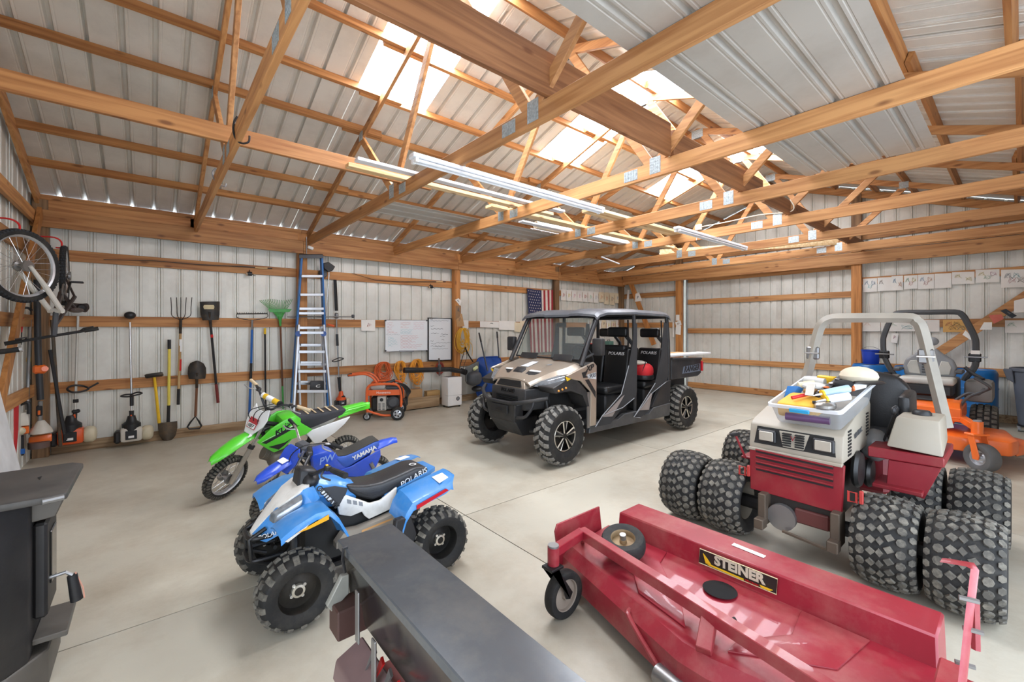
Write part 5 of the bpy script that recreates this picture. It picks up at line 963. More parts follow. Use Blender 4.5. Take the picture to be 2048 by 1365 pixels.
# load and bag
solo(MB().box((6.99, -4.36, 1.135), (8.42, -4.12, 1.165), 0.003), 'white_board', M_WHITE, 'white board lying across the cargo bed and sticking out behind', 'board')
solo(MB().box((7.04, -4.10, 1.135), (8.20, -3.85, 1.16), 0.003), 'plywood_board', M_CARD, 'brown plywood strip lying beside the white board on the cargo bed', 'board')
t = thing('tool_bag', 'red and black zipped bag on the rear bench of the utility vehicle', 'bag', (6.50, -4.2, 0.815))
part(MB().ball((6.50, -4.22, 0.945), (0.14, 0.17, 0.125), 16, 10, e=0.7), 'bag_body', mat('fabric_red', (206, 36, 44), 0.7, bump=0.2), t); part(MB().ball((6.50, -4.22, 0.865), (0.147, 0.177, 0.05), 16, 8, e=0.6), 'bag_base', M_BLK, t)
part(MB().tube(smooth_path([(6.38, -4.30, 0.9), (6.40, -4.34, 1.05), (6.48, -4.30, 1.085), (6.5, -4.2, 1.09)], 4), 0.012, 6, flat=0.4), 'strap', M_BLK, t); part(MB().ball((6.46, -4.20, 1.07), (0.10, 0.13, 0.035), 12, 6), 'folded_cloth', mat('cloth_cream', (214, 206, 190), 0.9), t)
# ================================================================ child's quad (faces -x)
M_QB = mat('quad_blue', (58, 138, 210), 0.3, var=0.06, coat=0.3, dirt=(150, 170, 190), dirt_amt=0.3, dscale=12); M_QW = mat('quad_white', (226, 224, 218), 0.4, dirt=(150, 136, 112), dirt_amt=0.35, dscale=9)
M_QG = mat('cvt_grey', (150, 142, 130), 0.45, dirt=(110, 96, 78), dirt_amt=0.5)
def zq(a, b): return (470 + a * 0.30769, 860 + b * 0.30769)
def Q(a, b, y): return AY(*zq(a, b), y)
QY = -5.05
t = quad = thing('quad_bike', 'small blue and white quad bike with black seat parked by the black metal box', 'quad bike', (1.95, QY, 0))
for x, w_, tr in ((1.52, 0.16, 'atv'), (2.37, 0.19, 'atv')):
    for s in (-1, 1): wheel(t, (x, QY + s * 0.33, 0.20), 0.20, w_, 0.105, tr, 16 if x < 2 else 20, 0.011, 'steel', 0.022, face=s, depth=0.10)
# nose and headlights
st = [(1.355, .435, .025), (1.40, .495, .045), (1.47, .565, .075), (1.54, .625, .12), (1.60, .66, .13), (1.64, .672, .11)]
part(MB().sheet([[(x, QY + k * w_, z - 0.012 * abs(k) ** 2) for k in (-1, -0.5, 0, 0.5, 1)] for x, z, w_ in st], 0.012), 'nose', M_QW, t)
for s in (-1, 1):
    ns = part(MB().sheet([[(1.36, QY + s * .026, .43), (1.38, QY + s * .06, .40), (1.42, QY + s * .09, .385)], [(1.47, QY + s * .076, .555), (1.50, QY + s * .13, .50), (1.50, QY + s * .15, .44)], [(1.60, QY + s * .13, .645), (1.64, QY + s * .19, .57), (1.62, QY + s * .19, .50)], [(1.66, QY + s * .12, .65), (1.69, QY + s * .14, .58), (1.68, QY + s * .14, .50)]], (0, -s * 0.008, 0)), 'fairing', M_QB, t)
    part(MB().hexa([(1.43, QY + s * .08, .50), (1.45, QY + s * .12, .485), (1.58, QY + s * .185, .575), (1.58, QY + s * .14, .60), (1.44, QY + s * .085, .545), (1.46, QY + s * .125, .54), (1.59, QY + s * .18, .61), (1.59, QY + s * .14, .635)], 0.008, 2), 'headlight', M_LENS, t)
    ys = [QY + s * 0.15, QY + s * 0.22, QY + s * 0.31, QY + s * 0.39, QY + s * 0.40]
    prof = [(1.43, .515), (1.50, .56), (1.60, .598), (1.67, .598), (1.72, .54), (1.76, .46), (1.785, .40)]
    fd = part(MB().sheet([[(x - 0.0 * j, ys[j], z + (-0.03, -0.005, 0.0, -0.005, -0.03)[j]) for j in range(5)] for x, z in prof], 0.006), 'front_fender', M_QB, t)
    part(MB().prism([(1.50, QY + s * 0.404, .525), (1.66, QY + s * 0.404, .578), (1.66, QY + s * 0.404, .552), (1.56, QY + s * 0.404, .53)], (0, s * 0.004, 0)), 'amber_stripe', mat('amber_yellow', (232, 168, 36), 0.4), fd)
    part(MB().prism([(1.445, QY + s * 0.404, .50), (1.56, QY + s * 0.404, .553), (1.54, QY + s * 0.404, .535), (1.46, QY + s * 0.404, .492)], (0, s * 0.003, 0)), 'white_flash', M_QW, fd)
    if s < 0: lettering('POLARIS', 0.034, M_WHITE, ns, (1.435, QY - 0.121, .435), (1, -0.45, 0.25), (0, 0, 1), shear=0.2)
# pod, bars
part(MB().hexa([(1.585, QY - .07, .64), (1.585, QY + .07, .64), (1.72, QY + .07, .64), (1.72, QY - .07, .64), (1.60, QY - .055, .745), (1.60, QY + .055, .745), (1.70, QY + .05, .725), (1.70, QY - .05, .725)], 0.012), 'pod', M_BLK, t)
part(MB().ball((1.66, QY - .05, .665), (.05, .06, .045), 12, 8), 'headset', M_BLK, t)
part(MB().tube(smooth_path([(1.76, QY - .34, .752), (1.72, QY - .18, .755), (1.66, QY - .08, .71), (1.66, QY + .08, .71), (1.72, QY + .18, .755), (1.76, QY + .34, .752)], 4), 0.011, 8), 'handlebar', M_BLK, t)
for s in (-1, 1):
    gp = part(MB().tube([(1.735, QY + s * .22, .755), (1.765, QY + s * .36, .752)], [0.016, 0.018], 10), 'grip', M_RUB, t); part(MB().tube(smooth_path([(1.70, QY + s * .17, .74), (1.67, QY + s * .24, .735), (1.69, QY + s * .33, .735)], 3), 0.006, 6), 'lever', M_DKGREY, t)
    part(MB().cbox((1.72, QY + s * .19, .762), (.035, .045, .03), 0.006), 'switch_box', M_BLK, t)
part(MB().cbox((1.715, QY - .19, .78), (.014, .016, .008), 0.002), 'kill_button', M_YEL, t)
# tank cover, seat, panels
part(MB().loft([[(x, QY + w_ * math.cos(a), z0 + (z1 - z0) * (0.5 + 0.5 * math.sin(a))) for a in [2 * PI * k / 12 for k in range(12)]] for x, w_, z0, z1 in ((1.62, .09, .52, .665), (1.72, .125, .48, .672), (1.82, .13, .46, .650), (1.92, .10, .46, .60))]), 'tank_cover', M_QB, t)
tp = part(MB().prism([Q(a, b, QY - .146) for a, b in ((545, 385), (650, 368), (735, 380), (700, 470), (655, 515))], (0, 0.006, 0)), 'side_decal', mat('decal_charcoal', (54, 56, 60), 0.4), t)
q1 = Q(558, 394, QY - .150); q2 = Q(640, 482, QY - .150)
part(MB().prism([Q(a, b, QY - .149) for a, b in ((546, 397), (566, 382), (650, 472), (630, 484))], (0, 0.003, 0)), 'name_band', M_WHITE, tp)
lettering('OUTLAW', 0.044, M_BLK, tp, (q1 + q2) / 2 + V(0, -0.004, 0), q2 - q1, (0.6, 0, 1), bold=0.001, shear=0.1)
sp = [(1.855, .605), (1.90, .595), (1.98, .575), (2.08, .570), (2.20, .590), (2.33, .618), (2.40, .612), (2.435, .585), (2.40, .545), (2.25, .51), (2.10, .475), (2.02, .468), (1.93, .51), (1.87, .56)]
seat = part(MB().side(sp, QY - 0.115, QY + 0.115, 0.03, 3), 'seat', mat('quad_vinyl', (42, 42, 44), 0.4, bump=0.12, bscale=90), t)
lettering('POLARIS', 0.05, M_WHITE, seat, (2.31, QY - 0.1165, .555), (1, 0, 0.32), (0, 0, 1), shear=0.2, sx=1.1)
part(MB().lathe([(.016, 0), (.022, .002), (.026, 0)], (2.34, QY - .04, .622), (0, 0, 1), 16), 'seat_emblem', M_WHITE, seat)
for s in (-1, 1):
    wp = part(MB().prism([(x, QY + s * .125, z) for x, z in ((1.83, .565), (1.79, .50), (1.80, .45), (1.87, .42), (1.94, .43), (1.955, .40), (1.985, .37), (2.13, .395), (2.165, .43), (2.175, .53), (2.06, .47), (1.99, .47))], (0, s * .022, 0), .007, 2), 'side_panel', M_QW, t)
    for k in range(3): part(MB().prism([(1.845 + .036 * k, QY + s * .148, .535 - .016 * k), (1.87 + .036 * k, QY + s * .148, .523 - .016 * k), (1.872 + .036 * k, QY + s * .148, .498 - .016 * k), (1.848 + .036 * k, QY + s * .148, .508 - .016 * k)], (0, s * .002, 0)), 'vent_recess', M_GREY, wp)
    # rear fender
    ys = [QY + s * .185, QY + s * .23, QY + s * .30, QY + s * .375, QY + s * .385]
    prof = [(2.10, .40), (2.125, .47), (2.17, .525), (2.27, .55), (2.40, .575), (2.50, .595), (2.52, .585)]
    fr = part(MB().sheet([[(x - (0.06 if j >= 3 and x > 2.45 else 0), ys[j], z + (0, .0, -.01, -.03, -.07)[j]) for j in range(5)] for x, z in prof], 0.006), 'rear_fender', M_QB, t)
    part(MB().prism([(2.19, QY + s * .388, .455), (2.19, QY + s * .388, .48), (2.40, QY + s * .388, .535), (2.42, QY + s * .388, .52)], (0, s * .004, 0)), 'red_reflector', mat('reflector_red', (196, 30, 44), 0.3), fr)
    part(MB().prism([(2.38, QY + s * .24, .573), (2.38, QY + s * .34, .560), (2.46, QY + s * .32, .575), (2.46, QY + s * .24, .585)], (0, 0, .003)), 'warning_label', M_PAPER, fr)
    part(MB().prism([(2.06, QY + s * .33, .42), (2.16, QY + s * .33, .42), (2.20, QY + s * .33, .30), (2.16, QY + s * .33, .2), (2.04, QY + s * .33, .25)], (0, s * .05, 0), .008), 'heel_guard', M_BLK, t)
    part(MB().tube([(1.50, QY + s * .09, .26), (1.52, QY + s * .27, .20)], .012, 6), 'suspension_arm', M_BLKM, t); part(MB().tube([(1.60, QY + s * .09, .26), (1.54, QY + s * .27, .20)], .012, 6), 'suspension_arm', M_BLKM, t); part(MB().tube([(1.56, QY + s * .10, .46), (1.53, QY + s * .24, .24)], .02, 8), 'shock', M_BLKM, t)
    part(MB().box((1.86, QY + s * .24 - .06, .18), (2.06, QY + s * .24 + .06, .2), .004), 'foot_rest', M_BLKM, t)
part(MB().loft([[(x, QY + w_ * c, z) for x, z, w_, c in ((xx, zz, ww, cc),)][0] for xx, zz, ww, cc in ((2.40, .56, .1, -1), (2.40, .60, .1, -1), (2.40, .60, .1, 1), (2.40, .56, .1, 1))] and [[(x, QY - w_, z), (x, QY + w_, z), (x, QY + w_, z + .03), (x, QY - w_, z + .03)] for x, w_, z in ((2.10, .13, .46), (2.25, .14, .50), (2.40, .13, .54), (2.49, .09, .555))]), 'tail', M_QB, t)
part(MB().box((1.60, QY - .10, .16), (2.20, QY + .10, .44), .02), 'engine', mat('engine_dark', (28, 28, 28), 0.55), t); part(MB().box((1.55, QY - .13, .13), (2.3, QY + .13, .16), .008), 'skid_plate', M_BLKM, t)
part(MB().loft([[(x, QY - .13, z - h), (x, QY - .19, z - h), (x, QY - .19, z + h), (x, QY - .13, z + h)] for x, z, h in ((1.77, .285, .015), (1.82, .315, .045), (1.90, .32, .03), (2.05, .335, .03), (2.14, .345, .035), (2.18, .345, .015))]), 'belt_cover', M_QG, t)
part(MB().prism([(1.92, QY - .192, .325), (2.12, QY - .192, .345), (2.12, QY - .192, .357), (1.92, QY - .192, .337)], (0, -.002, 0)), 'warning_strip', mat('strip_tan', (200, 150, 96), 0.6), t)
part(MB().tube([(2.37, QY - .30, .2), (2.37, QY + .3, .2)], .018, 8), 'rear_axle', M_BLKM, t); part(MB().tube([(2.1, QY, .25), (2.37, QY, .2)], .04, 8), 'swingarm', M_BLKM, t)
for z in (.30, .42): part(MB().tube(smooth_path([(1.50, QY - .10, z), (1.36, QY - .09, z - .0), (1.335, QY, z), (1.36, QY + .09, z), (1.50, QY + .10, z)], 4), .012, 8), 'bumper_tube', M_BLKM, t)
for y in (-.08, .08): part(MB().tube([(1.45, QY + y, .25), (1.35, QY + y, .30), (1.34, QY + y, .42), (1.42, QY + y, .46)], .012, 8), 'bumper_upright', M_BLKM, t)
# ================================================================ motorcycles: own frame, front towards -x
def rot_about(p, axis, ang): return Matrix.Translation(Vector(p)) @ Matrix.Rotation(ang, 4, Vector(axis)) @ Matrix.Translation(-Vector(p))
def strip(st, th, M, drop=0.02, n=7): return MB().sheet([[(x, w_ * k, z - drop * abs(k) ** 2.2 + dz * 0) for k in [-1 + 2 * i / (n - 1) for i in range(n)]] for x, z, w_, dz in [(a[0], a[1], a[2], 0) for a in st]], th, M)
# ---- green dirt bike
M_KG = mat('bike_green', (88, 206, 48), 0.32, var=0.06, coat=0.3); M_KW = mat('bike_white', (232, 232, 230), 0.35, var=0.04); M_GRIP = mat('grip_tan', (214, 192, 156), 0.7)
t = thing('dirt_bike', 'green and white dirt bike with knobbly tires and number plate leaning on its stand', 'motorcycle', (2.0, -3.03, 0), None, (math.radians(9), 0, math.radians(5)))
ax = Vector((math.sin(0.45), 0, math.cos(0.45))); MS = rot_about((-.53, 0, .21), ax, math.radians(30))
wheel(t, (.57, 0, .20), .20, .085, .138, 'moto', 34, .014, 'wire', .02, rim_m=M_ALU)
fr_ = MS @ Vector((-.55, 0, .21)); 
wheel(t, fr_, .212, .078, .160, 'moto', 40, .014, 'wire', .02, rot=MS.to_3x3().to_4x4(), rim_m=M_ALU)
for s in (-1, 1):
    a = Vector((-.55, s * .075, .20)); b = a + ax * .34; c = a + ax * .62
    part(MB().tube([a - ax * .02, a + ax * .02, b], [.018, .024, .023], 10, M=MS), 'fork_slider', mat('fork_grey', (168, 160, 148), 0.4, 0.4), t); part(MB().tube([b, c + ax * .05], .0145, 10, M=MS), 'fork_tube', M_CHROME, t)
    part(MB().tube([b - ax * .02, b + ax * .015], .029, 10, M=MS), 'dust_seal', M_BLK, t)
part(MB().hexa([Vector((-.30 + dx, y, .64)) + ax * e for e in (0, .035) for dx, y in ((-.03, -.1), (-.03, .1), (.05, .1), (.05, -.1))], .006, M=MS), 'triple_clamp', M_BLKM, t)
fe = part(strip([(-.74, .475, .022), (-.70, .505, .05), (-.60, .55, .066), (-.48, .595, .072), (-.38, .615, .066), (-.28, .60, .055), (-.22, .56, .04)], .006, MS, .03), 'front_fender', M_KG, t)
part(MB().prism([(-.44, -.052, .60), (-.40, -.056, .608), (-.36, -.03, .62), (-.40, -.028, .615)], (0, 0, .006), M=MS), 'fender_mark', M_WHITE, fe)
pz = Vector((math.sin(.42), 0, math.cos(.42))); po = Vector((-.405, 0, .615))
def plate_pt(y, h, d=0): return po + pz * h + Vector((0, y, 0)) + Vector((-math.cos(.42), 0, math.sin(.42))) * (d - 2.2 * y * y)
num = part(MB().prism([plate_pt(y, h) for y, h in ((-.045, 0), (-.10, .10), (-.108, .17), (-.085, .27), (-.035, .235), (.035, .235), (.085, .27), (.108, .17), (.10, .10), (.045, 0))], (.012, 0, -.006), .003, M=MS), 'number_plate', M_KW, t)
part(MB().prism([MS @ plate_pt(y, h, .004) for y, h in ((-.05, .05), (-.05, .15), (.05, .15), (.05, .05))], (-.002, 0, .001)), 'plate_sticker', mat('sticker_red', (178, 48, 56), 0.5), num)
part(MB().prism([MS @ plate_pt(y, h, .0065) for y, h in ((-.044, .056), (-.044, .10), (.044, .10), (.044, .056))], (-.001, 0, .0005)), 'sticker_field', M_WHITE, num)
lettering('087', .045, M_BLK, num, MS @ plate_pt(0, .078, .011), (MS.to_3x3() @ Vector((0, -1, 0))), MS.to_3x3() @ pz, shear=0.2)
bar = smooth_path([(-.10, -.37, .925), (-.15, -.24, .925), (-.20, -.13, .90), (-.215, -.04, .82), (-.215, .04, .82), (-.20, .13, .90), (-.15, .24, .925), (-.10, .37, .925)], 4)
part(MB().tube(bar, .0115, 8, M=MS), 'handlebar', mat('bar_dark', (70, 72, 76), 0.35, 0.5), t); part(MB().tube([(-.195, -.12, .905), (-.195, .12, .905)], .009, 8, M=MS), 'crossbar', M_BLK, t)
pad = part(MB().tube([(-.195, -.095, .905), (-.195, .085, .905)], .027, 12, M=MS), 'bar_pad', M_YEL, t); part(MB().tube([(-.195, .085, .905), (-.195, .11, .905)], .0275, 12, M=MS), 'pad_end', M_WHITE, pad); part(MB().tube([(-.195, -.12, .905), (-.195, -.095, .905)], .0275, 12, M=MS), 'pad_end', M_BLK, pad); part(MB().tube([(-.195, -.03, .905), (-.195, .045, .905)], .0278, 12, M=MS), 'pad_print', M_WHITE, pad)
for s in (-1, 1):
    part(MB().tube([(-.136, s * .26, .925), (-.10, s * .385, .925)], .0165, 10, M=MS), 'grip', M_GRIP, t); part(MB().tube(smooth_path([(-.17, s * .21, .92), (-.21, s * .27, .915), (-.19, s * .36, .91)], 3), .006, 6, M=MS), 'lever', M_ALU, t); part(MB().cbox((-.16, s * .21, .915), (.04, .05, .04), .01, M=MS), 'lever_perch', M_BLK, t)
for k in range(3): part(MB().tube(smooth_path([(-.18, -.2 + .05 * k, .91), (-.34, -.1 + .08 * k, .88 - .03 * k), (-.36, -.05 + .05 * k, .74), (-.26, .0, .62)], 4), .004, 5, M=MS), 'cable', M_BLK, t)
for s in (-1, 1):
    sh = part(MB().prism([(x, s * .12, z) for x, z in ((-.34, .545), (-.22, .66), (-.10, .735), (.0, .735), (.05, .67), (.16, .585), (.10, .545), (-.03, .52), (-.10, .44), (-.19, .415), (-.26, .475))], (0, s * .02, 0), .008, 2), 'shroud', M_KG, t)
    part(MB().prism([(x, s * .141, z) for x, z in ((-.30, .535), (-.02, .655), (.03, .655), (-.26, .52))], (0, s * .002, 0)), 'black_stripe', M_BLK, sh); part(MB().prism([(x, s * .141, z) for x, z in ((-.30, .545), (-.02, .668), (.0, .668), (-.31, .54))], (0, s * .002, 0)), 'white_stripe', M_WHITE, sh)
    part(MB().prism([(x, s * .141, z) for x, z in ((-.24, .485), (-.10, .50), (-.04, .53), (-.10, .475), (-.15, .44))], (0, s * .002, 0)), 'black_patch', M_BLK, sh)
    for k in range(6): part(MB().cyl((-.10 + .02 * (k % 3), s * .139, .69 - .018 * (k // 3)), (-.10 + .02 * (k % 3), s * .143, .69 - .018 * (k // 3)), .006, 8), 'vent_hole', M_BLK, sh)
    if s < 0: lettering('KLX', .062, M_BLK, sh, (-.13, -.1435, .632), (1, 0, .42), (-.3, 0, 1), shear=.3, sx=1.2, bold=.002)
    part(MB().prism([(x, s * .095, z) for x, z in ((.10, .555), (.30, .60), (.56, .655), (.50, .58), (.40, .50), (.22, .40), (.18, .44))], (0, s * .02, 0), .007, 2), 'side_panel', M_KW, t)
part(MB().side([(-.12, .72), (.0, .75), (.06, .70), (.04, .58), (-.12, .56)], -.11, .11, .02, 2), 'tank', M_KG, t)
se = part(MB().side([(.0, .735), (.08, .735), (.30, .728), (.50, .742), (.53, .725), (.48, .67), (.30, .615), (.16, .575), (.06, .64)], -.085, .085, .02, 2), 'seat', mat('seat_grey_vinyl', (58, 58, 62), 0.6, bump=.15, bscale=120), t)
for k in range(5): part(MB().box((.12 + .075 * k, -.078, .735), (.137 + .075 * k, .078, .742), .002), 'seat_rib', M_GRIP, se)
part(strip([(.44, .715, .085), (.55, .732, .075), (.70, .752, .055), (.80, .755, .035), (.825, .75, .02)], .02, None, .05), 'rear_fender', M_KG, t)
part(MB().side([(.42, .66), (.60, .69), (.78, .745), (.55, .72)], -.07, .07, .006), 'tail_side', M_KG, t)
eng = part(MB().ball((-.06, 0, .30), (.15, .10, .10), 14, 9, e=.7), 'engine', mat('engine_alu', (128, 122, 112), 0.45, .5), t); mb = MB()
for k in range(8): part(MB().tube([(-.16 - .011 * k, 0, .335 + .006 * k), (-.168 - .011 * k, 0, .339 + .006 * k)], .066, 14), 'cooling_fin', mat('engine_alu', (128, 122, 112), 0.45, .5), eng)
part(MB().tube([(-.28, 0, .66), (-.22, 0, .45), (-.10, 0, .26), (.12, 0, .24)], .022, 8), 'frame_tube', M_BLKM, t); part(MB().tube([(-.25, 0, .68), (.0, 0, .6), (.2, 0, .52), (.14, 0, .24)], .022, 8), 'frame_tube', M_BLKM, t)
for s in (-1, 1): part(MB().tube([(.14, s * .06, .25), (.57, s * .06, .20)], .018, 8), 'swingarm', M_STEEL, t)
part(MB().tube([(.27, 0, .52), (.40, 0, .27)], .026, 10), 'shock', M_BLKM, t); part(MB().tube([(.1, -.14, .225), (.1, .14, .225)], .012, 8), 'foot_peg', M_BLKM, t)
part(MB().tube(smooth_path([(-.05, .09, .3), (.15, .12, .33), (.35, .12, .42), (.55, .12, .48)], 4), .024, 8), 'exhaust', M_BLKM, t); part(MB().tube([(.12, -.08, .22), (.16, -.22, .045)], .011, 8), 'side_stand', M_STEEL, t)
# ---- small blue dirt bike
M_PB = mat('bike_blue', (38, 82, 206), 0.32, var=.06, coat=.3, dirt=(120, 130, 170), dirt_amt=.3, dscale=10); M_PBS = mat('seat_blue_vinyl', (56, 96, 190), 0.5)
t = thing('mini_dirt_bike', 'small blue dirt bike with dark seat top between the green bike and the quad', 'motorcycle', (2.11, -3.86, 0), None, (math.radians(9), 0, math.radians(3)))
ax = Vector((math.sin(.42), 0, math.cos(.42))); MS = rot_about((-.42, 0, .19), ax, math.radians(30))
wheel(t, (.43, 0, .19), .19, .075, .128, 'moto', 32, .013, 'mag3', .018, rim_m=mat('mag_blue', (28, 46, 120), .4)); fr_ = MS @ Vector((-.43, 0, .19)); wheel(t, fr_, .19, .07, .135, 'moto', 34, .013, 'mag3', .018, rot=MS.to_3x3().to_4x4(), rim_m=mat('mag_blue', (28, 46, 120), .4))
for s in (-1, 1):
    a = Vector((-.43, s * .06, .18)); part(MB().tube([a, a + ax * .17], .019, 10, M=MS), 'fork_slider', M_STEEL, t); part(MB().tube([a + ax * .17, a + ax * .45], .013, 10, M=MS), 'fork_tube', M_CHROME, t)
fe = part(strip([(-.62, .468, .02), (-.58, .488, .045), (-.48, .515, .055), (-.38, .53, .055), (-.30, .525, .045)], .006, MS, .022), 'front_fender', M_PB, t); part(MB().prism([(-.42, -.03, .53), (-.36, -.03, .535), (-.36, .03, .535), (-.42, .03, .53)], (0, 0, .003), M=MS), 'fender_label', M_PAPER, fe)
part(MB().prism([Vector((-.36, y, .47)) + ax * h - Vector((0, 0, 0)) for y, h in ((-.05, -.05), (-.085, .04), (-.08, .12), (-.05, .17), (.05, .17), (.08, .12), (.085, .04), (.05, -.05))], (.012, 0, -.005), .004, M=MS), 'number_plate', M_PB, t)
part(MB().tube(smooth_path([(-.08, -.28, .66), (-.14, -.16, .665), (-.18, -.05, .60), (-.18, .05, .60), (-.14, .16, .665), (-.08, .28, .66)], 4), .0105, 8, M=MS), 'handlebar', M_CHROME, t)
for s in (-1, 1): part(MB().tube([(-.12, s * .19, .665), (-.08, s * .30, .66)], .0155, 10, M=MS), 'grip', M_RUB, t); part(MB().tube(smooth_path([(-.15, s * .15, .66), (-.19, s * .2, .655), (-.17, s * .27, .65)], 3), .006, 6, M=MS), 'lever', M_ALU, t)
part(MB().tube(smooth_path([(-.14, -.17, .67), (-.32, -.12, .70), (-.36, -.04, .58), (-.34, -.03, .40), (-.40, -.03, .24)], 4), .0045, 5, M=MS), 'cable', M_BLK, t); part(MB().cbox((-.2, 0, .58), (.1, .11, .08), .02, M=MS), 'headset', M_DKGREY, t)
tk = part(MB().side([(-.16, .54), (-.04, .555), (.04, .51), (.16, .34), (.10, .29), (-.06, .32), (-.14, .40)], -.085, .085, .018, 2), 'tank', M_PB, t); lettering('PW', .085, mat('letter_pale_blue', (150, 178, 236), .4), tk, (-.04, -.087, .475), (1, 0, .2), (-.2, 0, 1), shear=.25, bold=.001)
se = part(MB().side([(-.02, .52), (.06, .475), (.12, .465), (.20, .48), (.40, .545), (.44, .545), (.45, .50), (.30, .42), (.16, .355), (.10, .36), (.03, .45)], -.085, .085, .018, 2), 'seat', M_PBS, t)
part(MB().sheet([[(x, y, z) for y in (-.07, -.03, .03, .07)] for x, z in ((.0, .512), (.07, .477), (.13, .471), (.21, .487), (.40, .551), (.44, .55))], .004), 'seat_top', mat('seat_dark', (64, 62, 58), .7), se); lettering('YAMAHA', .055, M_WHITE, se, (.30, -.0865, .465), (1, 0, .33), (0, 0, 1), bold=.002)
for s in (-1, 1): part(MB().prism([(x, s * .08, z) for x, z in ((.06, .35), (.18, .365), (.45, .47), (.46, .40), (.42, .30), (.30, .235), (.16, .27))], (0, s * .015, 0), .006), 'side_panel', M_PB, t); part(MB().tube([(.36, s * .10, .36), (.44, s * .10, .20)], .018, 8), 'shock', M_STEEL, t)
part(strip([(.40, .495, .08), (.50, .515, .07), (.60, .525, .05), (.655, .515, .03)], .012, None, .03), 'rear_fender', M_PB, t)
part(MB().ball((.10, 0, .22), (.18, .09, .08), 12, 8, e=.7), 'engine', mat('engine_dark', (28, 28, 28), 0.55), t); part(MB().tube([(-.2, 0, .52), (-.05, 0, .3), (.1, 0, .2), (.43, 0, .19)], .022, 8), 'frame_tube', M_BLKM, t)
part(MB().tube([(.05, -.06, .18), (.10, -.2, .035)], .01, 8), 'side_stand', M_STEEL, t); part(MB().tube([(.06, -.13, .19), (.06, .13, .19)], .011, 8), 'foot_peg', M_BLKM, t)
# ================================================================ red articulated tractor (faces -x)
YV = -6.86
M_VR = mat('tractor_red', (132, 27, 38), 0.42, var=.08, dirt=(150, 84, 74), dirt_amt=.35, dscale=5); M_VB = mat('tractor_beige', (164, 156, 141), 0.45, var=.05, dirt=(140, 124, 100), dirt_amt=.3); M_DIRTY = mat('greasy_steel', (96, 84, 72), .6, .4, dirt=(60, 46, 38), dirt_amt=.6)
t = thing('compact_tractor', 'red and beige compact tractor with dual turf tires and a beige roll bar', 'tractor', (5.0, YV, 0))
for x in (4.40, 5.56):
    for yo in (-.80, -.47, .47, .80): wheel(t, (x, YV + yo, .272), .272, .305, .14, 'turf', 25, .010, 'plain', .035, face=1 if yo > 0 else -1, rim_m=M_VB, depth=.2)
    part(MB().tube([(x, YV - .75, .272), (x, YV + .75, .272)], .05, 10), 'axle', M_BLKM, t)
def VX(u, v, x=4.25): return AX(u, v, x)
def zv(a, b): return (1330 + a * 0.45414, 620 + b * 0.45414)
def fx(pts, x, dx, bev=.006): return MB().prism([AX(*zv(a, b), x) for a, b in pts], (dx, 0, 0), bev)
gp = part(fx([(372, 600), (745, 682), (740, 690), (790, 690), (778, 903), (375, 788)], 4.27, .03), 'front_panel', M_VR, t)
for k in range(4):
    a0 = Vector(AX(*zv(400 , 625 + 26 * k), 4.262)); a1 = Vector(AX(*zv(740, 702 + 28 * k), 4.262))
    part(MB().hexa([a0 + V(0, 0, -.004), a1 + V(0, 0, -.004), a1 + V(.012, 0, -.004), a0 + V(.012, 0, -.004), a0 + V(.004, 0, .012), a1 + V(.004, 0, .012), a1 + V(.012, 0, .012), a0 + V(.012, 0, .012)]), 'louver_slot', mat('louver_dark', (30, 14, 16), .7), gp)
    part(MB().tube([a0 + V(-.004, 0, .016), a1 + V(-.004, 0, .016)], .006, 6), 'louver_lip', M_VR, gp)
# bonnet
zb = [(4.275, .715), (4.275, .76), (4.30, .89), (4.36, .92), (5.0, 1.07), (5.06, 1.02), (5.04, .72)]
bo = part(MB().side(zb, YV - .27, YV + .285, .012, 2), 'bonnet', M_VB, t)
part(MB().prism([(4.285, YV - .235, .755), (4.285, YV + .25, .755), (4.305, YV + .235, .875), (4.305, YV - .22, .875)], (-.012, 0, 0)), 'lamp_recess', mat('recess_dark', (26, 25, 24), .7), bo)
for y in (YV - .17, YV + .165):
    part(MB().box((4.255, y - .06, .775), (4.29, y + .06, .862), .008), 'headlight', M_BLK, bo); part(MB().box((4.247, y - .045, .787), (4.258, y + .045, .852), .004), 'lamp_lens', mat('lens_dim', (168, 160, 146), .25), bo)
ct = part(MB().prism([(4.268, YV - .062, .765), (4.268, YV + .062, .765), (4.288, YV + .09, .868), (4.288, YV - .09, .868)], (-.01, 0, 0), .002), 'centre_grille', M_VB, bo)
for k in range(6):
    for s in (-1, 1): part(MB().box((4.250, YV + s * .038 - .026, .775 + .0155 * k), (4.279, YV + s * .038 + .026, .783 + .0155 * k)), 'grille_slot', mat('recess_dark', (26, 25, 24), .7), bo)
lettering('V', .045, M_VR, bo, (4.252, YV, .83), (0, -1, 0), (0.15, 0, 1))
part(MB().box((4.262, YV - .27, .70), (4.30, YV + .285, .722), .004), 'trim_strip', M_VB, bo)
for s in (-1, 1):
    mb = MB()
    for k in range(8):
        for c in range(2): mb.box((4.40 + .045 * c, YV + .008 + s * .279 - .003, .745 + .022 * k), (4.435 + .045 * c, YV + .008 + s * .279 + .003, .757 + .022 * k)); mb.box((4.93 + .045 * c - .03, YV + .008 + s * .279 - .003, .80 + .022 * k), (4.965 + .045 * c - .04, YV + .008 + s * .279 + .003, .812 + .022 * k))
    q = part(mb, 'side_vents', mat('recess_dark', (26, 25, 24), .7), bo); q['kind'] = 'stuff'
lettering('VENTRAC', .05, M_DKGREY, bo, (4.66, YV - .274, .86), (1, 0, .1), (0, 0, 1))
part(MB().box((4.30, YV - .22, .30), (5.0, YV + .22, .72), .02), 'engine_bay', mat('engine_grease', (40, 34, 30), .6), t)
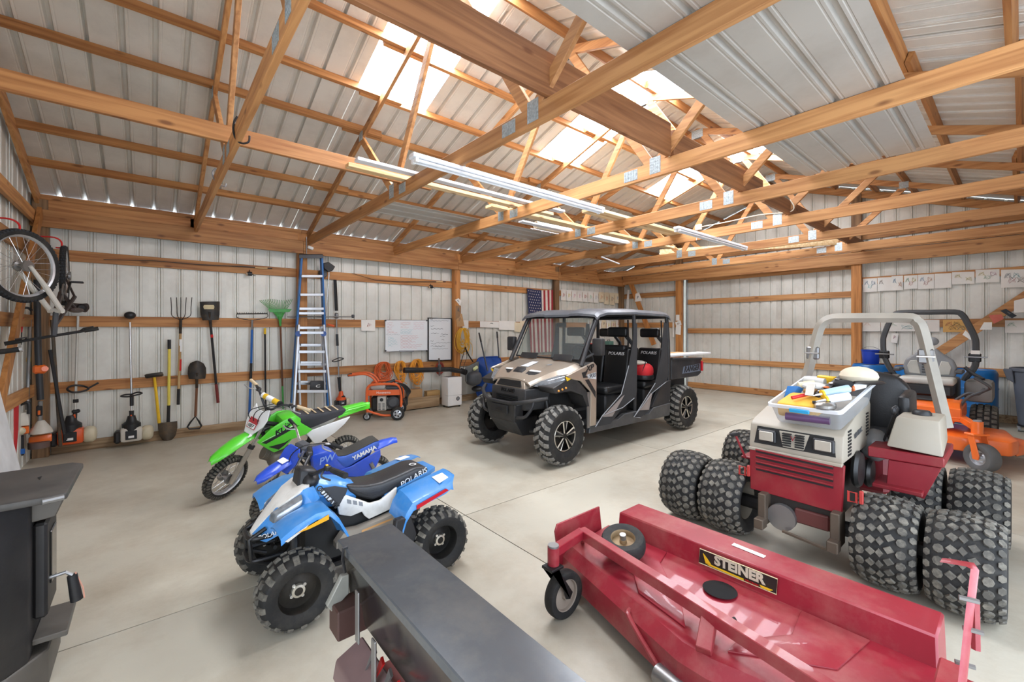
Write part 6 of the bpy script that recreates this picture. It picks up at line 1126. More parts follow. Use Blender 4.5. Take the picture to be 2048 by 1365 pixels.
part(MB().lathe([(0, -.02), (.03, -.02), (.035, -.012), (.07, -.012), (.078, -.02), (.088, -.02), (.088, .02), (0, .02)], (4.27, YV + .07, .275), (-1, 0, 0), 24), 'belt_pulley', M_STEEL, t)
for y in (.18, -.24):
    part(MB().box((4.20, YV + y - .03, .20), (4.34, YV + y + .02, .42), .006), 'hitch_arm', M_DIRTY, t); part(MB().box((4.14, YV + y - .035, .19), (4.22, YV + y + .025, .26), .006), 'hitch_hook', M_DIRTY, t)
part(MB().tube([(4.22, YV + .05, .20), (4.20, YV - .22, .18)], .012, 6), 'hitch_bar', M_DIRTY, t); part(MB().box((4.28, YV - .2, .26), (4.5, YV + .0, .36), .01), 'gear_housing', mat('rust_red', (92, 44, 40), .6, dirt=(60, 46, 38), dirt_amt=.5), t)
for y in (YV + .33, YV - .32):
    part(MB().tube([(4.27, y - .02, .50), (4.27, y + .02, .50), (4.27, y + .02, .56), (4.27, y - .02, .56)], .008, 6, closed=True), 'latch_ring', mat('latch_red', (170, 52, 46), .5), t); part(MB().box((4.255, y - .055, .50), (4.28, y - .035, .58), .004), 'latch_lever', mat('latch_red', (170, 52, 46), .5), t)
part(MB().lathe([(0, -.03), (.05, -.03), (.11, -.02), (.125, 0), (.11, .02), (0, .03)], (4.62, YV - .28, .62), (0, -1, 0), 20), 'flywheel', M_BLKM, t); part(MB().lathe([(0, -.03), (.04, -.03), (.09, -.02), (.10, 0), (.09, .02), (0, .03)], (4.85, YV - .30, .55), (0, -1, 0), 20), 'flywheel', M_BLKM, t)
part(MB().tube([(4.30, YV + .32, .62), (4.22, YV + .36, .80)], .009, 6), 'control_rod', M_VR, t); part(MB().tube([(4.22, YV + .39, .79), (4.22, YV + .33, .81)], .014, 8), 'rod_knob', M_BLK, t)
# side boxes
def k2(a, b): return (1700 + a * .337, 780 + b * .337)
def fb(pts, x): return [AX(*k2(a, b), x) for a, b in pts]
fr = fb([(215, 335), (555, 405), (525, 195), (265, 165)], 4.72)
bx_ = [fr[0], fr[1], fr[1] + V(.50, .02, .02), fr[0] + V(.50, .02, .02), fr[3] + V(.06, 0, 0), fr[2] + V(.06, 0, 0), fr[2] + V(.42, .0, .0), fr[3] + V(.42, 0, 0)]
tk = part(MB().hexa(bx_, .012, 2), 'fuel_tank_cover', M_VB, t); c = (bx_[4] + bx_[5] + bx_[6] + bx_[7]) / 4; part(MB().lathe([(0, .03), (.04, .028), (.05, .015), (.052, 0), (0, 0)], c + V(.02, 0, .002), (0, 0, 1), 16), 'filler_cap', M_BLK, tk)
rb = fb([(105, 335), (560, 410), (560, 467), (105, 395)], 4.715); part(MB().prism(rb, (.55, .0, 0), .006), 'fender_deck', M_VR, t)
part(MB().prism(fb([(228, 415), (545, 467), (440, 650), (215, 575)], 4.73), (.02, 0, 0), .003), 'fender_skirt', M_VR, t)
part(MB().hexa([p + V(0, 0, 0) for p in (lambda q: [q[0], q[1], q[1] + V(.28, 0, 0), q[0] + V(.28, 0, 0), q[0] + V(0, 0, .025), q[1] + V(0, 0, .025), q[1] + V(.28, 0, .025), q[0] + V(.28, 0, .025)])(fb([(130, 575), (430, 640)], 4.66))], .004), 'foot_board', M_VR, t)
part(MB().box((4.42, YV + .30, .58), (4.7, YV + .40, .60), .006), 'foot_board', M_VR, t)
part(MB().box((5.0, YV - .38, .36), (6.1, YV + .38, .66), .03), 'rear_frame', M_VR, t); part(MB().box((4.9, YV - .2, .3), (5.2, YV + .2, .5), .02), 'pivot', M_BLKM, t)
# seat, roll bar, levers
part(MB().box((4.98, YV - .42, .66), (5.42, YV + .10, .80), .05, None, 3), 'seat_cushion', M_SEAT, t)
sb = [(-.24, .74), (-.27, .95), (-.25, 1.12), (-.17, 1.21), (0, 1.24), (.17, 1.21), (.25, 1.12), (.27, .95), (.24, .74)]
part(MB().prism([(5.36, YV - .20 + y, z) for y, z in sb], (.12, 0, 0), .04, 3), 'seat_back', M_SEAT, t)
part(MB().cbox((5.18, YV - .46, .98), (.30, .07, .26), .025, (0, -.1, 0), 2), 'armrest', M_SEAT, t)
XR = 5.75; sc_ = (XR - CAM.x) / (5.3 - CAM.x)
rp = [AX(*zv(a, b), XR) for a, b in ((600, 360), (632, 265), (668, 120), (690, 65), (730, 40), (800, 36), (1060, 36), (1105, 50), (1130, 85), (1165, 220), (1222, 450), (1240, 520))]
part(MB().tube(smooth_path(rp, 4), .042, 4, up=(1, .1, 0)), 'roll_bar', mat('rollbar_beige', (164, 158, 146), .4, dirt=(150, 140, 120), dirt_amt=.2), t, ang=50)
for a, b in ((652, 190), (1150, 205)): c = AX(*zv(a, b), XR); part(MB().cbox(c, (.05, .10, .12), .01), 'hinge_bracket', M_STEEL, t); part(MB().tube([c + V(-.06, .05, 0), c + V(-.06, -.06, 0)], .008, 6), 'hinge_pin', M_CHROME, t)
for k in range(3): part(MB().tube([(4.98 + .05 * k, YV - .34, .7), (4.92 + .05 * k, YV - .42, .98)], .008, 6), 'control_lever', M_BLK, t); part(MB().ball((4.92 + .05 * k, YV - .42, 1.0), (.018, .018, .03), 8, 6), 'lever_knob', M_BLK, t)
part(MB().ball((5.02, YV - .30, .72), (.10, .10, .12), 10, 8), 'plastic_wrap', mat('wrap_grey', (120, 120, 120), .25), t)
# ================================================================ storage tote full of supplies on the bonnet
TA, TB, TD, TC = AX(1534, 811, 4.25), AX(1682, 824, 4.25), AX(1611, 747, 4.75), AX(1753, 763, 4.75)
TD.z = TC.z = 1.215; TA.z = TB.z = 1.05
tn = (TB - TA).cross(TD - TA).normalized(); tn = tn if tn.z > 0 else -tn
def TP(a, b, h=0.0): return TA.lerp(TB, a).lerp(TD.lerp(TC, a), b) + tn * h
M_TOTE = glass('tote_plastic', (226, 228, 230), .22, .25)
t = thing('storage_tote', 'clear plastic storage tote with blue latch resting on the tractor bonnet', 'tote', TP(.5, .5, -.13))
def ring(i, h, rr_=.06, n=4):
    p = []
    for a, b, s0 in ((1 - i, 1 - i, 0), (i, 1 - i, 1), (i, i, 2), (1 - i, i, 3)):
        for k in range(n):
            an = s0 * PI / 2 + PI / 2 * k / (n - 1); p.append(TP(a - math.copysign(rr_, a - .5) + rr_ * math.cos(an), b - math.copysign(rr_, b - .5) + rr_ * math.sin(an), h))
    return p
part(MB().loft([ring(.01, 0), ring(.02, -.02), ring(.06, -.13), ring(.075, -.15)], caps=False).add(ring(.075, -.15), [tuple(range(16))]), 'tub', M_TOTE, t)
part(MB().loft([ring(0, -.018), ring(-.008, -.018), ring(-.008, .004), ring(.02, .004), ring(.02, -.004), ring(.008, -.004)], caps=False), 'rim', glass('tote_rim', (238, 240, 242), .65, .3), t)
mid = TP(.45, -.012, -.012); part(MB().hexa([TP(.33, -.03, -.035), TP(.60, -.03, -.035), TP(.60, .0, -.035), TP(.33, .0, -.035), TP(.33, -.03, -.01), TP(.60, -.03, -.01), TP(.60, 0, -.01), TP(.33, 0, -.01)], .003), 'latch', mat('latch_blue', (44, 150, 196), .4), t); part(MB().hexa([TP(.33, 1.03, -.03), TP(.66, 1.03, -.03), TP(.66, 1.0, -.03), TP(.33, 1.0, -.03), TP(.33, 1.03, .004), TP(.66, 1.03, .004), TP(.66, 1, .004), TP(.33, 1, .004)], .003), 'latch', mat('latch_blue', (44, 150, 196), .4), t)
def lying(name, a0, b0, a1, b1, r, h, m, label, cat, tip=None):
    p = TP(a0, b0, h); q = TP(a1, b1, h); o = solo(MB().tube([p, q], r, 12), name, m, label, cat, 'supplies in the tote')
    d = (q - p).normalized()
    if tip: part(MB().tube([p - d * .012, p], [r * 1.02, r * 1.02], 12), 'collar', tip, o); part(MB().tube([p - d * .07, p - d * .012], [.003, .009], 8), 'nozzle', M_WHITE, o)
    return o
solo(MB().hexa([TP(.10, .05, -.10), TP(.62, .05, -.10), TP(.62, .36, -.10), TP(.10, .36, -.10), TP(.10, .04, .01), TP(.63, .06, .005), TP(.62, .40, .02), TP(.14, .38, .02)], .02, 2), 'work_gloves_bundle', mat('leather_yellow', (236, 182, 66), .7, bump=.2), 'bright yellow folded cloth bundle lying in the tote', 'cloth', 'supplies in the tote')
lying('caulk_tube', .64, .30, .86, .52, .027, .045, mat('tube_blue_white', (168, 196, 214), .35), 'caulk tube with blue label lying in the tote', 'caulk tube', M_YEL); lying('caulk_tube', .74, .20, .94, .36, .026, .03, mat('tube_white', (216, 218, 220), .35), 'plain white caulk tube lying by the tote side', 'caulk tube', M_YEL); lying('caulk_tube', .10, .80, .42, .76, .027, .02, mat('tube_grey_print', (196, 196, 192), .4), 'grey printed caulk tube at the back of the tote', 'caulk tube')
lying('flashlight', .24, .03, .82, .06, .026, -.085, mat('violet_dark', (84, 58, 92), .4), 'dark purple cylinder at the bottom of the tote seen through its side', 'cylinder')
solo(MB().hexa([TP(.44, .20, .045), TP(.56, .19, .045), TP(.56, .19, .049), TP(.44, .20, .049), TP(.30, .52, .055), TP(.42, .52, .055), TP(.42, .52, .059), TP(.30, .52, .059)]), 'putty_knife', mat('blade_grey', (170, 168, 160), .4, .4), 'broad grey putty knife blade lying over the yellow cloth', 'tool', 'supplies in the tote')
t2 = thing('parts_tray', 'black divided tray of small parts set across the tote', 'tray', TP(.55, .55, -.02), 'supplies in the tote')
part(MB().hexa([TP(.48, .32, -.03), TP(.58, .28, -.03), TP(.72, .95, -.0), TP(.58, .97, -.0), TP(.48, .32, .03), TP(.58, .28, .03), TP(.72, .95, .06), TP(.58, .97, .06)], .004), 'tray_body', M_BLK, t2)
for k in range(5): part(MB().ball(TP(.545 + .022 * k, .40 + .115 * k, .035 + .007 * k), (.02, .02, .008), 8, 5), 'small_part', (M_STEEL, M_ORANGE, M_WHITE, M_STEEL, M_ORANGE)[k], t2)
t2 = thing('baseball_cap', 'cream cap with dark brim lying at the back of the tote', 'cap', TP(.82, .86, .0), 'supplies in the tote'); cc = TP(.84, .86, .065); part(MB().ball(cc, (.11, .11, .065), 16, 8), 'crown', mat('cap_cream', (214, 202, 178), .9), t2); part(MB().ball(cc + V(-.03, -.06, -.035), (.12, .09, .015), 14, 6), 'brim', M_BLK, t2)
solo(MB().ball(TP(.74, .66, .045), (.09, .06, .025), 12, 7, e=.8), 'black_rag', mat('rag_black', (30, 30, 32), .9), 'crumpled black rag beside the cream cap', 'cloth', 'supplies in the tote')
bb = solo(MB().hexa([TP(.04, .32, -.03), TP(.16, .30, -.03), TP(.20, .36, -.06), TP(.08, .38, -.06), TP(.06, .42, .05), TP(.22, .44, .05), TP(.26, .50, .02), TP(.10, .48, .02)], .003), 'small_box', mat('box_blue', (40, 110, 176), .5), 'small blue product box standing in the tote corner', 'box', 'supplies in the tote')
solo(MB().ball(TP(.36, .60, .02), (.07, .08, .03), 12, 7), 'plastic_bag', mat('bag_white', (220, 220, 214), .3), 'crumpled white plastic bag in the tote', 'bag', 'supplies in the tote'); solo(MB().ball(TP(.74, .13, .0), (.08, .06, .03), 12, 7, e=.8), 'foil_bag', mat('foil_grey', (150, 146, 140), .25, .6), 'crumpled grey foil bag at the front of the tote', 'bag', 'supplies in the tote')
solo(MB().hexa([TP(.22, .90, -.02), TP(.5, .86, -.02), TP(.52, .93, -.02), TP(.24, .96, -.02), TP(.22, .90, .035), TP(.5, .86, .035), TP(.52, .93, .035), TP(.24, .96, .035)], .01, 2), 'yellow_pad', M_YEL, 'yellow foam pad at the back of the tote', 'pad', 'supplies in the tote')
# ================================================================ red mower deck
t = thing('mower_deck', 'wide red mower deck attachment with caster wheel lying before the tractor', 'mower deck', (3.05, -6.9, 0))
M_DR = mat('deck_red', (150, 36, 50), .38, var=.08, coat=.15, dirt=(176, 118, 108), dirt_amt=.55, dscale=3.5)
part(MB().hexa([(3.24, -6.16, .12), (3.24, -7.66, .12), (3.48, -7.66, .12), (3.48, -6.16, .12), (3.26, -6.17, .385), (3.26, -7.65, .385), (3.48, -7.65, .385), (3.48, -6.17, .385)], .008), 'belt_box', M_DR, t)
top = [(3.27, -6.08), (2.90, -6.08), (2.66, -6.93), (2.66, -7.05), (2.84, -7.80), (3.27, -7.80)]
def outl(d, z): 
    o = []
    for x, y in top: o.append((x - (d if x < 3.2 else 0), y + (d * .6 if y > -6.5 else -d * .6 if y < -7.5 else 0), z))
    return o
part(MB().loft([outl(0, .265)[:1] + outl(0, .245)[1:5] + outl(0, .265)[5:], outl(.05, .19), outl(.055, .075)], caps=False).add(outl(0, .265)[:1] + outl(0, .245)[1:5] + outl(0, .265)[5:], [tuple(range(6))]), 'shell', M_DR, t, ang=15)
part(MB().prism([(3.24, -6.30, .262), (3.10, -6.34, .255), (2.80, -6.62, .248), (2.74, -6.90, .246), (2.86, -6.82, .248), (3.12, -6.55, .256), (3.24, -6.52, .262)], (0, 0, .010), .008, 2), 'pressed_rib', M_DR, t); part(MB().prism([(3.24, -7.45, .262), (2.96, -7.40, .252), (2.74, -7.08, .246), (2.84, -7.08, .248), (3.04, -7.22, .253), (3.24, -7.20, .262)], (0, 0, .010), .008, 2), 'pressed_rib', M_DR, t)
part(MB().lathe([(0, .002), (.075, .002), (.08, -.001)], (3.12, -6.88, .2655), (0, 0, 1), 24), 'spindle_hole', mat('hole_black', (10, 9, 9), .9), t)
part(MB().prism([(3.20, -6.06, .40), (2.80, -6.06, .40), (2.78, -6.06, .36), (2.82, -6.06, .14), (3.24, -6.06, .14)], (0, .012, 0), .002), 'end_plate', M_DR, t)
sq = lambda a, b, w_, nm: stick(t, nm, a, b, w_, w_, M_DR)
sq((2.90, -6.16, .36), (2.66, -7.75, .33), .055, 'carrier_beam'); sq((2.59, -6.23, .375), (2.90, -6.17, .36), .05, 'caster_arm'); sq((2.80, -6.98, .325), (2.66, -7.02, .25), .06, 'beam_strut'); sq((2.90, -6.18, .34), (2.98, -6.10, .25), .02, 'link_strap')
part(MB().cyl((2.585, -6.235, .30), (2.585, -6.235, .405), .032, 14), 'caster_post', M_DR, t); part(MB().cyl((2.585, -6.235, .405), (2.585, -6.235, .415), .03, 14), 'post_cap', M_STEEL, t)
cf = part(MB().prism([(2.585, -6.20, .30), (2.53, -6.20, .30), (2.60, -6.20, .27), (2.69, -6.20, .14), (2.67, -6.20, .11), (2.64, -6.20, .12)], (0, -.008, 0)).prism([(2.585, -6.28, .30), (2.53, -6.28, .30), (2.60, -6.28, .27), (2.69, -6.28, .14), (2.67, -6.28, .11), (2.64, -6.28, .12)], (0, .008, 0)).box((2.53, -6.28, .295), (2.62, -6.20, .31), .003), 'caster_fork', M_BLKM, t)
wheel(t, (2.66, -6.24, .125), .125, .06, .085, None, 0, .0, 'dish', .006, face=-1, rim_m=mat('rim_tan', (150, 138, 126), .6), depth=.2)
dc = part(MB().prism([AX(u, v, 3.243) for u, v in ((1400, 1098), (1555, 1159), (1553, 1190), (1398, 1126))], (-.004, 0, 0)), 'name_plate', mat('plate_black', (40, 38, 34), .5), t)
a = AX(1401, 1112, 3.236); b = AX(1553, 1174, 3.236); d = b - a
part(MB().tube([AX(u, v, 3.237) for u, v in ((1400, 1098), (1555, 1159), (1553, 1190), (1398, 1126))], .003, 4, closed=True), 'plate_border', mat('border_tan', (206, 190, 150), .6), dc)
lettering('STEINER', .066, mat('letter_cream', (206, 196, 172), .5), dc, a + d * .53 + V(0, 0, .006), d, (0, 0, 1), bold=.003, sx=1.0)
part(MB().prism([a + d * .08 + V(0, 0, -.026), a + d * .60 + V(0, 0, -.028), a + d * .60 + V(0, 0, -.036), a + d * .12 + V(0, 0, -.034)], (-.003, 0, 0)), 'yellow_swoosh', M_YEL, dc); part(MB().prism([a + d * .80 + V(0, 0, -.024), a + d * .96 + V(0, 0, -.024), a + d * .92 + V(0, 0, -.034), a + d * .82 + V(0, 0, -.034)], (-.003, 0, 0)), 'yellow_swoosh', M_YEL, dc)
part(MB().prism([a + d * .04 + V(0, 0, .02), a + d * .10 + V(0, 0, .0), a + d * .16 + V(0, 0, -.026), a + d * .08 + V(0, 0, -.03)], (-.003, 0, 0)), 'yellow_swoosh', M_YEL, dc); lettering('TEXTRON', .014, M_RED, dc, a + d * .70 + V(-.001, 0, -.032), d, (0, 0, 1))
part(MB().prism([AZ(u, v, .387) for u, v in ((1468, 1087), (1532, 1113), (1527, 1117), (1463, 1091))], (0, 0, .002)), 'label_sticker', M_PAPER, t); part(MB().prism([AZ(u, v, .262) for u, v in ((1255, 1127), (1282, 1135), (1268, 1141), (1248, 1131))], (0, 0, .003)), 'label_sticker', M_PAPER, t)
lv = [AX(1886, 1121, 2.97), AX(1940, 1130, 2.95), AX(1950, 1140, 2.94), AX(1938, 1240, 2.90), AX(1925, 1365, 2.84), AX(1920, 1420, 2.80)]
part(MB().tube(lv, .022, 4, flat=.3, up=(1, 0, 0)), 'lift_lever', M_DR, t, ang=60); part(MB().tube([AX(1950, 1200, 2.95), AX(1952, 1300, 2.93)], .012, 6), 'lever_link', M_DR, t); part(MB().cbox((3.02, -7.70, .30), (.24, .07, .16), .006), 'lever_bracket', M_DR, t); part(MB().cbox((2.88, -7.74, .22), (.2, .1, .2), .006), 'side_bracket', M_DR, t)
for p in ((1938, 1200), (1946, 1262), (1930, 1330)): c = AX(*p, 2.9); part(MB().cyl(c + V(-.006, .022, 0), c + V(.006, -.022, 0), .008, 6), 'bolt', M_STEEL, t)
part(MB().tube(smooth_path([(2.74, -6.62, .20), (2.68, -6.64, .21), (2.66, -6.70, .17), (2.62, -6.84, .10)], 3), .012, 8), 'roller_bracket', M_DR, t); part(MB().cyl((2.61, -6.84, .085), (2.585, -7.02, .085), .04, 16), 'anti_scalp_roller', M_STEEL, t)
for u, v in ((1375, 1212), (1467, 1262)): c = AZ(u, v, .30); part(MB().cyl(c, c + V(0, 0, .02), .02, 10), 'latch_base', M_BLKM, t); part(MB().tube([c + V(-.04, .04, .02), c + V(.02, 0, .04)], .01, 6), 'rubber_latch', M_BLK, t)
t = thing('spare_wheel', 'loose small pneumatic wheel lying on top of the red mower deck', 'wheel', (2.99, -6.40, .26))
rw = Vector((0, 1, 0)).rotation_difference(Vector((-.22, -.10, .97))).to_matrix().to_4x4()
wheel(t, (3.01, -6.38, .345), .125, .085, .07, None, 0, 0, 'dish', .012, rot=rw, face=1, rim_m=mat('rim_rusty', (150, 128, 96), .6, .3, dirt=(110, 70, 40), dirt_amt=.6, dscale=20), depth=.05); dz = rw @ Vector((0, 1, 0)); c = Vector((3.01, -6.38, .345)); dz = dz if dz.z > 0 else -dz
part(MB().tube([c, c + dz * .055], .018, 12), 'axle_bushing', M_STEEL, t)
# ================================================================ black hopper implement in the foreground
t = thing('seed_hopper', 'long black metal hopper box on a rusty red implement beside the quad', 'implement', (1.68, -6.8, 0))
M_HOP = mat('hopper_lid', (86, 90, 94), .22, .35, var=.12, scale=4, dirt=(132, 128, 120), dirt_amt=.35, dscale=5); M_HOPS = mat('hopper_side', (38, 38, 40), .18, .3, var=.1, dirt=(120, 106, 86), dirt_amt=.5, dscale=3)
zt = .66; L0, L1 = AZ(673, 1078, zt), AZ(785, 1048, zt); xa, xb, ye = (L0.x + .0), L1.x, (L0.y + L1.y) / 2
part(MB().box((xa, -7.75, zt - .012), (xb, ye, zt), .004), 'lid', M_HOP, t); part(MB().box((xa, -7.75, zt - .035), (xa + .006, ye, zt - .006), .002), 'lid_lip', M_HOP, t)
part(MB().hexa([(xa + .06, -7.74, .34), (xb - .05, -7.74, .34), (xb - .05, ye - .02, .34), (xa + .06, ye - .02, .34), (xa + .012, -7.74, zt - .012), (xb - .012, -7.74, zt - .012), (xb - .012, ye - .015, zt - .012), (xa + .012, ye - .015, zt - .012)], .004), 'hopper_body', M_HOPS, t)
part(MB().tube([(xa + .01, ye - .10, zt + .004), (xa - .008, ye - .10, zt + .004), (xa - .012, ye - .10, zt - .04), (xa + .0, ye - .10, zt - .10)], .006, 6), 'lid_latch', M_BLK, t)
for y, z0_, z1_ in ((ye - .26, .36, .56), (ye - .42, .22, .46)): part(MB().box((xa - .012, y - .018, z0_), (xa - .004, y + .018, z1_), .003), 'strap_bar', M_STEEL, t)
part(MB().prism([(xa - .07, ye - .06, .44), (xa - .01, ye - .06, .54), (xa + .02, ye - .06, .54), (xa + .02, ye - .06, .46), (xa - .05, ye - .06, .41)], (0, -.03, 0), .003), 'end_plate', mat('plate_grey', (150, 150, 142), .5, .3), t)
part(MB().box((xa - .05, ye - .16, .32), (xa + .08, ye - .05, .44), .006), 'drive_case', mat('case_brown', (70, 46, 40), .6), t)
part(MB().hexa([(xa - .06, -7.6, .16), (xa + .05, -7.6, .16), (xa + .05, ye - .12, .16), (xa - .06, ye - .12, .16), (xa - .06, -7.6, .26), (xa + .05, -7.6, .31), (xa + .05, ye - .16, .31), (xa - .06, ye - .16, .26)], .008), 'cover_beam', mat('beam_mauve', (122, 98, 96), .55), t)
part(MB().box((xa - .03, -7.6, .0), (xb + .02, ye - .18, .17), .01), 'machine_base', mat('machine_rust', (110, 44, 38), .6, dirt=(70, 40, 34), dirt_amt=.5), t)
for k in range(9): part(MB().prism([(xa - .01, ye - .34 - .07 * k, .30), (xa + .02, ye - .36 - .07 * k, .36), (xa + .03, ye - .32 - .07 * k, .36)], (0.01, 0, 0)), 'seed_tooth', M_RED if k % 2 else M_STEEL, t)
part(MB().tube([(xb + .01, -6.82, .2), (xb + .03, -6.82, .42), (xb + .03, -6.86, .46)], .012, 8), 'red_hook', M_RED, t); part(MB().tube(smooth_path([(xa - .01, -6.9, .5), (xa - .03, -6.93, .42), (xa - .02, -6.98, .34)], 3), .006, 6), 'wire', mat('wire_orange', (190, 96, 66), .5), t)
part(MB().box((xb - .04, -7.7, .0), (xb + .0, ye - .4, .34), .01), 'rear_skirt', M_HOPS, t)
# ================================================================ stove
t = thing('wood_stove', 'black steel wood stove with thick top plate and coil handle', 'stove', (.30, -5.06, 0))
M_ST = mat('stove_black', (40, 39, 40), .5, .2, bump=.05, dirt=(84, 80, 74), dirt_amt=.25); zs = .885
C1, C2, C3 = AZ(167, 926, zs), AZ(135, 985, zs), AZ(98, 995, zs); yn = AZ(0, 1012, zs).y
part(MB().prism([(-.10, yn, zs - .03), (C3.x, yn + .01, zs - .03), (C2.x, C2.y, zs - .03), (C1.x, C1.y, zs - .03), (C1.x - .04, C1.y + .05, zs - .03), (-.10, C1.y + .05, zs - .03)], (0, 0, .03), .008, 2), 'top_plate', mat('stove_top', (72, 70, 68), .5, .3, dirt=(110, 104, 96), dirt_amt=.4), t)
part(MB().prism([(-.06, yn + .02, .16), (.44, yn + .02, .16), (.53, yn + .13, .16), (.53, C1.y - .10, .16), (.44, C1.y + .02, .16), (-.06, C1.y + .02, .16)], (0, 0, zs - .19), .006), 'body', M_ST, t)
part(MB().prism([(-.02, yn + .06, 0), (.48, yn + .06, 0), (.58, yn + .2, 0), (.58, C1.y - .02, 0), (-.02, C1.y - .02, 0)], (0, 0, .16), .006), 'pedestal', mat('stove_grey', (96, 92, 86), .5, .2), t)
dr = part(MB().box((.53, yn + .20, .30), (.575, C1.y - .10, .72), .01), 'door', M_ST, t); part(MB().box((.574, yn + .26, .42), (.582, C1.y - .16, .66), .006), 'door_glass', mat('stove_glass', (60, 58, 54), .1), dr)
part(MB().hexa([(.53, yn + .17, .74), (.60, yn + .2, .74), (.60, C1.y - .1, .74), (.53, C1.y - .07, .74), (.53, yn + .17, zs - .035), (.64, yn + .2, zs - .035), (.64, C1.y - .1, zs - .035), (.53, C1.y - .07, zs - .035)], .004), 'heat_vent', mat('stove_grey', (96, 92, 86), .5, .2), t)
part(MB().box((.53, yn + .18, .20), (.64, C1.y - .08, .225), .004), 'ash_lip', mat('stove_grey', (96, 92, 86), .5, .2), t)
part(MB().tube([(.575, yn + .23, .46), (.63, yn + .22, .47), (.65, yn + .22, .45)], .008, 8), 'handle_rod', M_STEEL, t); part(MB().tube([(.65, yn + .22, .45), (.665, yn + .22, .33)], [.018, .022], 12), 'coil_handle', M_BLK, t); part(MB().tube([(.66, yn + .22, .46), (.685, yn + .22, .38), (.69, yn + .22, .33)], .003, 5), 'handle_cord', mat('cord_pink', (206, 150, 130), .7), t)
part(MB().tube([(C3.x - .02, yn + .0, zs - .015), (C2.x - .01, C2.y - .01, zs - .015)], .012, 8), 'edge_bar', M_STEEL, t); part(MB().prism([AZ(u, v, zs + .001) for u, v in ((75, 956), (84, 953), (80, 960))], (0, 0, .001)), 'vent_notch', mat('hole_black', (10, 9, 9), .9), t)
lying('marker', .30, .12, .46, .30, .012, .035, M_RED, 'slim red marker lying on the yellow cloth in the tote', 'marker'); lying('screwdriver', .58, .12, .80, .16, .010, .02, M_BLK, 'black screwdriver lying at the front of the tote', 'screwdriver'); lying('paint_roller', .12, .60, .30, .70, .03, .01, mat('roller_nap', (226, 214, 178), .9), 'cream paint roller sleeve lying in the tote', 'roller'); lying('glue_bottle', .86, .62, .95, .74, .024, .03, M_WHITE, 'small white glue bottle beside the cream cap', 'bottle', M_ORANGE)
solo(MB().hexa([TP(.28, .42, .0), TP(.44, .40, .0), TP(.46, .52, .0), TP(.30, .54, .0), TP(.28, .42, .03), TP(.44, .40, .03), TP(.46, .52, .03), TP(.30, .54, .03)], .006), 'sandpaper_block', mat('block_tan', (176, 132, 88), .9), 'tan sanding block lying beside the putty knife', 'sanding block', 'supplies in the tote')
# ================================================================ orange zero-turn mower (faces -x)
def zz_(a, b): return (1720 + a * .24905, 620 + b * .24905)
YZ = -7.04
t = thing('zero_turn_mower', 'orange zero-turn mower with grey seat and dark folding roll bar', 'riding mower', (8.8, YZ, 0))
M_ZG = mat('zt_dark_grey', (66, 68, 70), .4); M_ZS = mat('seat_light_grey', (176, 174, 166), .55); M_ZS2 = mat('seat_mid_grey', (128, 130, 132), .5)
for s in (-1, 1):
    wheel(t, (9.35, YZ + s * .50, .29), .29, .25, .15, 'block', 26, .012, 'plain', .03, face=s, rim_m=M_BLKM)
    MC = Matrix.Translation((7.98, YZ + s * .50, 0)) @ Matrix.Rotation(math.radians(229 if s < 0 else 10), 4, 'Z')
    wheel(t, MC @ Vector((.05, 0, .155)), .155, .13, .085, None, 0, 0, 'dish', .012, face=s, rim_m=M_ALU, depth=.2, rot=MC.to_3x3().to_4x4(), tire_m=mat('tire_worn_grey', (92, 92, 92), .7))
    for y in (-.078, .066): part(MB().prism([(-.04, y, .40), (.03, y, .40), (.09, y, .18), (.08, y, .13), (.02, y, .13), (.0, y, .25)], (0, .012, 0), .003, M=MC), 'caster_fork', M_ORANGE, t)
    part(MB().box((-.06, -.09, .385), (.05, .09, .41), .006, MC), 'fork_bridge', M_ORANGE, t); part(MB().cyl((7.98, YZ + s * .50, .40), (7.98, YZ + s * .50, .54), .05, 14), 'pivot_post', M_ORANGE, t); part(MB().cyl((7.98, YZ + s * .5, .54), (7.98, YZ + s * .5, .555), .035, 12), 'post_cap', M_GREY, t)
    stick(t, 'front_arm', (7.98, YZ + s * .50, .47), (8.55, YZ + s * .28, .52), .07, .07, M_ORANGE); stick(t, 'frame_rail', (8.4, YZ + s * .26, .47), (9.6, YZ + s * .26, .50), .10, .06, M_ORANGE)
    part(MB().box((9.10, YZ + s * .46 - .13, .62), (9.55, YZ + s * .46 + .13, .90), .05, None, 2), 'fuel_tank', mat('tank_zt_grey', (112, 110, 106), .5), t); part(MB().cyl((9.3, YZ + s * .46, .90), (9.3, YZ + s * .46, .93), .05, 12), 'fuel_cap', M_BLK, t)
    part(MB().tube(smooth_path([(8.55, YZ + s * .33, .62), (8.55, YZ + s * .40, .74), (8.50, YZ + s * .54, .84), (8.38, YZ + s * .58, .90), (8.36, YZ + s * .46, 1.0)], 4), .016, 8), 'lap_bar', M_ZG, t)
    part(MB().box((8.86, YZ + s * .30 - .04, .99), (9.12, YZ + s * .30 + .04, 1.04), .015), 'armrest', M_ZG, t)
part(MB().box((8.28, YZ - .36, .46), (9.05, YZ + .36, .62), .012), 'body_front', M_ORANGE, t); part(MB().prism([(8.27, YZ - .36, .50), (8.27, YZ + .36, .50), (8.36, YZ + .34, .68), (8.36, YZ - .34, .68)], (.5, 0, 0), .01), 'floor_plate', M_ORANGE, t); part(MB().box((8.34, YZ - .17, .68), (8.7, YZ + .17, .70), .005), 'foot_mat', M_BLK, t)
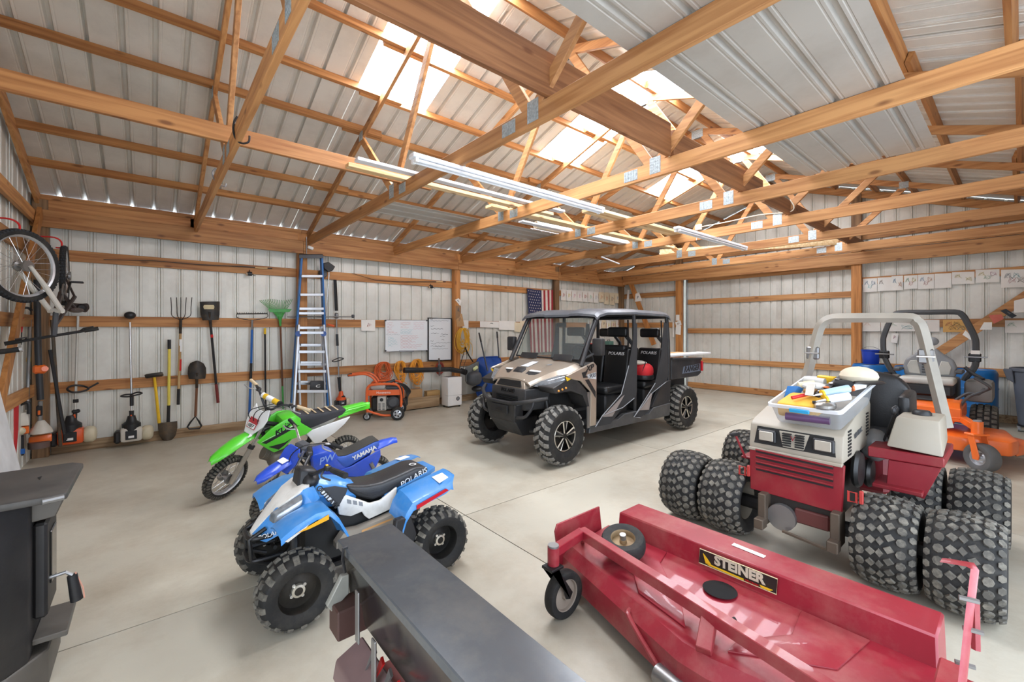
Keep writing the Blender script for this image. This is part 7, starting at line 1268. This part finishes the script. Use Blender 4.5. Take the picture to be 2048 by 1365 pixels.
part(MB().prism([(8.15, YZ - .75, .16), (8.35, YZ - .80, .16), (9.0, YZ - .70, .16), (9.05, YZ + .62, .16), (8.2, YZ + .62, .16), (8.08, YZ + .2, .16), (8.08, YZ - .4, .16)], (0, 0, .17), .03, 2), 'mower_deck', M_ORANGE, t); part(MB().prism([(8.3, YZ - .78, .14), (8.75, YZ - .92, .14), (8.95, YZ - .78, .14), (8.9, YZ - .66, .14)], (0, 0, .12), .02, 2), 'discharge_chute', M_ORANGE, t)
part(MB().box((8.72, YZ - .27, .84), (9.12, YZ + .27, .93), .035, None, 3), 'seat_cushion', M_ZS, t); part(MB().box((8.72, YZ - .25, .70), (9.1, YZ + .25, .84), .02), 'seat_base', M_BLK, t)
sb = [(-.25, .92), (-.27, 1.05), (-.24, 1.15), (-.13, 1.24), (-.08, 1.30), (.08, 1.30), (.13, 1.24), (.24, 1.15), (.27, 1.05), (.25, .92)]
part(MB().prism([(9.08, YZ + y, z) for y, z in sb], (.10, 0, 0), .03, 3), 'seat_back', M_ZS2, t)
for s in (-1, 1): part(MB().prism([(9.068, YZ + s * y, z) for y, z in ((.08, .95), (.20, .96), (.22, 1.06), (.19, 1.13), (.12, 1.14), (.10, 1.05))], (.02, 0, 0), .006), 'seat_bolster', M_ZS, t)
for k in range(4): part(MB().box((9.066, YZ - .07, .97 + .035 * k), (9.085, YZ + .07, .99 + .035 * k), .004), 'seat_rib', M_ZG, t)
part(MB().ball((9.20, YZ - .02, 1.40), (.06, .07, .06), 12, 8), 'air_filter', M_GREY, t); part(MB().box((9.5, YZ - .25, .55), (9.95, YZ + .25, .88), .04, None, 2), 'engine', M_BLKM, t)
XO = 9.45
rp = [AX(*zz_(a, b), XO) for a, b in ((300, 560), (235, 460), (195, 370), (185, 260), (195, 200), (240, 90), (275, 40), (330, 22), (560, 20), (760, 18), (820, 40), (860, 100), (920, 220), (930, 300), (925, 450), (860, 530), (835, 570))]
part(MB().tube(smooth_path(rp, 3), .036, 8, up=(1, 0, 0)), 'roll_bar', M_ZG, t)
for a, b in ((195, 360), (922, 385)): c = AX(*zz_(a, b), XO); part(MB().cbox(c, (.07, .12, .12), .012), 'hinge_bracket', M_BLKM, t); part(MB().tube([c + V(-.05, .10, .01), c + V(-.05, -.12, .01)], .01, 6), 'hinge_pin', M_STEEL, t)
part(MB().prism([c + V(-.062, .035, .05), c + V(-.062, -.05, .05), c + V(-.062, -.05, .10), c + V(-.062, .035, .10)], (-.003, 0, 0)), 'warning_label', M_PAPER, t)
part(MB().tube(smooth_path([AX(*zz_(a, b), XO - .05) for a, b in ((840, 460), (900, 510), (985, 560), (1000, 625), (980, 660))], 3), .022, 8), 'rops_leg', M_ZG, t)
part(MB().tube(smooth_path([AX(*zz_(a, b), 8.7) for a, b in ((1000, 630), (950, 680), (870, 670), (790, 710), (740, 745), (690, 750))], 3), .016, 8), 'lift_pedal_arm', M_ZG, t)
# ================================================================ barrels, bucket, trash can
M_BB = mat('barrel_blue', (24, 104, 170), .35, var=.08); M_BK = mat('bucket_blue', (26, 62, 170), .35)
def barrel(x, y, label, h=.90):
    r = .29; o = solo(MB().lathe([(0, 0), (r * .9, 0), (r * .97, .02), (r, .06), (r, .28), (r * 1.025, .30), (r, .32), (r, .58), (r * 1.025, .60), (r, .62), (r, .84), (r * .95, .88), (r * .9, .90), (r * .88, .885), (0, .885)], (x, y, 0), (0, 0, 1), 32), 'plastic_barrel', M_BB, label, 'barrel', 'blue barrels by the end wall')
    part(MB().cyl((x + .2, y, .885), (x + .2, y, .90), .03, 12), 'bung', M_BB, o); return o
barrel(11.40, -7.33, 'blue plastic barrel between the mower fuel tank and the grey trash can'); barrel(11.45, -6.62, 'blue plastic barrel behind the mower seat'); barrel(11.42, -6.01, 'blue plastic barrel with the blue bucket standing on it')
o = solo(MB().lathe([(0, 0), (.115, 0), (.12, .01), (.145, .25), (.155, .255), (.155, .27), (.14, .27), (.115, .02), (0, .02)], (11.42, -6.01, .902), (0, 0, 1), 24), 'bucket', M_BK, 'small blue bucket standing on a blue barrel beside the wall post', 'bucket')
part(MB().tube(smooth_path([(11.42, -5.86, 1.16), (11.36, -5.94, 1.22), (11.34, -6.01, 1.23), (11.36, -6.08, 1.22), (11.42, -6.16, 1.16)], 3), .004, 5), 'bail_handle', M_STEEL, o)
t = thing('trash_can', 'large grey wheeled trash can standing beside the blue barrel', 'trash can', (11.15, -8.07, 0))
M_TC = mat('can_grey', (92, 98, 108), .5)
part(MB().lathe([(0, .11), (.24, .11), (.25, .14), (.31, .92), (.335, .93), (.34, .97), (.32, .98), (.29, .92), (.24, .15), (0, .15)], (11.15, -8.07, 0), (0, 0, 1), 32), 'bin', M_TC, t)
part(MB().hexa([(11.02, -7.71, .80), (11.20, -7.71, .80), (11.20, -7.79, .74), (11.02, -7.79, .74), (11.0, -7.67, .95), (11.22, -7.67, .95), (11.22, -7.77, .95), (11.0, -7.77, .95)], .01), 'handle', M_TC, t); part(MB().prism([(10.835, -8.17, .3), (10.835, -7.93, .3), (10.825, -7.93, .72), (10.825, -8.17, .72)], (-.01, 0, 0), .003), 'raised_panel', M_TC, t)
part(MB().lathe([(0, .09), (.26, .09), (.26, .115), (0, .115)], (11.15, -8.07, 0), (0, 0, 1), 24), 'dolly', M_BLK, t)
for k in range(5): a = 2 * PI * k / 5 + .5; c = Vector((11.15 + .24 * math.cos(a), -8.07 + .24 * math.sin(a), .04)); part(MB().cyl(c + V(0, -.015, 0), c + V(0, .015, 0), .04, 12), 'caster', M_GREY, t); part(MB().cbox(c + V(0, 0, .035), (.03, .05, .03), .004), 'caster_yoke', M_STEEL, t)
# ================================================================ shelf with clutter seen through the vehicle windows
t = thing('workbench', 'wooden bench with shelf of clutter against the wall behind the utility vehicle', 'workbench', (9.9, -.4, 0))
part(MB().box((9.05, -.62, .84), (11.2, -.16, .88), .004), 'top', WPX, t); part(MB().box((9.05, -.63, .74), (11.2, -.60, .84), .003), 'apron', WPX, t)
for x in (9.12, 11.1):
    for y in (-.58, -.22): part(MB().box((x - .045, y - .045, 0), (x + .045, y + .045, .84), .004), 'leg', WPZ, t)
for k, (x, w_, h, d, c_, l, nm) in enumerate(((9.4, .26, .22, .2, (36, 52, 110), 'dark blue tool case on the workbench behind the vehicle', 'tool_case'), (9.85, .22, .30, .18, (170, 40, 44), 'tall red box on the workbench behind the vehicle', 'box'), (10.3, .34, .18, .22, (206, 60, 60), 'low red toolbox on the workbench behind the vehicle', 'toolbox'), (10.75, .2, .34, .18, (80, 120, 110), 'green box on the workbench behind the vehicle', 'box'))):
    o = solo(MB().box((x - w_ / 2, -.5, .881), (x + w_ / 2, -.5 + d, .881 + h), .015, None, 2), nm, mat('bench_item_%d' % k, c_, .5), l, 'box', 'things on the workbench'); part(MB().tube([(x - .06, -.4, .88 + h), (x - .05, -.4, .915 + h), (x + .05, -.4, .915 + h), (x + .06, -.4, .88 + h)], .008, 6), 'handle', M_BLK, o)
# ================================================================ bicycles hung upside down in the corner
def bicycle(label, A, n, Rr, rear, crown_, bar_c, bx2, saddle, m_fork, m_frame, R=.33, bars=True):
    """A front axle, n front wheel axis, rear axle, crown, handlebar centre and half-vector, saddle"""
    t = thing('bicycle', label, 'bicycle', (rear[0], rear[1], bar_c[2]), 'bicycles hung in the corner')
    for c, ax_ in ((A, n), (rear, Rr)):
        q = Vector((0, 1, 0)).rotation_difference(Vector(ax_).normalized()).to_matrix().to_4x4()
        w = wheel(t, c, R, .052, R - .05, 'moto', 60, .007, 'wire', .012, rot=q, rim_m=M_ALU, tread_m=mat('bike_tread', (46, 48, 52), .8))
    nn = Vector(n).normalized(); A = Vector(A); K = Vector(crown_); H = Vector(bar_c); S = Vector(saddle); Rx = Vector(rear)
    for s in (-1, 1): part(MB().tube([A + nn * (.06 * s), A.lerp(K, .5) + nn * (.062 * s), K + nn * (.05 * s)], [.014, .022, .022], 10), 'fork_leg', m_fork, t)
    part(MB().tube([K + nn * .06, K - nn * .06], .026, 8), 'fork_crown', m_fork, t); part(MB().tube([K, H], .021, 10), 'head_tube', M_DKGREY, t)
    if bars:
        b = Vector(bx2); part(MB().tube(smooth_path([H - b, H - b * .3 + V(0, 0, .0), H, H + b * .3, H + b], 3), .0135, 8), 'handlebar', M_BLK, t)
        for s in (-1, 1): part(MB().tube([H + b * (.68 * s), H + b * (1.02 * s)], .019, 10), 'grip', M_RUB, t); part(MB().tube([H + b * (.6 * s) + V(0, 0, .01), H + b * (.62 * s) + V(.02, -.05, .03), H + b * (.85 * s) + V(.02, -.06, .03)], .007, 6), 'brake_lever', M_BLK, t)
    B = K.lerp(Rx, .55) + V(0, 0, -.02)
    for a, c, r in ((K, B, .02), (H.lerp(K, .4), S + V(0, 0, .12), .018), (B, S, .016), (B, Rx, .012), (S + V(0, 0, .12), Rx, .011)): part(MB().tube([a, c], r, 8), 'frame_tube', m_frame, t)
    part(MB().loft([[S + V(w_ * math.cos(q), y, h * math.sin(q) - .02) for q in [2 * PI * k / 10 for k in range(10)]] for y, w_, h in ((-.14, .015, .012), (-.06, .025, .02), (.04, .05, .026), (.11, .065, .03), (.14, .05, .02))]), 'saddle', mat('saddle_brown', (70, 52, 46), .5), t)
    part(MB().tube([B + V(.09 * math.cos(q), .0, 0) * 0 + V(0.02, .085 * math.cos(q), .085 * math.sin(q)) for q in [2 * PI * k / 18 for k in range(18)]], .008, 5, closed=True), 'chainring', M_STEEL, t); part(MB().tube([B + V(.05, 0, 0), B + V(.06, .1, .12)], .01, 6), 'crank', M_BLKM, t); part(MB().cbox(B + V(.11, .1, .12), (.10, .06, .02), .005), 'pedal', M_BLK, t)
    return t
M_BW = mat('bike_frame_white', (220, 216, 206), .35)
bicycle('white-forked mountain bike hung upside down by its wheels in the corner', (.05, -2.10, 2.14), (.81, -.58, 0), (1, 0.05, 0), (.20, -1.08, 2.16), tuple(AY(112, 622, -1.85)), tuple(AY(108, 672, -1.88)), tuple((AY(203, 657, -1.86) - AY(20, 687, -1.92)) * .5), (.30, -1.30, 1.80), M_BW, mat('bike_frame_dark', (60, 52, 50), .4))
for c, l in (((.03, -2.12, 2.485), 'red coated hook holding the front wheel of the hung bicycle'), ((.18, -1.12, 2.505), 'red coated hook holding the rear wheel of the hung bicycle')): solo(MB().tube(smooth_path([Vector(c) + V(-.16, .02, .06), Vector(c) + V(-.05, 0, .06), Vector(c) + V(0, 0, .02), Vector(c) + V(.0, -.02, -.045), Vector(c) + V(-.04, -.02, -.05)], 3), .008, 6), 'storage_hook', M_RED, l, 'hook')
t = thing('hand_grip_bar', 'black handlebar grip with silver end reaching in beside the corner tools', 'handlebar', AY(20, 705, -2.5)); part(MB().tube([AY(-30, 708, -2.5), AY(40, 699, -2.5)], .021, 12), 'grip', M_RUB, t); part(MB().tube([AY(39, 699, -2.5), AY(45, 698, -2.5)], .024, 12), 'end_cap', M_CHROME, t)
# ================================================================ tools crowded in the corner
YK = -.52; K_ = lambda u, v, y=YK: AY(u, v, y)
t = thing('pole_saw', 'dark-tubed pole tool with orange clamp and orange engine at the corner post', 'trimmer', K_(78, 880), 'tools in the corner')
part(MB().tube([K_(74, 560), K_(76, 700), K_(81, 800)], .030, 12), 'tube', mat('tube_dark', (48, 50, 54), .5), t); part(MB().cbox(K_(80, 739), (.11, .09, .10), .02), 'clamp', M_ORANGE, t); part(MB().cyl(K_(89, 738), K_(90, 738, YK - .05), .03, 12), 'clamp_knob', M_ORANGE, t)
part(MB().tube([K_(81, 803), K_(80, 850)], .020, 10), 'shaft', M_STEEL, t); part(MB().cbox(K_(79, 822), (.05, .05, .13), .012), 'control_grip', M_BLK, t); part(MB().cbox(K_(78, 826, YK - .03), (.02, .02, .05), .004), 'trigger', M_ORANGE, t)
part(MB().lathe([(0, .15), (.03, .14), (.09, .04), (.10, 0), (0, 0)], K_(82, 866), (0, 0, 1), 14), 'shroud', M_OFFW, t); part(MB().hexa([K_(56, 893), K_(104, 884), K_(104, 880, YK + .12), K_(62, 888, YK + .12), K_(56, 876), K_(104, 868), K_(104, 866, YK + .12), K_(62, 872, YK + .12)], .015, 2), 'engine_cover', M_ORANGE, t); part(MB().tube([K_(78, 884), K_(78, 896)], .09, 12), 'tank', mat('tank_mauve', (96, 78, 72), .5), t)
t = thing('chainsaw', 'white and orange chainsaw sitting among the corner tools', 'chainsaw', K_(38, 895, -.6), 'tools in the corner'); KC = lambda u, v, d=0.: AY(u, v, -.62 + d)
part(MB().hexa([KC(14, 857), KC(60, 852), KC(60, 848, .2), KC(14, 852, .2), KC(14, 832), KC(56, 824), KC(58, 822, .2), KC(16, 828, .2)], .02, 2), 'housing', M_OFFW, t)
for k in range(6): part(MB().prism([KC(16, 835 + 3 * k, -.004), KC(26, 834 + 3 * k, -.004), KC(26, 835.5 + 3 * k, -.004), KC(16, 836.5 + 3 * k, -.004)], (0, -.002, 0)), 'vent_slot', M_BLK, t)
part(MB().tube(smooth_path([KC(4, 822), KC(20, 818), KC(45, 808), KC(56, 806), KC(58, 816), KC(58, 828)], 3), .018, 8), 'handle', M_BLK, t); part(MB().hexa([KC(16, 872), KC(58, 868), KC(58, 864, .2), KC(16, 868, .2), KC(16, 858), KC(58, 853), KC(58, 850, .2), KC(16, 854, .2)], .01), 'lower_housing', M_ORANGE, t); part(MB().ball(KC(39, 863, -.02), (.05, .04, .045), 10, 8), 'fuel_tank', mat('tank_cloudy', (206, 196, 168), .4), t)
part(MB().hexa([KC(33, 912), KC(48, 912), KC(48, 910, .15), KC(33, 910, .15), KC(33, 872), KC(48, 872), KC(48, 870, .15), KC(33, 870, .15)], .008), 'stand', M_BLK, t); part(MB().cbox(KC(42, 904, -.01), (.06, .02, .06), .006), 'blue_patch', M_BLUE, t)
o = solo(MB().prism([AY(u, v, -.95) for u, v in ((25, 795), (37, 794), (36, 860), (30, 925), (20, 925), (22, 860))], (0, .03, 0), .004), 'red_channel', mat('channel_red', (190, 40, 44), .4), 'upright red metal channel standing before the white chainsaw', 'metal bar', 'tools in the corner')
o = thing('scoop_shovel', 'wooden-handled blue scoop shovel leaning in the corner', 'shovel', AY(22, 830, -.9), 'tools in the corner'); part(MB().tube([AY(-4, 708, -.75), AY(17, 786, -.85)], .018, 8), 'handle', M_HANDLE, o); part(MB().prism([AY(u, v, -.86) for u, v in ((12, 786), (24, 786), (30, 800), (28, 828), (22, 826), (14, 798))], (0, .012, 0), .003), 'scoop', M_BLUE, o)
o = thing('grease_pole', 'pole with red top and black grip standing by the left wall', 'pole', AY(30, 800, -.7), 'tools in the corner'); part(MB().tube([AY(42, 640, -.6), AY(39, 665, -.6)], .022, 8), 'red_handle', M_RED, o); part(MB().tube([AY(39, 665, -.6), AY(38, 690, -.6)], .022, 8), 'black_grip', M_BLK, o); part(MB().tube([AY(31, 708, -.65), AY(31, 728, -.66)], .026, 8), 'foam_grip', M_BLK, o); part(MB().tube([AY(38, 690, -.6), AY(31, 710, -.64), AY(29, 790, -.7)], .017, 8), 'shaft', M_ALU, o)
o = thing('extension_pole', 'grey extension pole with yellow label leaning by the corner post', 'pole', AY(56, 830, -.4), 'tools in the corner'); part(MB().tube([AY(60, 640, -.35), AY(54, 820, -.5)], .016, 8), 'shaft', M_STEEL, o); part(MB().tube([AY(57.5, 716, -.405), AY(57, 724, -.41)], .019, 8), 'yellow_label', M_YEL, o)
o = thing('black_tube_pole', 'straight black tube leaning beside the grey extension pole', 'pole', AY(38, 840, -.5), 'tools in the corner'); part(MB().tube([AY(37, 690, -.45), AY(35, 800, -.55)], .02, 8), 'shaft', M_BLK, o); part(MB().tube([AY(37, 688, -.45), AY(37, 693, -.45)], .023, 8), 'cap', M_STEEL, o)
for (a, b, m, l) in (((104, 640), (121, 893), M_BLADE, 'rusty flat pry bar leaning beside the corner post'), ((100, 700), (131, 880), M_BLK, 'black bar leaning beside the rusty pry bar')):
    e_ = 0 if 'rusty flat' in l else -.07; A_ = AY(*a, -.21 + e_); B_ = AY(*b, -.33 + e_); o = thing('pry_bar', l, 'pry bar', B_, 'tools in the corner'); part(MB().tube([A_, B_], .017, 6, flat=.6), 'bar', m, o); part(MB().cbox(B_ + V(0, 0, .03), (.03, .02, .07), .004), 'tip', m, o)
t = thing('water_spigot_valve', 'small red-handled clamp hung on the left wall brace', 'clamp', AY(38, 630, -.8), 'tools in the corner'); part(MB().tube(smooth_path([AY(30, 628, -.8), AY(38, 618, -.8), AY(55, 616, -.78), AY(64, 622, -.78)], 3), .014, 8), 'frame', M_BLKM, t); part(MB().tube([AY(38, 622, -.8), AY(39, 645, -.8)], .01, 6), 'screw', M_STEEL, t); part(MB().tube([AY(31, 637, -.8), AY(47, 637, -.8)], .008, 6), 'handle', M_RED, t)
solo(MB().hexa([(.16, -3.5, .002), (.19, -3.5, .002), (.19, -2.62, .002), (.16, -2.62, .002), (-.13, -3.5, 1.80), (-.113, -3.5, 1.80), (-.113, -2.62, 1.80), (-.13, -2.62, 1.80)], .003), 'white_metal_sheet', mat('sheet_white', (222, 224, 226), .35, .2), 'white metal sheet leaning against the left wall behind the stove', 'metal sheet')
solo(MB().tube([AY(78, 424, -.23), AY(78, 470, -.24), AY(79, 488, -.24)], [.006, .006, .012], 6), 'hanging_rod', M_STEEL, 'thin steel rod hanging on the corner post', 'rod')
# ================================================================ things under the roof
M_FIX = mat('fixture_white', (232, 234, 238), .35)
def strip_light(x0, x1, y, z, label):
    t = thing('strip_light', label, 'light fixture', ((x0 + x1) / 2, y, z - .07), 'strip lights under the trusses')
    part(MB().box((x0, y - .045, z - .038), (x1, y + .045, z - .002), .006), 'housing', M_FIX, t)
    for s in (-1, 1): part(MB().cyl((x0 + .05, y + s * .026, z - .054), (x1 - .05, y + s * .026, z - .054), .013, 10), 'tube', mat('tube_glass', (236, 240, 244), .2), t); part(MB().box((x0 + .02, y + s * .026 - .017, z - .072), (x0 + .05, y + s * .026 + .017, z - .038), .003), 'lamp_holder', M_WHITE, t); part(MB().box((x1 - .05, y + s * .026 - .017, z - .072), (x1 - .02, y + s * .026 + .017, z - .038), .003), 'lamp_holder', M_WHITE, t)
    return t
strip_light(2.50, 4.90, -4.75, 2.969, 'long white strip light fixed under the trusses near the first skylight'); strip_light(6.38, 8.64, -4.84, 2.969, 'white strip light with power cord under the far trusses')
solo(MB().cyl((7.55, -2.66, 2.955), (8.55, -2.34, 2.955), .014, 10), 'lamp_tube', M_FIX, 'thin white fluorescent tube hanging by the far trusses above the corner', 'lamp tube')
solo(MB().box((2.36, -3.99, 3.112), (5.1, -3.90, 3.14), .003), 'white_trim_strip', M_FIX, 'long white trim strip laid on the trusses beside the pale plank', 'trim strip')
t = thing('pvc_pipe', 'long cream plastic pipe lying across the trusses above the flag', 'pipe', (6.5, -3.08, 3.112)); part(MB().lathe([(.045, 0), (.058, 0), (.058, 2.4), (.045, 2.4), (.045, 0)], (5.45, -3.05, 3.172), (1, -.03, 0), 20), 'pipe', mat('pvc_cream', (222, 206, 182), .45), t)
t = thing('wire_shelf', 'stack of white wire shelving lying on the trusses beside the pipe', 'wire shelf', (6.3, -2.55, 3.135), None)
for k in range(9): part(MB().tube([(5.55 + .2 * k, -2.88, 3.15), (5.62 + .2 * k, -2.30, 3.15)], .006, 5), 'cross_wire', M_FIX, t)
for k in range(7): part(MB().tube([(5.50, -2.88 + .095 * k, 3.158), (7.30, -2.86 + .095 * k, 3.158)], .006, 5), 'long_wire', M_FIX, t)
solo(MB().box((5.0, -3.26, 3.112), (7.6, -3.16, 3.135), .003), 'white_trim_strip', M_FIX, 'white trim strip lying beside the cream pipe', 'trim strip')
hk = []
for (pts, l, m) in (([(475, 233), (468, 245), (467, 262), (472, 278), (484, 287), (497, 284), (499, 272)], 'black bicycle hook screwed into the first truss', M_BLK), ([(432, 337), (425, 345), (429, 360), (440, 369), (450, 373), (452, 367)], 'pale bicycle hook screwed lower on the first truss', M_GREY)):
    y0_ = AX(*pts[0], 1.42).y; d0 = (AX(*pts[0], 1.42) - CAM).dot(FW); solo(MB().tube(smooth_path([CAM + ray(*p) * d0 for p in pts], 4), .0075, 8), 'bicycle_hook', m, l, 'hook')
jb = AX(1397, 455, 7.49); t = thing('junction_box', 'small grey electrical box with white cable on a far truss chord', 'electrical box', jb); part(MB().cbox(jb, (.04, .10, .09), .006), 'box', mat('box_beige', (206, 196, 176), .5), t)
part(MB().tube(smooth_path([jb + V(0, -.05, 0), AX(1460, 443, 7.49), AX(1520, 430, 7.49), AX(1575, 425, 7.49), AX(1588, 415, 7.49), AX(1580, 400, 7.5)], 4), .008, 6), 'cable', mat('cable_cream', (222, 208, 184), .5), t); part(MB().tube([jb + V(0, .02, .04), jb + V(0, .03, -.20)], .005, 5), 'pull_cord', M_WHITE, t)
